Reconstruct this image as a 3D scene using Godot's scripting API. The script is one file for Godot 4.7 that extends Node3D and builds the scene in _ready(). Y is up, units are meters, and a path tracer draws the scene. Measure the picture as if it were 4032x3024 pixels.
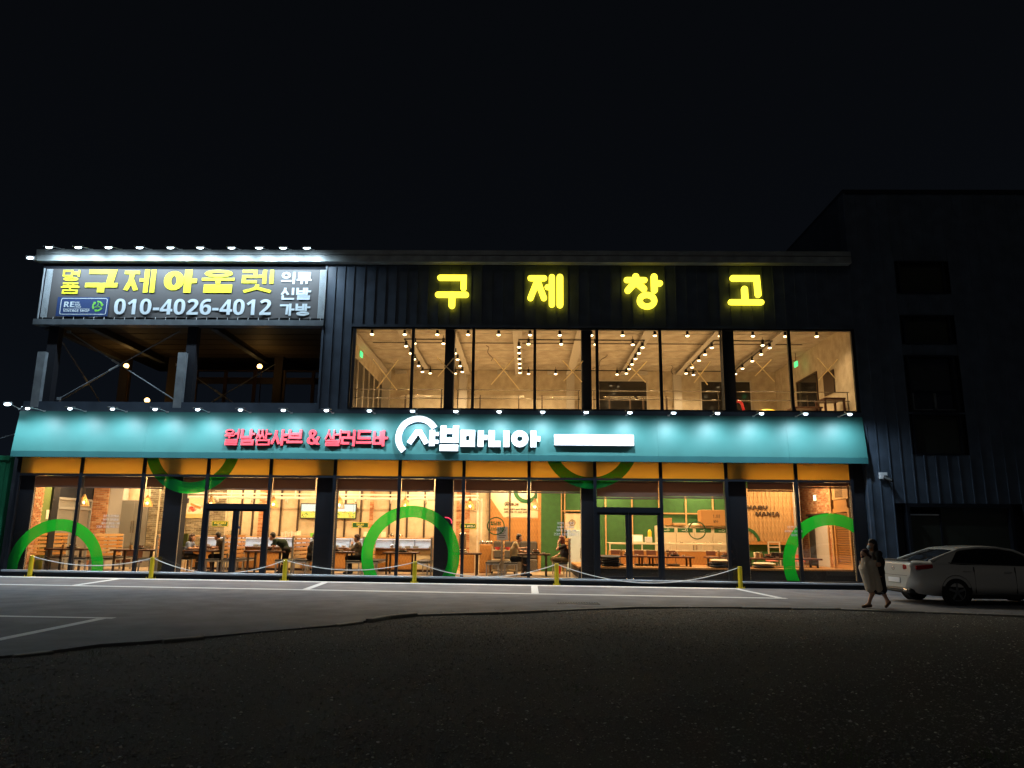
extends Node3D
# A two-storey shop building at night: lit restaurant below, empty outlet store above, car park in front.
# Units are metres. The shop front lies in the plane z = 0, the car park towards +z.

const ORD = ["first", "second", "third", "fourth", "fifth", "sixth", "seventh", "eighth", "ninth", "tenth", "eleventh", "twelfth", "thirteenth", "fourteenth", "fifteenth", "sixteenth", "seventeenth", "eighteenth", "nineteenth", "twentieth"]
var taken := {}
var M := {}
var rng := RandomNumberGenerator.new()

# ---------------------------------------------------------------- helpers
func lin(r: float, g: float, b: float, a := 1.0) -> Color:
	var c = Color(r, g, b).linear_to_srgb()
	c.a = a
	return c

func mat(called: String, c: Color, rough := 0.6, metal := 0.0) -> StandardMaterial3D:
	var m = StandardMaterial3D.new()
	m.resource_name = called
	m.albedo_color = c
	m.roughness = rough
	m.metallic = metal
	M[called] = m
	return m

func glow(called: String, base: Color, c: Color, e: float) -> StandardMaterial3D:
	var m = mat(called, base, 0.5)
	m.emission_enabled = true
	m.emission = c
	m.emission_energy_multiplier = e
	return m

func noise_tex(seed_: int, freq: float, lo: Color, hi: Color, oct := 4, size := 512, normal := false) -> NoiseTexture2D:
	var n = FastNoiseLite.new()
	n.seed = seed_
	n.noise_type = FastNoiseLite.TYPE_SIMPLEX_SMOOTH
	n.frequency = freq
	n.fractal_octaves = oct
	var t = NoiseTexture2D.new()
	t.width = size
	t.height = size
	t.seamless = true
	t.noise = n
	if normal:
		t.as_normal_map = true
		t.bump_strength = 6.0
	else:
		var g = Gradient.new()
		g.set_color(0, lo)
		g.set_color(1, hi)
		t.color_ramp = g
	return t

func textured(m: StandardMaterial3D, t: Texture2D, scale: float, world := true) -> StandardMaterial3D:
	m.albedo_texture = t
	m.uv1_triplanar = true
	m.uv1_world_triplanar = world
	m.uv1_scale = Vector3.ONE * scale
	return m

func numbered(parent: Node, called: String) -> String:
	var key = str(parent.get_instance_id()) + called
	var n = taken.get(key, 0)
	taken[key] = n + 1
	return called if n == 0 else "%s_%03d" % [called, n]

func tag(o: Node, label: String, category := "", group := "", kind := "") -> Node:
	if label: o.set_meta("label", label)
	if category: o.set_meta("category", category)
	if group: o.set_meta("group", group)
	if kind: o.set_meta("kind", kind)
	return o

func thing(called: String, label: String, category: String, at := Vector3.ZERO, turn := 0.0, group := "") -> Node3D:
	var o = Node3D.new()
	o.name = numbered(self, called)
	add_child(o)
	o.position = at
	o.rotation.y = turn
	tag(o, label, category, group)
	return o

func put(called: String, mesh: Mesh, m: Material, parent: Node = self, at := Vector3.ZERO, basis := Basis.IDENTITY) -> MeshInstance3D:
	var o = MeshInstance3D.new()
	o.name = numbered(parent, called)
	o.mesh = mesh
	o.material_override = m
	o.transform = Transform3D(basis, at)
	parent.add_child(o)
	return o

func part(called: String, st: SurfaceTool, m: Material, parent: Node = self, at := Vector3.ZERO) -> MeshInstance3D:
	return put(called, st.commit(), m, parent, at)

func struct(called: String, st: SurfaceTool, m: Material) -> MeshInstance3D:
	var o = part(called, st, m)
	o.set_meta("kind", "structure")
	return o

func copy(o: Node3D, called: String, at: Vector3, turn := 0.0, label := "", group := "") -> Node3D:
	var c = o.duplicate()
	c.name = numbered(self, called)
	add_child(c)
	c.position = at
	c.rotation.y = turn
	if label: c.set_meta("label", label)
	if group: c.set_meta("group", group)
	return c

func S() -> SurfaceTool:
	var st = SurfaceTool.new()
	st.begin(Mesh.PRIMITIVE_TRIANGLES)
	return st

func tri(st: SurfaceTool, a: Vector3, b: Vector3, c: Vector3, n: Vector3) -> void:
	if (b - a).cross(c - a).dot(n) > 0.0:
		var k = b; b = c; c = k
	st.set_normal(n); st.add_vertex(a)
	st.set_normal(n); st.add_vertex(b)
	st.set_normal(n); st.add_vertex(c)

func quad(st: SurfaceTool, a: Vector3, b: Vector3, c: Vector3, d: Vector3, n := Vector3.ZERO) -> void:
	if n == Vector3.ZERO:
		n = (c - a).cross(b - d).normalized()
	tri(st, a, b, c, n)
	tri(st, a, c, d, n)

func bx(st: SurfaceTool, c: Vector3, s: Vector3, B := Basis.IDENTITY) -> SurfaceTool:
	var h = s * 0.5
	for ax in 3:
		for sg in [-1.0, 1.0]:
			var n = Vector3.ZERO; n[ax] = sg
			var u = Vector3.ZERO; u[(ax + 1) % 3] = h[(ax + 1) % 3]
			var v = Vector3.ZERO; v[(ax + 2) % 3] = h[(ax + 2) % 3]
			var o = n * h[ax]
			quad(st, c + B * (o - u - v), c + B * (o + u - v), c + B * (o + u + v), c + B * (o - u + v), B * n)
	return st

func span(st: SurfaceTool, x0: float, x1: float, y0: float, y1: float, z0: float, z1: float) -> SurfaceTool:
	return bx(st, Vector3((x0 + x1) / 2, (y0 + y1) / 2, (z0 + z1) / 2), Vector3(absf(x1 - x0), absf(y1 - y0), absf(z1 - z0)))

# a box with chamfered edges
func bev(st: SurfaceTool, c: Vector3, s: Vector3, b := 0.01, B := Basis.IDENTITY) -> SurfaceTool:
	var h = s * 0.5
	b = minf(b, minf(h.x, minf(h.y, h.z)) * 0.6)
	for ax in 3:
		var a1 = (ax + 1) % 3
		var a2 = (ax + 2) % 3
		for sg in [-1.0, 1.0]:
			var n = Vector3.ZERO; n[ax] = sg
			var o = n * h[ax]
			var u = Vector3.ZERO; u[a1] = h[a1] - b
			var v = Vector3.ZERO; v[a2] = h[a2] - b
			quad(st, c + B * (o - u - v), c + B * (o + u - v), c + B * (o + u + v), c + B * (o - u + v), B * n)
			for s2 in [-1.0, 1.0]:                       # the chamfer between this face and the a1 face
				var n1 = Vector3.ZERO; n1[a1] = s2
				var p = n * h[ax] + n1 * (h[a1] - b)
				var q = n * (h[ax] - b) + n1 * h[a1]
				quad(st, c + B * (p - v), c + B * (p + v), c + B * (q + v), c + B * (q - v), B * (n + n1).normalized())
	for sx in [-1.0, 1.0]:
		for sy in [-1.0, 1.0]:
			for sz in [-1.0, 1.0]:
				var sgn = Vector3(sx, sy, sz)
				var base = sgn * (h - Vector3.ONE * b)
				tri(st, c + B * (base + Vector3(sx * b, 0, 0)), c + B * (base + Vector3(0, sy * b, 0)), c + B * (base + Vector3(0, 0, sz * b)), B * sgn.normalized())
	return st

func frame_of(d: Vector3) -> Basis:
	var y = d.normalized()
	var x = y.cross(Vector3.RIGHT if absf(y.x) < 0.8 else Vector3.FORWARD).normalized()
	return Basis(x, y, x.cross(y))

# a round tube through points, radius given or one per point, closed by flat caps
func tube(st: SurfaceTool, pts: Array, r, sides := 8, caps := true) -> SurfaceTool:
	var rings := []
	for i in pts.size():
		var d = (pts[mini(i + 1, pts.size() - 1)] - pts[maxi(i - 1, 0)])
		var f = frame_of(d)
		if i > 0:
			var px = rings[-1][1]
			var y = d.normalized()
			var x = (px - y * px.dot(y)).normalized()
			f = Basis(x, y, x.cross(y))
		rings.append([pts[i], f.x, f.z, r if (r is float or r is int) else r[i]])
	for i in rings.size() - 1:
		for k in sides:
			var q := []
			for e in [[0, 0], [0, 1], [1, 1], [1, 0]]:
				var g = rings[i + e[0]]
				var t = TAU * (k + e[1]) / sides
				q.append([g[0] + (g[1] * cos(t) + g[2] * sin(t)) * g[3], g[1] * cos(t) + g[2] * sin(t)])
			smooth_quad(st, q)
	if caps:
		for e in [0, rings.size() - 1]:
			var g = rings[e]
			var n = (pts[0] - pts[1]).normalized() if e == 0 else (pts[-1] - pts[-2]).normalized()
			for k in sides:
				var t = TAU * k / sides
				var u = TAU * (k + 1) / sides
				tri(st, g[0], g[0] + (g[1] * cos(t) + g[2] * sin(t)) * g[3], g[0] + (g[1] * cos(u) + g[2] * sin(u)) * g[3], n)
	return st

func smooth_quad(st: SurfaceTool, q: Array) -> void:
	for t in [[0, 1, 2], [0, 2, 3]]:
		var a = q[t[0]]; var b = q[t[1]]; var c = q[t[2]]
		if (b[0] - a[0]).cross(c[0] - a[0]).dot(a[1] + b[1] + c[1]) > 0.0:
			var k = b; b = c; c = k
		for p in [a, b, c]:
			st.set_normal(p[1]); st.add_vertex(p[0])

# a turned shape: profile of (radius, height) pairs, upwards
func lathe(st: SurfaceTool, prof: Array, sides := 16, at := Vector3.ZERO, B := Basis.IDENTITY) -> SurfaceTool:
	for i in prof.size() - 1:
		var p: Vector2 = prof[i]
		var q: Vector2 = prof[i + 1]
		var n2 = Vector2(q.y - p.y, p.x - q.x).normalized()
		for k in sides:
			var t = TAU * k / sides
			var u = TAU * (k + 1) / sides
			var ct = Vector3(cos(t), 0, sin(t))
			var cu = Vector3(cos(u), 0, sin(u))
			var nt = B * (ct * n2.x + Vector3.UP * n2.y)
			var nu = B * (cu * n2.x + Vector3.UP * n2.y)
			smooth_quad(st, [[at + B * (ct * p.x + Vector3.UP * p.y), nt], [at + B * (cu * p.x + Vector3.UP * p.y), nu], [at + B * (cu * q.x + Vector3.UP * q.y), nu], [at + B * (ct * q.x + Vector3.UP * q.y), nt]])
	return st

func ball(st: SurfaceTool, c: Vector3, r: Vector3, n := 10) -> SurfaceTool:
	for i in n:
		var a = PI * i / n - PI / 2
		var b = PI * (i + 1) / n - PI / 2
		for k in n * 2:
			var t = TAU * k / (n * 2)
			var u = TAU * (k + 1) / (n * 2)
			var q := []
			for e in [[a, t], [a, u], [b, u], [b, t]]:
				var d = Vector3(cos(e[0]) * cos(e[1]), sin(e[0]), cos(e[0]) * sin(e[1]))
				q.append([c + d * r, (d / r).normalized()])
			smooth_quad(st, q)
	return st

# a flat outline (x right, y up) given thickness from z0 to z1
func prism(st: SurfaceTool, poly: PackedVector2Array, z0: float, z1: float, X := Transform3D.IDENTITY) -> SurfaceTool:
	var idx = Geometry2D.triangulate_polygon(poly)
	for i in range(0, idx.size(), 3):
		for z in [z0, z1]:
			tri(st, X * Vector3(poly[idx[i]].x, poly[idx[i]].y, z), X * Vector3(poly[idx[i + 1]].x, poly[idx[i + 1]].y, z), X * Vector3(poly[idx[i + 2]].x, poly[idx[i + 2]].y, z), X.basis * Vector3(0, 0, 1.0 if z == maxf(z0, z1) else -1.0))
	var cw = -1.0 if Geometry2D.is_polygon_clockwise(poly) else 1.0
	for i in poly.size():
		var a = poly[i]
		var b = poly[(i + 1) % poly.size()]
		var n = Vector2(b.y - a.y, a.x - b.x).normalized() * cw
		quad(st, X * Vector3(a.x, a.y, z0), X * Vector3(b.x, b.y, z0), X * Vector3(b.x, b.y, z1), X * Vector3(a.x, a.y, z1), (X.basis * Vector3(n.x, n.y, 0)).normalized())
	return st

# one pen stroke of half width w along pts, as a solid from z0 to z1
func stroke(st: SurfaceTool, pts: Array, w: float, z0: float, z1: float, closed := false, rounded := false, X := Transform3D.IDENTITY) -> SurfaceTool:
	var n = pts.size()
	var left := []
	var right := []
	for i in n:
		var p: Vector2 = pts[i]
		var din = (p - pts[(i - 1 + n) % n]).normalized() if closed or i > 0 else (pts[1] - p).normalized()
		var dout = (pts[(i + 1) % n] - p).normalized() if closed or i < n - 1 else din
		var t = (din + dout).normalized()
		if t == Vector2.ZERO: t = dout
		var o = Vector2(-t.y, t.x) * w / maxf(0.45, absf(t.dot(dout)))
		left.append(p + o)
		right.append(p - o)
	var m = n if closed else n - 1
	for i in m:
		var j = (i + 1) % n
		var q = [left[i], left[j], right[j], right[i]]
		for z in [z0, z1]:
			quad(st, X * v3(q[0], z), X * v3(q[1], z), X * v3(q[2], z), X * v3(q[3], z), X.basis * Vector3(0, 0, 1 if z == maxf(z0, z1) else -1))
		var d = (pts[j] - pts[i]).normalized()
		quad(st, X * v3(q[0], z0), X * v3(q[1], z0), X * v3(q[1], z1), X * v3(q[0], z1), (X.basis * Vector3(-d.y, d.x, 0)).normalized())
		quad(st, X * v3(q[3], z0), X * v3(q[2], z0), X * v3(q[2], z1), X * v3(q[3], z1), (X.basis * Vector3(d.y, -d.x, 0)).normalized())
	if not closed:
		for e in [0, n - 1]:
			var d = (pts[0] - pts[1]).normalized() if e == 0 else (pts[n - 1] - pts[n - 2]).normalized()
			if not rounded:
				quad(st, X * v3(left[e], z0), X * v3(right[e], z0), X * v3(right[e], z1), X * v3(left[e], z1), (X.basis * v3(d, 0)).normalized())
				continue
			var side = Vector2(-d.y, d.x)
			for k in 8:
				var a = PI * k / 8
				var b = PI * (k + 1) / 8
				var pa = pts[e] + (side * cos(a) + d * sin(a)) * w
				var pb = pts[e] + (side * cos(b) + d * sin(b)) * w
				for z in [z0, z1]:
					tri(st, X * v3(pts[e], z), X * v3(pa, z), X * v3(pb, z), X.basis * Vector3(0, 0, 1 if z == maxf(z0, z1) else -1))
				quad(st, X * v3(pa, z0), X * v3(pb, z0), X * v3(pb, z1), X * v3(pa, z1), (X.basis * v3((pa + pb) / 2 - pts[e], 0)).normalized())
	return st

func v3(p: Vector2, z: float) -> Vector3:
	return Vector3(p.x, p.y, z)

func ring_pts(c: Vector2, rx: float, ry: float, n := 20) -> Array:
	var out := []
	for k in n:
		out.append(c + Vector2(cos(TAU * k / n) * rx, sin(TAU * k / n) * ry))
	return out

# ---------------------------------------------------------------- Korean lettering, composed from strokes
const FIRST = ["g", "gg", "n", "d", "dd", "r", "m", "b", "bb", "s", "ss", "o", "j", "jj", "c", "k", "t", "p", "h"]
const VOWEL = ["a", "ae", "ya", "yae", "eo", "e", "yeo", "ye", "o", "wa", "wae", "oe", "yo", "u", "wo", "we", "wi", "yu", "eu", "ui", "i"]
const LAST = ["", "g", "gg", "gs", "n", "nj", "nh", "d", "r", "rg", "rm", "rb", "rs", "rt", "rp", "rh", "m", "b", "bs", "s", "ss", "o", "j", "c", "k", "t", "p", "h"]

func jamo(k: String) -> Array:
	var V = func(a: Array) -> Array:
		var o := []
		for i in range(0, a.size(), 2): o.append(Vector2(a[i], a[i + 1]))
		return o
	match k:
		"g": return [V.call([0, 1, 1, 1, 0.9, 0])]
		"n": return [V.call([0, 1, 0, 0, 1, 0])]
		"d": return [V.call([1, 1, 0, 1, 0, 0, 1, 0])]
		"r": return [V.call([0, 1, 1, 1, 1, 0.5, 0, 0.5, 0, 0, 1, 0])]
		"m": return [V.call([0, 0, 0, 1, 1, 1, 1, 0]), "closed"]
		"b": return [V.call([0, 1, 0, 0, 1, 0, 1, 1]), V.call([0, 0.5, 1, 0.5])]
		"s": return [V.call([0.5, 1, 0.45, 0.6, 0, 0]), V.call([0.5, 0.62, 1, 0])]
		"ss": return [V.call([0.28, 1, 0.24, 0.6, 0, 0]), V.call([0.26, 0.6, 0.5, 0]), V.call([0.74, 1, 0.72, 0.6, 0.5, 0.1]), V.call([0.74, 0.6, 1, 0])]
		"o": return [ring_pts(Vector2(0.5, 0.5), 0.5, 0.5, 18), "closed"]
		"j": return [V.call([0, 1, 1, 1]), V.call([0.55, 1, 0.45, 0.5, 0, 0]), V.call([0.5, 0.55, 1, 0])]
		"c": return [V.call([0.3, 1, 0.7, 1]), V.call([0, 0.75, 1, 0.75]), V.call([0.5, 0.75, 0.45, 0.4, 0, 0]), V.call([0.5, 0.45, 1, 0])]
		"k": return [V.call([0, 1, 1, 1, 0.9, 0]), V.call([0, 0.5, 0.95, 0.5])]
		"t": return [V.call([1, 1, 0, 1, 0, 0, 1, 0]), V.call([0, 0.5, 1, 0.5])]
		"p": return [V.call([0, 1, 1, 1]), V.call([0, 0, 1, 0]), V.call([0.3, 1, 0.3, 0]), V.call([0.7, 1, 0.7, 0])]
		"h": return [V.call([0.3, 1, 0.7, 1]), V.call([0, 0.75, 1, 0.75]), ring_pts(Vector2(0.5, 0.28), 0.4, 0.28, 14), "closed"]
		"V_a": return [V.call([0, 1, 0, 0]), V.call([0.1, 0.52, 1, 0.52])]
		"V_ya": return [V.call([0, 1, 0, 0]), V.call([0.1, 0.68, 1, 0.68]), V.call([0.1, 0.34, 1, 0.34])]
		"V_eo": return [V.call([1, 1, 1, 0]), V.call([0, 0.52, 0.9, 0.52])]
		"V_yeo": return [V.call([1, 1, 1, 0]), V.call([0, 0.68, 0.9, 0.68]), V.call([0, 0.34, 0.9, 0.34])]
		"V_i": return [V.call([0.6, 1, 0.6, 0])]
		"V_ae": return [V.call([0, 1, 0, 0]), V.call([0.1, 0.5, 0.9, 0.5]), V.call([1, 1, 1, 0])]
		"V_e": return [V.call([0, 0.55, 0.4, 0.55]), V.call([0.4, 1, 0.4, 0]), V.call([1, 1, 1, 0])]
		"V_ye": return [V.call([0, 0.68, 0.4, 0.68]), V.call([0, 0.36, 0.4, 0.36]), V.call([0.4, 1, 0.4, 0]), V.call([1, 1, 1, 0])]
		"H_eu": return [V.call([0, 0.5, 1, 0.5])]
		"H_o": return [V.call([0, 0.1, 1, 0.1]), V.call([0.5, 0.1, 0.5, 1])]
		"H_yo": return [V.call([0, 0.1, 1, 0.1]), V.call([0.32, 0.1, 0.32, 1]), V.call([0.68, 0.1, 0.68, 1])]
		"H_u": return [V.call([0, 0.85, 1, 0.85]), V.call([0.5, 0.85, 0.5, 0])]
		"H_yu": return [V.call([0, 0.85, 1, 0.85]), V.call([0.3, 0.85, 0.3, 0]), V.call([0.7, 0.85, 0.7, 0])]
	return []

# strokes of one syllable in a unit square, as [points, closed] pairs; hw is the half width of the pen in that square
func syllable(ch: String, hw: float) -> Array:
	var out := []
	var add = func(k: String, x0: float, y0: float, x1: float, y1: float):
		var js = jamo(k)
		for i in js.size():
			if js[i] is String: continue
			var shut = i + 1 < js.size() and js[i + 1] is String
			var src: Array = js[i]
			var pts := []
			for n in src.size():
				# keep the pen's edge inside the box: across its own direction only
				var hor = shut and src.size() > 6
				var ver = hor
				for e in [-1, 1]:
					var o = n + e
					if o < 0 or o >= src.size():
						if not shut: continue
						o = (o + src.size()) % src.size()
					var d: Vector2 = src[o] - src[n]
					if absf(d.x) * (x1 - x0) > absf(d.y) * (y1 - y0): hor = true
					else: ver = true
				var ix = hw if ver else 0.0
				var iy = hw if hor else 0.0
				pts.append(Vector2(lerpf(minf(x0 + ix, (x0 + x1) / 2), maxf(x1 - ix, (x0 + x1) / 2), src[n].x), lerpf(minf(y0 + iy, (y0 + y1) / 2), maxf(y1 - iy, (y0 + y1) / 2), src[n].y)))
			out.append([pts, shut])
	var code = ch.unicode_at(0) - 0xAC00
	if code < 0 or code > 11171: return out
	var f = FIRST[code / 588]
	var v = VOWEL[(code / 28) % 21]
	var l = LAST[code % 28]
	var hv = ""
	var vv = ""
	match v:
		"o", "yo", "u", "yu", "eu": hv = "H_" + v
		"wa": hv = "H_o"; vv = "V_a"
		"wo": hv = "H_u"; vv = "V_eo"
		"we": hv = "H_u"; vv = "V_e"
		"wi": hv = "H_u"; vv = "V_i"
		"oe": hv = "H_o"; vv = "V_i"
		"ui": hv = "H_eu"; vv = "V_i"
		_: vv = "V_" + v
	var lo = 0.0 if l == "" else 0.4
	var wide = v in ["ae", "e", "ye"]
	var vx = 0.5 if wide else 0.62
	if hv == "":
		add.call(f, 0.0, lo + (0.1 if l == "" else 0.02), vx - 0.02, 0.94 if l == "" else 1.0)
		add.call(vv, vx, lo, 1.0, 1.0)
	elif vv == "":
		add.call(f, 0.08, lerpf(lo, 1.0, 0.42 if l == "" else 0.44), 0.92, 1.0)
		add.call(hv, 0.0, lo, 1.0, lerpf(lo, 1.0, 0.46))
	else:
		add.call(f, 0.02, lerpf(lo, 1.0, 0.45), 0.62, 1.0)
		add.call(hv, 0.0, lerpf(lo, 1.0, 0.05), 0.68, lerpf(lo, 1.0, 0.45))
		add.call(vv, 0.52 if vv == "V_e" else 0.66, lo, 1.0, 1.0)
	if l != "":
		add.call(l, 0.08, 0.0, 0.94, 0.37)
	return out

# a line of Korean text in st: x0, y0 lower left, em height, em width, pen half width in metres
func korean(st: SurfaceTool, text: String, x0: float, y0: float, h: float, w: float, pen: float, z0: float, z1: float, gap := 0.12, slant := 0.0, X := Transform3D.IDENTITY) -> float:
	var x = x0
	for ch in text:
		if ch == " ":
			x += w * 0.45
			continue
		var k = 0
		for s in syllable(ch, pen / ((w + h) / 2)):
			var pts := []
			for p in s[0]: pts.append(Vector2(x + p.x * w + slant * p.y * h, y0 + p.y * h))
			stroke(st, pts, pen, z0, z1 + 0.0004 * k, s[1], false, X)
			k += 1
		x += w * (1.0 + gap)
	return x

func latin(called: String, text: String, height: float, m: Material, parent: Node, at: Vector3, bold := true, width := 0.0, depth := 0.003, basis := Basis.IDENTITY, fixed := false) -> MeshInstance3D:
	var f = SystemFont.new()
	f.font_names = PackedStringArray(["Droid Sans"])
	f.font_weight = 700 if bold else 400
	var t = TextMesh.new()
	t.font = f
	t.text = text
	t.font_size = 64
	t.pixel_size = 1.0 / 64
	t.depth = depth
	t.curve_step = 2.0
	var cap = 0.72                                        # cap height of the face per em
	var sc = height / cap
	var box = t.get_aabb()
	var sx = sc if width <= 0.0 else width / maxf(box.size.x, 0.01)
	var b = basis * Basis.from_scale(Vector3(sx, sc, 1.0))
	return put(called, t, m, parent, at, b)

# ---------------------------------------------------------------- the scene
func _ready() -> void:
	rng.seed = 4012
	var cam = Camera3D.new()
	cam.name = "camera"
	add_child(cam)
	cam.transform = Transform3D(Basis.from_euler(Vector3(deg_to_rad(11.52), deg_to_rad(1.161), deg_to_rad(0.598))), Vector3(0, 1.6, 24.59))
	cam.fov = 55.07
	cam.near = 0.1
	cam.far = 600.0
	cam.current = true
	var sky_m = ProceduralSkyMaterial.new()
	sky_m.sky_top_color = lin(0.0021, 0.0026, 0.0036)
	sky_m.sky_horizon_color = lin(0.0046, 0.0068, 0.0112)
	sky_m.sky_curve = 0.12
	sky_m.ground_horizon_color = lin(0.004, 0.0045, 0.005)
	sky_m.ground_bottom_color = lin(0.002, 0.002, 0.002)
	var sky = Sky.new()
	sky.sky_material = sky_m
	var env = Environment.new()
	env.background_mode = Environment.BG_SKY
	env.sky = sky
	env.tonemap_mode = Environment.TONE_MAPPER_LINEAR
	env.tonemap_exposure = 1.0
	env.sdfgi_enabled = true
	env.ssao_enabled = true
	env.ssil_enabled = true
	var we = WorldEnvironment.new()
	we.name = "environment"
	we.environment = env
	add_child(we)
	var moon = DirectionalLight3D.new()                      # the faint glow of the town behind the camera
	moon.name = "night_glow"
	moon.light_energy = 0.018
	moon.light_color = Color(1.0, 0.96, 0.9)
	moon.light_angular_distance = 20.0
	moon.shadow_enabled = true
	moon.rotation = Vector3(deg_to_rad(-42), deg_to_rad(-20), 0)
	add_child(moon)
	materials()
	ground()
	building()
	annex()
	signs()
	upper_store()
	terrace()
	restaurant()
	seating()
	guests()
	outside()

func materials() -> void:
	# weathered metal cladding: broad, faint streaks
	var streak = noise_tex(3, 0.012, Color(0.80, 0.80, 0.80), Color(1, 1, 1), 4, 256)
	textured(mat("cladding", lin(0.085, 0.115, 0.165), 0.45), streak, 0.35)
	mat("dark_frame", lin(0.010, 0.012, 0.018), 0.38)
	mat("column_dark", lin(0.009, 0.011, 0.019), 0.9)
	textured(mat("light_fascia", lin(0.34, 0.375, 0.38), 0.42, 0.1), streak, 0.5)
	textured(mat("steel_grey", lin(0.36, 0.40, 0.44), 0.5), streak, 0.6)
	textured(mat("beam_grey", lin(0.13, 0.15, 0.17), 0.5), streak, 0.6)
	mat("sill_metal", lin(0.42, 0.45, 0.50), 0.35, 0.3)
	mat("plinth", lin(0.02, 0.024, 0.032), 0.75)
	var g = mat("glass", Color(0.05, 0.05, 0.05, 0.02), 0.02)
	g.transparency = BaseMaterial3D.TRANSPARENCY_ALPHA
	var y = mat("yellow_film", lin(0.80, 0.58, 0.16), 0.5)
	y.backlight_enabled = true
	y.backlight = lin(1.0, 0.78, 0.27)
	var gf = mat("green_film", lin(0.003, 0.040, 0.018, 0.93), 0.7)
	gf.transparency = BaseMaterial3D.TRANSPARENCY_ALPHA
	gf.backlight_enabled = true
	gf.backlight = lin(0.010, 0.60, 0.055)
	for k in ["green_film", "yellow_film"]: M[k].metallic_specular = 0.1
	mat("white_print", lin(0.75, 0.76, 0.80), 0.6)
	mat("green_print", lin(0.02, 0.12, 0.02), 0.6)
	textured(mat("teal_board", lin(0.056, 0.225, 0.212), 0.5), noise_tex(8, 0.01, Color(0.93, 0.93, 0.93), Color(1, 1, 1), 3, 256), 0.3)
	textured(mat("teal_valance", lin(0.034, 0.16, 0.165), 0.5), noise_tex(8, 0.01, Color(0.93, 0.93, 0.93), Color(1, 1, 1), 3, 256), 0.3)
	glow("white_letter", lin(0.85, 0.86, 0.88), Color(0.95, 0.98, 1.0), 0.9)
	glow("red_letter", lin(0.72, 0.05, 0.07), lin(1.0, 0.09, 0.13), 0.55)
	mat("letter_side_red", lin(0.22, 0.006, 0.015), 0.5)
	mat("letter_side_white", lin(0.20, 0.30, 0.42), 0.5)
	glow("yellow_letter", lin(0.8, 0.7, 0.05), lin(1.0, 0.80, 0.045), 2.6)
	mat("banner_grey", lin(0.088, 0.083, 0.086), 0.55)
	mat("banner_yellow", lin(0.85, 0.77, 0.025), 0.55)
	mat("banner_white", lin(0.62, 0.70, 0.76), 0.55)
	mat("banner_blue", lin(0.015, 0.045, 0.16), 0.55)
	mat("banner_green", lin(0.20, 0.62, 0.07), 0.55)
	mat("lamp_body", lin(0.16, 0.17, 0.18), 0.4, 0.3)
	mat("lamp_arm", lin(0.55, 0.6, 0.62), 0.4, 0.3)
	glow("cool_lens", lin(0.9, 0.9, 0.9), Color(0.86, 0.95, 1.0), 7.0)
	glow("warm_lens", lin(0.9, 0.85, 0.7), Color(1.0, 0.88, 0.66), 8.0)
	glow("warm_globe", lin(0.9, 0.8, 0.6), Color(1.0, 0.80, 0.46), 7.0)
	glow("warm_bulb", lin(0.9, 0.8, 0.6), Color(1.0, 0.84, 0.55), 9.0)
	glow("panel_light", lin(0.9, 0.85, 0.75), Color(1.0, 0.86, 0.64), 2.2)
	glow("white_strip", lin(0.9, 0.9, 0.9), Color(0.92, 0.97, 1.0), 1.3)
	glow("exit_green", lin(0.2, 0.6, 0.4), Color(0.25, 1.0, 0.6), 1.3)
	glow("red_neon", lin(0.6, 0.05, 0.1), lin(1.0, 0.06, 0.12), 1.6)
	mat("black_metal", lin(0.010, 0.009, 0.009), 0.45)
	mat("yellow_post", lin(0.62, 0.46, 0.01), 0.4)
	mat("white_rope", lin(0.75, 0.78, 0.80), 0.6)
	# wood: stretched noise for the grain
	var grain = noise_tex(21, 0.02, Color(0.72, 0.70, 0.66), Color(1, 1, 1), 5, 256)
	for w in [["pine", lin(0.60, 0.29, 0.085)], ["pale_pine", lin(0.66, 0.40, 0.17)], ["dark_wood", lin(0.10, 0.035, 0.015)], ["red_wood", lin(0.16, 0.045, 0.018)]]:
		var m = textured(mat(w[0], w[1], 0.5), grain, 1.0)
		m.uv1_scale = Vector3(9.0, 1.1, 9.0)
	textured(mat("beige_wall", lin(0.66, 0.53, 0.36), 0.8), noise_tex(5, 0.02, Color(0.9, 0.89, 0.87), Color(1, 1, 1), 4, 256), 0.7)
	textured(mat("store_wall", lin(0.60, 0.52, 0.40), 0.85), noise_tex(6, 0.015, Color(0.84, 0.82, 0.80), Color(1, 1, 1), 4, 256), 0.45)
	textured(mat("store_ceiling", lin(0.55, 0.49, 0.42), 0.85), noise_tex(7, 0.015, Color(0.82, 0.80, 0.78), Color(1, 1, 1), 4, 256), 0.4)
	mat("store_beam", lin(0.48, 0.44, 0.40), 0.7)
	textured(mat("tile_floor", lin(0.50, 0.38, 0.26), 0.35), noise_tex(9, 0.03, Color(0.85, 0.84, 0.82), Color(1, 1, 1), 4, 256), 0.8)
	mat("white_ceiling", lin(0.72, 0.66, 0.55), 0.8)
	textured(mat("green_wall", lin(0.035, 0.13, 0.028), 0.75), noise_tex(10, 0.02, Color(0.86, 0.86, 0.86), Color(1, 1, 1), 4, 256), 0.6)
	for i in 4:
		mat("red_brick_%d" % i, lin([0.50, 0.58, 0.42, 0.64][i], [0.22, 0.28, 0.17, 0.38][i], [0.095, 0.13, 0.07, 0.21][i]), 0.85)
		mat("grey_brick_%d" % i, lin([0.30, 0.24, 0.38, 0.19][i], [0.26, 0.20, 0.32, 0.15][i], [0.18, 0.13, 0.22, 0.09][i]), 0.85)
	mat("mortar", lin(0.48, 0.40, 0.28), 0.9)
	mat("pale_mortar", lin(0.62, 0.55, 0.42), 0.9)
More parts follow.
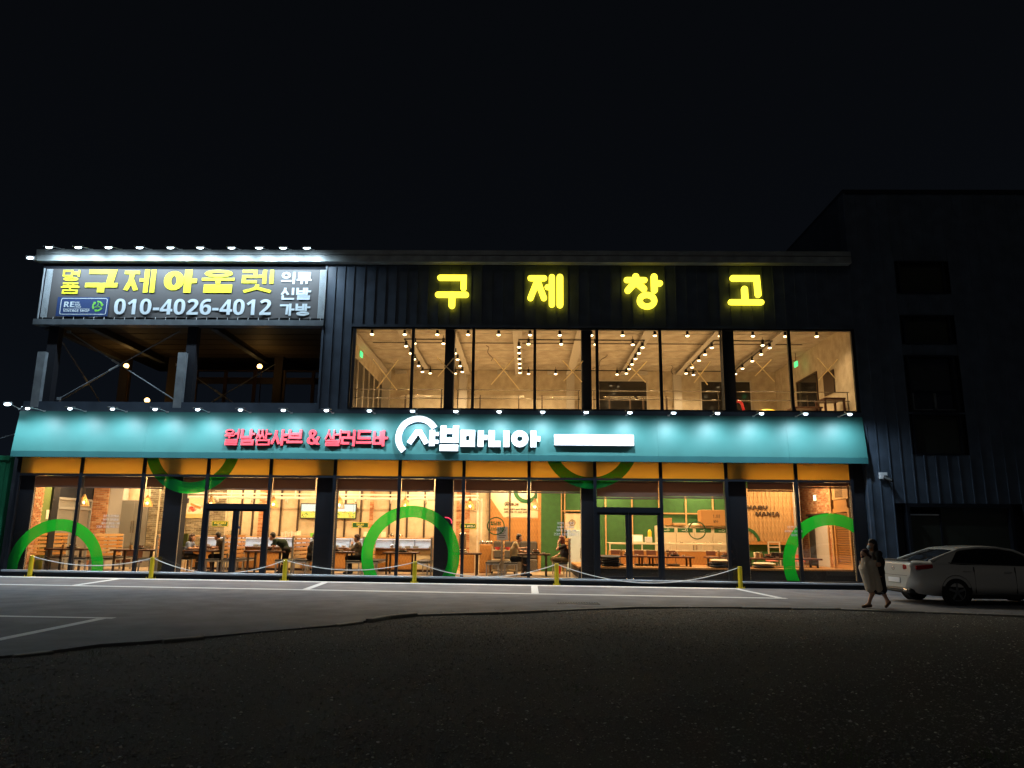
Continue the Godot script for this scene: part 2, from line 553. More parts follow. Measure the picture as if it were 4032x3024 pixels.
	mat("batten", lin(0.055, 0.030, 0.015), 0.6)
	mat("blind_brown", lin(0.24, 0.145, 0.105), 0.7)
	mat("bench_grey", lin(0.30, 0.29, 0.27), 0.45)
	mat("bench_black", lin(0.012, 0.011, 0.010), 0.5)
	mat("cream", lin(0.66, 0.56, 0.38), 0.5)
	mat("cardboard", lin(0.42, 0.21, 0.065), 0.8)
	mat("chrome", lin(0.55, 0.5, 0.45), 0.18, 0.9)
	mat("brushed", lin(0.32, 0.31, 0.28), 0.35, 0.5)
	mat("urn_steel", lin(0.30, 0.27, 0.23), 0.22, 0.85)
	mat("rattan", lin(0.72, 0.46, 0.19), 0.7)
	mat("paper", lin(0.78, 0.70, 0.55), 0.8)
	mat("black_plastic", lin(0.012, 0.012, 0.013), 0.6)
	mat("red_plastic", lin(0.55, 0.02, 0.03), 0.4)
	mat("pink_plastic", lin(0.62, 0.13, 0.09), 0.45)
	mat("yellow_plastic", lin(0.7, 0.48, 0.02), 0.45)
	mat("sage_panel", lin(0.15, 0.20, 0.05), 0.7)
	mat("sign_green", lin(0.02, 0.10, 0.025), 0.5)
	mat("sign_yellow", lin(0.85, 0.7, 0.10), 0.5)
	mat("blue_grey", lin(0.13, 0.19, 0.26), 0.5)
	mat("pale_blue", lin(0.45, 0.56, 0.62), 0.5)
	mat("grey_cushion", lin(0.07, 0.06, 0.05), 0.85)
	mat("slate_cushion", lin(0.035, 0.042, 0.055), 0.85)
	mat("cream_cloth", lin(0.62, 0.50, 0.32), 0.9)
	mat("dish", lin(0.72, 0.68, 0.60), 0.3)
	mat("rail_metal", lin(0.5, 0.45, 0.38), 0.2, 0.9)
	mat("tape", lin(0.80, 0.70, 0.48), 0.8)
	M.tape.backlight_enabled = true
	M.tape.backlight = lin(0.9, 0.8, 0.55)
	mat("dark_door", lin(0.035, 0.032, 0.03), 0.4)
	mat("container_green", lin(0.015, 0.17, 0.08), 0.5)
	mat("white_tile", lin(0.72, 0.72, 0.70), 0.4)
	glow("exit_pale", lin(0.6, 0.7, 0.6), Color(0.85, 1.0, 0.85), 1.5)
	print_textures()
	mat("dark_pane", lin(0.02, 0.018, 0.016), 0.08)
	mat("terrace_board", lin(0.115, 0.095, 0.065), 0.7)
	mat("terrace_steel", lin(0.05, 0.042, 0.035), 0.7)
	mat("shaded_pane", lin(0.035, 0.038, 0.030), 0.15)

# the car park falls gently towards the right
func gy(x: float) -> float:
	return 0.02 - 0.0045 * x

const EDGE = [Vector2(-40, 21.5), Vector2(-14, 19.0), Vector2(-9.3, 17.2), Vector2(-7.4, 15.9), Vector2(-6.5, 15.05), Vector2(-6.1, 14.4), Vector2(-5.9, 13.95), Vector2(-5.4, 13.55), Vector2(-4.7, 12.9), Vector2(-3.35, 11.45), Vector2(-2.85, 10.6), Vector2(-2.6, 9.95), Vector2(-2.15, 9.45), Vector2(-0.55, 8.75), Vector2(2.5, 7.05), Vector2(5.0, 6.72), Vector2(7.3, 6.66), Vector2(9.0, 7.1), Vector2(11.0, 7.6), Vector2(16, 8.6), Vector2(40, 12)]

func ground() -> void:
	# gravel lot, one sheet to the horizon
	var gm = mat("gravel", lin(0.205, 0.196, 0.184), 0.95)
	textured(gm, noise_tex(31, 0.09, Color(0.45, 0.44, 0.43), Color(1, 1, 1), 5, 1024), 0.55)
	gm.heightmap_enabled = true
	gm.heightmap_texture = noise_tex(32, 0.11, Color.BLACK, Color.WHITE, 4, 1024)
	gm.heightmap_scale = 3.0
	var st = S()
	var xs = [-400, -120, -60, -40, -24]
	for i in 81: xs.append(-20 + i * 0.5)
	xs.append_array([24, 40, 60, 120, 400])
	var zs = [-400, -120, -40, -10, 0]
	for i in 45: zs.append(5 + i * 0.5)
	zs.append_array([32, 40, 80, 400])
	for i in xs.size() - 1:
		for j in zs.size() - 1:
			var q := []
			for e in [[0, 0], [1, 0], [1, 1], [0, 1]]:
				var x = xs[i + e[0]]; var z = zs[j + e[1]]
				q.append(Vector3(x, gy(clampf(x, -60, 60)) - 0.030 + 0.016 * sin(x * 1.7 + z) * sin(z * 1.3 - x * 0.4) * (1.0 if z > 5 else 0.0), z))
			quad(st, q[0], q[1], q[2], q[3])
	struct("gravel_lot", st, gm)
	# asphalt apron in front of the shop, up to a ragged edge
	var am = mat("asphalt", lin(0.178, 0.180, 0.200), 0.88)
	textured(am, noise_tex(33, 0.012, Color(0.74, 0.74, 0.75), Color(1, 1, 1), 7, 1024), 0.09)
	am.heightmap_enabled = true
	am.heightmap_texture = noise_tex(34, 0.25, Color.BLACK, Color.WHITE, 3, 512)
	am.heightmap_scale = 0.5
	st = S()
	for i in EDGE.size() - 1:
		var m = maxi(1, int(absf(EDGE[i + 1].x - EDGE[i].x) / 0.35)) if absf(EDGE[i].x) < 16 else 2
		for k in m:
			var a: Vector2 = EDGE[i].lerp(EDGE[i + 1], float(k) / m)
			var b: Vector2 = EDGE[i].lerp(EDGE[i + 1], float(k + 1) / m)
			a.y += 0.035 * sin(a.x * 9.0) + 0.02 * sin(a.x * 23.0)
			b.y += 0.035 * sin(b.x * 9.0) + 0.02 * sin(b.x * 23.0)
			quad(st, Vector3(a.x, gy(a.x), -0.3), Vector3(b.x, gy(b.x), -0.3), Vector3(b.x, gy(b.x), b.y), Vector3(a.x, gy(a.x), a.y), Vector3.UP)
			quad(st, Vector3(a.x, gy(a.x), a.y), Vector3(b.x, gy(b.x), b.y), Vector3(b.x, gy(b.x) - 0.12, b.y + 0.01), Vector3(a.x, gy(a.x) - 0.12, a.y + 0.01), Vector3(0, 0, 1))
	struct("asphalt", st, am)
	# flat kerb stones along parts of the edge
	var km = mat("kerb_stone", lin(0.33, 0.33, 0.32), 0.9)
	textured(km, noise_tex(35, 0.05, Color(0.75, 0.75, 0.74), Color(1, 1, 1), 4, 256), 0.9)
	for seg in [[3, 4, 0.30], [4, 5, 0.62], [7, 8, 0.62], [9, 10, 0.62], [10, 11, 1.0], [11, 12, 1.0], [12, 13, 1.0], [13, 14, 1.0], [14, 15, 1.0], [15, 16, 1.0], [16, 17, 1.0], [17, 18, 1.0]]:
		var a: Vector2 = EDGE[seg[0]]
		var b: Vector2 = EDGE[seg[1]]
		var len = (b - a).length()
		var cnt = maxi(1, int(len / 1.0))
		for k in cnt:
			var p = a.lerp(b, (k + 0.5) / cnt)
			var d = (b - a).normalized()
			st = S()
			var lift = 0.035 if seg[0] in [10, 11] else 0.008
			bev(st, Vector3.ZERO, Vector3(len / cnt * seg[2] - 0.015, 0.12, 0.15), 0.012)
			var o = struct("kerb_stone", st, km)
			o.position = Vector3(p.x, gy(p.x) - 0.06 + lift + rng.randf_range(-0.006, 0.006), p.y + 0.05)
			o.rotation.y = -atan2(d.y, d.x) + rng.randf_range(-0.02, 0.02)
	# painted markings, 4 mm above the asphalt
	var pm = mat("road_paint", lin(0.80, 0.82, 0.84), 0.7)
	textured(pm, noise_tex(36, 0.06, Color(0.80, 0.80, 0.80), Color(1, 1, 1), 5, 512), 0.8)
	for l in [[-30, 0.55, 6.75, 0.55, 0.45], [-30, 3.47, 7.0, 4.0, 0.27], [-30, 10.9, -7.35, 10.98, 0.17]]:
		painted(l[0], l[1], l[2], l[3], l[4], pm)
	for l in [[-12.9, 0.79, -12.55, 3.58, 0.2], [-6.3, 0.79, -6.05, 3.66, 0.2], [0.28, 0.79, 0.27, 3.74, 0.2], [6.62, 0.79, 6.85, 3.84, 0.2], [-7.52, 11.08, -7.45, 16.6, 0.18]]:
		painted(l[0], l[1], l[2], l[3], l[4], pm)
	# drain grate let into the asphalt: frame and bars
	st = S()
	for i in 2:
		span(st, 0.78, 1.72, -0.004, 0.006, 6.30 + i * 0.36, 6.33 + i * 0.36)
		span(st, 0.75 + i * 0.97, 0.78 + i * 0.97, -0.004, 0.006, 6.30, 6.69)
	var grate = thing("drain_grate", "dark iron drain grate let into the asphalt near the kerb", "drain grate", Vector3(0, gy(1.2) + 0.003, 0))
	part("frame", st, M.black_metal, grate)
	for i in 15:
		st = S()
		span(st, 0.80 + i * 0.062, 0.825 + i * 0.062, -0.004, 0.005, 6.33, 6.66)
		part("bar", st, M.black_metal, grate)
	pebbles()
	weeds()

func painted(x0: float, z0: float, x1: float, z1: float, w: float, m: Material) -> void:
	var st = S()
	var d = Vector2(x1 - x0, z1 - z0).normalized()
	var o = Vector2(-d.y, d.x) * w / 2
	var n = maxi(1, int(absf(x1 - x0) / 4))
	for k in n:
		var a = Vector2(x0, z0).lerp(Vector2(x1, z1), float(k) / n)
		var b = Vector2(x0, z0).lerp(Vector2(x1, z1), float(k + 1) / n)
		var q := []
		for p in [a + o, b + o, b - o, a - o]: q.append(Vector3(p.x, gy(p.x) + 0.004, p.y))
		quad(st, q[0], q[1], q[2], q[3], Vector3.UP)
	struct("painted_line", st, m)

func edge_z(x: float) -> float:
	for i in EDGE.size() - 1:
		if x < EDGE[i + 1].x:
			return lerpf(EDGE[i].y, EDGE[i + 1].y, (x - EDGE[i].x) / (EDGE[i + 1].x - EDGE[i].x))
	return 12.0

func pebbles() -> void:
	var st = S()
	var pts := []
	for i in 6: pts.append(Vector3(cos(TAU * i / 6) * (0.9 + 0.2 * sin(i * 2.3)), 0, sin(TAU * i / 6) * (0.8 + 0.25 * cos(i * 1.7))))
	for i in 6:
		var a = pts[i]; var b = pts[(i + 1) % 6]
		var t = Vector3(0.1, 0.62, -0.05)
		tri(st, a, b, t, ((a + b) / 2 + Vector3.UP * 0.8).normalized())
	var mesh = st.commit()
	var m = mat("pebble", Color(1, 1, 1), 0.75)
	m.vertex_color_use_as_albedo = true
	var mm = MultiMesh.new()
	mm.transform_format = MultiMesh.TRANSFORM_3D
	mm.use_colors = true
	mm.mesh = mesh
	var put_at := []
	while put_at.size() < 90000:
		var z = 24.0 - 18.0 * pow(rng.randf(), 0.75)
		var half = (24.59 - z) * 0.78 + 1.0
		var x = rng.randf_range(-half, half)
		if z > edge_z(x) + 0.10 or (z > edge_z(x) - 0.55 and rng.randf() < 0.10): put_at.append(Vector2(x, z))
	mm.instance_count = put_at.size()
	for i in put_at.size():
		var p = put_at[i]
		var s = 0.006 + 0.018 * pow(rng.randf(), 3.0)
		var b = Basis.from_euler(Vector3(rng.randf_range(-0.4, 0.4), rng.randf() * TAU, rng.randf_range(-0.4, 0.4))) * Basis.from_scale(Vector3(s, s * rng.randf_range(0.6, 1.1), s))
		var y = gy(p.x) - 0.029 + 0.016 * sin(p.x * 1.7 + p.y) * sin(p.y * 1.3 - p.x * 0.4)
		if p.y < edge_z(p.x) + 0.02: y = gy(p.x)
		mm.set_instance_transform(i, Transform3D(b, Vector3(p.x, y, p.y)))
		var v = rng.randf_range(0.10, 0.30) if rng.randf() < 0.91 else rng.randf_range(0.4, 0.85)
		mm.set_instance_color(i, Color(v * rng.randf_range(0.97, 1.06), v, v * rng.randf_range(0.86, 1.0)))
	var o = MultiMeshInstance3D.new()
	o.name = "loose_gravel"
	o.multimesh = mm
	o.material_override = m
	add_child(o)
	tag(o, "loose dark gravel with pale chips covering the foreground lot", "gravel", "", "stuff")

func weeds() -> void:
	var m = mat("weed", lin(0.055, 0.085, 0.020), 0.8)
	m.backlight_enabled = true
	m.backlight = Color(0.4, 0.4, 0.4)
	var spots = [[2.3, 18.6, 0.9, "pale weed tuft in the right foreground gravel, nearest the middle"], [3.6, 18.9, 1.1, "wide weed tuft in the bottom right of the gravel"], [4.1, 19.3, 0.7, "low weed tuft in front of the wide one, bottom right"], [6.7, 18.3, 1.2, "weed tuft at the right edge of the gravel"], [-5.6, 14.6, 0.5, "small weed growing at the broken asphalt edge on the left"], [0.6, 16.2, 0.5, "sparse low weed in the middle of the gravel"], [4.9, 17.3, 0.6, "thin weed standing alone in the right gravel"], [-2.6, 14.0, 0.4, "small dry weed in the gravel left of the middle"]]
	for s in spots:
		var st = S()
		for k in int(130 * s[2]):
			var a = rng.randf() * TAU
			var r = 0.42 * s[2] * sqrt(rng.randf())
			var b = Vector3(cos(a) * r, 0, sin(a) * r)
			var lean = Vector3(rng.randf_range(-1, 1), 0, rng.randf_range(-1, 1)) * 0.09 + b * 0.12
			var h = rng.randf_range(0.04, 0.17) * s[2]
			var w = Vector3(cos(a * 3), 0, sin(a * 3)) * 0.004
			var mid = b + lean * 0.4 + Vector3.UP * h * 0.6
			var top = b + lean + Vector3.UP * h
			quad(st, b - w, b + w, mid + w * 0.8, mid - w * 0.8, Vector3(0, 0.5, 0.8))
			tri(st, mid - w * 0.8, mid + w * 0.8, top, Vector3(0, 0.5, 0.8))
		var o = part("weed_tuft", st, m, self, Vector3(s[0], gy(s[0]) - 0.06, s[1]))
		tag(o, s[3], "weed", "weeds in the gravel", "stuff")

const EDGES = [-17.07, -14.93, -12.81, -10.64, -8.53, -6.37, -4.205, -2.065, 0.10, 2.28, 4.45, 6.60, 8.89, 10.70]
const UP_EDGES = [-5.97, -3.93, -1.835, 0.275, 2.405, 4.57, 6.74, 8.97, 11.14]
const COLS = [[-17.07, -16.60], [-12.12, -11.55], [-7.0, -6.37], [-3.02, -2.44], [1.84, 2.31], [6.68, 7.29], [10.72, 11.16]]
var shop: Node3D

func one_box(called: String, m: Material, x0: float, x1: float, y0: float, y1: float, z0: float, z1: float, parent: Node = null) -> MeshInstance3D:
	return part(called, span(S(), x0, x1, y0, y1, z0, z1), m, parent if parent else shop)

# one standing-seam sheet: a flat pan with a raised rib along its right edge
func seam_mesh(w: float, h: float) -> Mesh:
	var st = S()
	span(st, 0, w - 0.004, 0, h, -0.02, 0.008)
	span(st, w - 0.034, w - 0.006, 0, h, 0.008, 0.042)
	return st.commit()

func clad(parent: Node, x0: float, x1: float, y0: float, y1: float, w := 0.379) -> void:
	var n = maxi(1, roundi((x1 - x0) / w))
	var mesh = seam_mesh((x1 - x0) / n, y1 - y0)
	for i in n:
		put("metal_panel", mesh, M.cladding, parent, Vector3(x0 + (x1 - x0) * i / n, y0, 0))

# a brick panel in its own plane (x right, y up, facing +z): single bricks up to the limit, mortar behind
func brick_panel(called: String, parent: Node, kind: String, X: Transform3D, w: float, h: float, most := 300, bw := 0.21, bh := 0.072) -> MeshInstance3D:
	var back = part(called, span(S(), 0, w, 0, h, -0.06, 0.0), M.pale_mortar if kind == "grey_brick" else M.mortar, parent)
	back.transform = X
	var full = S()
	bev(full, Vector3.ZERO, Vector3(bw - 0.014, bh - 0.014, 0.03), 0.004)
	var full_mesh = full.commit()
	var rest := [S(), S(), S(), S()]
	var used = [false, false, false, false]
	var count = 0
	var rows = int(h / bh)
	for r in rows:
		var x = -bw * 0.5 if r % 2 == 1 else 0.0
		while x < w - 0.02:
			var a = maxf(x, 0.0)
			var b = minf(x + bw, w)
			if b - a > 0.05:
				var k = rng.randi() % 4
				var c = Vector3((a + b) / 2, (r + 0.5) * bh, 0.008 + rng.randf_range(-0.003, 0.006))
				if count < most:
					if b - a > bw - 0.01:
						put("brick", full_mesh, M[kind + "_%d" % k], back, c)
					else:
						put("brick", span(S(), -(b - a) / 2 + 0.007, (b - a) / 2 - 0.007, -bh / 2 + 0.007, bh / 2 - 0.007, -0.015, 0.015).commit(), M[kind + "_%d" % k], back, c)
				else:
					bx(rest[k], c, Vector3(b - a - 0.014, bh - 0.014, 0.03))
					used[k] = true
				count += 1
			x += bw
	for k in 4:
		if used[k]:
			var o = part("brickwork", rest[k], M[kind + "_%d" % k], back)
			o.set_meta("kind", "stuff")
	return back

func building() -> void:
	shop = thing("shop_building", "two storey dark metal shop building, glazed restaurant below and lit empty store above", "building")
	# shell
	one_box("ground_slab", M.plinth, -17.3, 11.2, -0.35, 0.10, -8.9, -0.02)
	one_box("restaurant_floor", M.tile_floor, -17.1, 11.2, 0.10, 0.20, -5.3, -0.1)
	one_box("side_wall", M.column_dark, -17.35, -17.1, 0.0, 5.5, -8.9, -0.1)
	one_box("side_wall", M.column_dark, 10.76, 11.2, 0.1, 4.05, -8.9, -0.62)
	one_box("back_wall", M.beige_wall, -17.1, 10.76, 0.2, 4.05, -5.3, -5.0)
	one_box("restaurant_ceiling", M.white_ceiling, -17.1, 10.76, 4.05, 4.15, -5.3, -0.16)
	one_box("storey_floor", M.plinth, -17.3, 11.2, 4.15, 5.48, -8.9, -0.03)
	one_box("rear_wall", M.column_dark, -17.3, 11.4, 0.0, 5.48, -9.1, -8.9)
	# the sill and plinth follow the falling ground
	var tilt = Basis(Vector3(0, 0, 1), -0.0045)
	put("plinth_board", bx(S(), Vector3.ZERO, Vector3(28.3, 0.16, 0.12)).commit(), M.plinth, shop, Vector3(-2.94, 0.105, 0.03), tilt)
	put("sill", bev(S(), Vector3.ZERO, Vector3(28.3, 0.06, 0.22), 0.010).commit(), M.sill_metal, shop, Vector3(-2.94, 0.205, 0.07), tilt)
	# columns behind the glass, with an unlit rope light along each edge
	for c in COLS:
		var col = one_box("column", M.column_dark, c[0], c[1], 0.2, 4.05, -0.62 if c[0] > -17 else -0.27, -0.16)
		for x in [c[0] - 0.012, c[1] + 0.012]:
			if x < -17.05 or x > 10.9: continue
			var pts := []
			for i in 75: pts.append(Vector3(x + 0.006 * (1 if i % 2 == 0 else -1), 0.22 + i * 0.042, -0.2))
			part("rope_light", tube(S(), pts, 0.011, 5), M.cream, col)
	# ground floor glazing
	for i in EDGES.size():
		var x = EDGES[i]
		var w = 0.05
		one_box("mullion", M.dark_frame, x - w, x + w, 0.2, 4.02, -0.07, 0.05)
	for i in EDGES.size() - 1:
		var a = EDGES[i] + 0.05
		var b = EDGES[i + 1] - 0.05
		one_box("transom", M.dark_frame, a, b, 3.375, 3.445, -0.06, 0.045)
		one_box("bottom_rail", M.dark_frame, a, b, 0.19, 0.262 - 0.004 * i, -0.06, 0.045)
		var yf = one_box("transom_pane", M.yellow_film, a, b, 3.445, 4.02, -0.012, -0.004)
		if i in [3, 9]:
			glass_doors(a, b, i == 3)
		else:
			var p = one_box("window_pane", M.glass, a, b, 0.262 - 0.004 * i, 3.375, -0.012, -0.004)
	# upper storey: front wall, trims, cladding
	one_box("front_wall", M.column_dark, -7.05, 11.2, 8.66, 10.9, -0.35, -0.022)
	one_box("front_wall", M.column_dark, -7.05, -6.05, 5.48, 8.66, -0.35, -0.022)
	clad(shop, -7.05, -6.08, 5.52, 10.86, 0.33)
	clad(shop, -6.08, 11.2, 8.70, 10.86)
	one_box("trim", M.cladding, -6.08, 11.25, 8.60, 8.70, -0.02, 0.055)
	one_box("trim", M.cladding, -7.12, -7.05, 5.48, 10.86, -0.35, 0.05)
	one_box("sill_band", M.cladding, -17.3, 11.25, 5.48, 5.70, -0.3, 0.05)
	for k in 9:
		one_box("flashing", M.cladding, -17.3 + k * 3.172, -17.3 + (k + 1) * 3.172 - 0.006, 5.46, 5.53, 0.051, 0.085)
	# roof and its metal fascia
	one_box("roof", M.plinth, -17.35, 11.2, 10.9, 11.28, -8.9, 0.0)
	for k in 9:
		var x0 = -17.38 + k * 3.175
		one_box("fascia_band", M.light_fascia, x0, x0 + 3.17, 10.89, 11.12, 0.0, 0.30)
		one_box("fascia_band", M.light_fascia, x0, x0 + 3.17, 11.15, 11.32, 0.0, 0.285)
	one_box("fascia_joint", M.dark_frame, -17.36, 11.19, 11.115, 11.155, 0.0, 0.24)
	# upper storey window wall
	one_box("window_head", M.dark_frame, -6.05, 11.2, 8.535, 8.60, -0.12, 0.02)
	one_box("window_sill", M.dark_frame, -6.05, 11.2, 5.70, 5.755, -0.12, 0.06)
	for x in UP_EDGES:
		one_box("mullion", M.dark_frame, x - 0.05, x + 0.05, 5.755, 8.535, -0.08, 0.03)
	for i in UP_EDGES.size() - 1:
		one_box("window_pane", M.glass, UP_EDGES[i] + 0.05, UP_EDGES[i + 1] - 0.05, 5.755, 8.535, -0.012, -0.004)
	for c in [[-2.83, -2.51], [1.89, 2.22], [6.72, 7.12]]:
		one_box("column", M.column_dark, c[0], c[1], 5.6, 8.9, -0.45, -0.10)
	decals()

func glass_doors(a: float, b: float, left: bool) -> void:
	var m = (a + b) / 2
	one_box("door_head", M.dark_frame, a, b, 2.33, 2.50, -0.06, 0.05)
	var p = one_box("window_pane", M.glass, a, b, 2.50, 3.375, -0.012, -0.004)
	for s in [0, 1]:
		var x0 = a if s == 0 else m + 0.004
		var x1 = m - 0.004 if s == 0 else b
		var fr = S()
		span(fr, x0, x0 + 0.10, 0.22, 2.33, -0.045, 0.03)
		span(fr, x1 - 0.10, x1, 0.22, 2.33, -0.045, 0.03)
		span(fr, x0 + 0.10, x1 - 0.10, 2.25, 2.33, -0.045, 0.03)
		span(fr, x0 + 0.10, x1 - 0.10, 0.22, 0.30, -0.045, 0.03)
		var door = part("door", fr, M.dark_frame, shop)
		one_box("pane", M.glass, x0 + 0.10, x1 - 0.10, 0.30, 2.25, -0.012, -0.004, door)
		var hx = m - 0.055 if s == 0 else m + 0.055
		part("handle", tube(S(), [Vector3(hx, 0.95, 0.08), Vector3(hx, 1.45, 0.08)], 0.014, 8), M.black_metal, door)
		for y in [1.0, 1.4]:
			part("handle_fixing", tube(S(), [Vector3(hx, y, 0.03), Vector3(hx, y, 0.097)], 0.016, 8), M.chrome, door)
		part("floor_hinge", ball(S(), Vector3(m - 0.10 if s == 0 else m + 0.10, 0.215, 0.06), Vector3(0.035, 0.035, 0.03), 5), M.chrome, door)

# part of a flat ring (a film stuck on the glass), clipped to a window opening
func ring_film(called: String, parent: Node, c: Vector2, r0: float, r1: float, x0: float, x1: float, y0: float, y1: float, z: float, m: Material) -> void:
	var n = 96
	var outer := PackedVector2Array()
	var inner := PackedVector2Array()
	for k in n:
		var d = Vector2(cos(TAU * k / n), sin(TAU * k / n))
		outer.append(c + d * r1)
		inner.append(c + d * r0)
	var win = PackedVector2Array([Vector2(x0, y0), Vector2(x1, y0), Vector2(x1, y1), Vector2(x0, y1)])
	var st = S()
	var any = false
	for k in n:
		var j = (k + 1) % n
		var cell = PackedVector2Array([inner[k], outer[k], outer[j], inner[j]])
		for p in Geometry2D.intersect_polygons(cell, win):
			for i in range(1, p.size() - 1):
				tri(st, v3(p[0], z), v3(p[i], z), v3(p[i + 1], z), Vector3(0, 0, 1))
				any = true
	if any:
		part(called, st, m, parent)

func decals() -> void:
	# five big green rings printed on film, cut where the panes are cut
	var rings = [[-15.44, 0.33, "bottom left windows"], [-11.23, 4.42, "the left glass door"], [-3.755, 0.88, "the middle windows"], [2.15, 4.70, "the right glass door"], [9.92, 0.76, "the right end windows"]]
	for r in rings:
		var up = r[1] > 3
		var t = thing("green_ring_decal", "big green translucent ring film " + ("hanging down above " if up else "standing across ") + r[2], "window decal", Vector3.ZERO, 0.0, "green ring films on the shop glass")
		for i in EDGES.size() - 1:
			var a = EDGES[i] + 0.05
			var b = EDGES[i + 1] - 0.05
			ring_film("film", t, Vector2(r[0], r[1]), 1.23, 1.61, a, b, 3.445, 4.02, 0.001, M.green_film)
			if i in [3, 9]:
				ring_film("film", t, Vector2(r[0], r[1]), 1.23, 1.61, a, b, 2.50, 3.375, 0.001, M.green_film)
			else:
				ring_film("film", t, Vector2(r[0], r[1]), 1.23, 1.61, a, b, 0.262 - 0.004 * i, 3.375, 0.001, M.green_film)
	# two small rings, one with the dish's name in it
	var s = thing("small_ring_decal", "thin olive ring with two words inside, stuck on the pane left of the seated pair", "window decal")
	part("ring", stroke(S(), ring_pts(Vector2(-0.98, 1.855), 0.275, 0.275, 40), 0.018, 0.0, 0.002, true), M.green_print, s)
	var st = S()
	korean(st, "월남쌈", -1.16, 1.875, 0.13, 0.115, 0.009, 0.0, 0.002, 0.05)
	korean(st, "샤브샤브", -1.21, 1.69, 0.13, 0.115, 0.009, 0.0, 0.002, 0.03)
	part("lettering", st, M.green_print, s)
	s = thing("small_ring_decal", "thin plain green ring stuck on the pane in front of the fridges", "window decal")
	part("ring", stroke(S(), ring_pts(Vector2(5.585, 1.78), 0.275, 0.275, 40), 0.018, 0.0, 0.002, true), M.green_print, s)
	# white print on three panes
	s = thing("white_print_decal", "four lines of white lettering on the second pane from the left end", "window decal")
	lines_print(s, [["자연의 신선함과", -14.02, 2.02], ["농부의 정직함에", -14.02, 1.90], ["쉐프의 정성을 더해", -14.06, 1.78], ["건강한 요리를 만듭니다", -14.22, 1.665]], 0.075)
	s = thing("white_print_decal", "four lines of white lettering on the pane right of the seated pair", "window decal")
	lines_print(s, [["자연의 신선함과", 1.03, 1.925], ["농부의 정직함에", 1.03, 1.805], ["쉐프의 정성을 더해", 1.0, 1.695], ["건강한 요리를 만듭니다", 0.92, 1.575]], 0.08)
	s = thing("white_print_decal", "three short lines of white lettering on the pane under the wooden lettered wall panel", "window decal")
	lines_print(s, [["신선한 육수", 8.52, 1.88], ["샤브샤브 샐러드바", 8.42, 1.75], ["월남쌈", 8.62, 1.63]], 0.075)
	# round red neon mark and a blue round sticker
	var nst = S()
	stroke(nst, [Vector2(-2.66, 2.12), Vector2(-2.56, 2.11), Vector2(-2.48, 2.06), Vector2(-2.44, 1.99), Vector2(-2.45, 1.94)], 0.014, -0.11, -0.085, false, true)
	tag(part("neon_tube", nst, M.red_neon), "short bent red neon tube beside the middle dark column", "neon light")
	tag(part("round_sticker", prism(S(), PackedVector2Array(ring_pts(Vector2(-9.45, 1.72), 0.04, 0.04, 16)), 0.0, 0.002), M.banner_blue), "small round blue sticker on the left glass door", "sticker")

func lines_print(t: Node, lines: Array, h: float) -> void:
	for l in lines:
		var st = S()
		korean(st, l[0], l[1], l[2], h, h * 0.86, h * 0.062, 0.0, 0.002, 0.08)
		part("lettering", st, M.white_print, t)

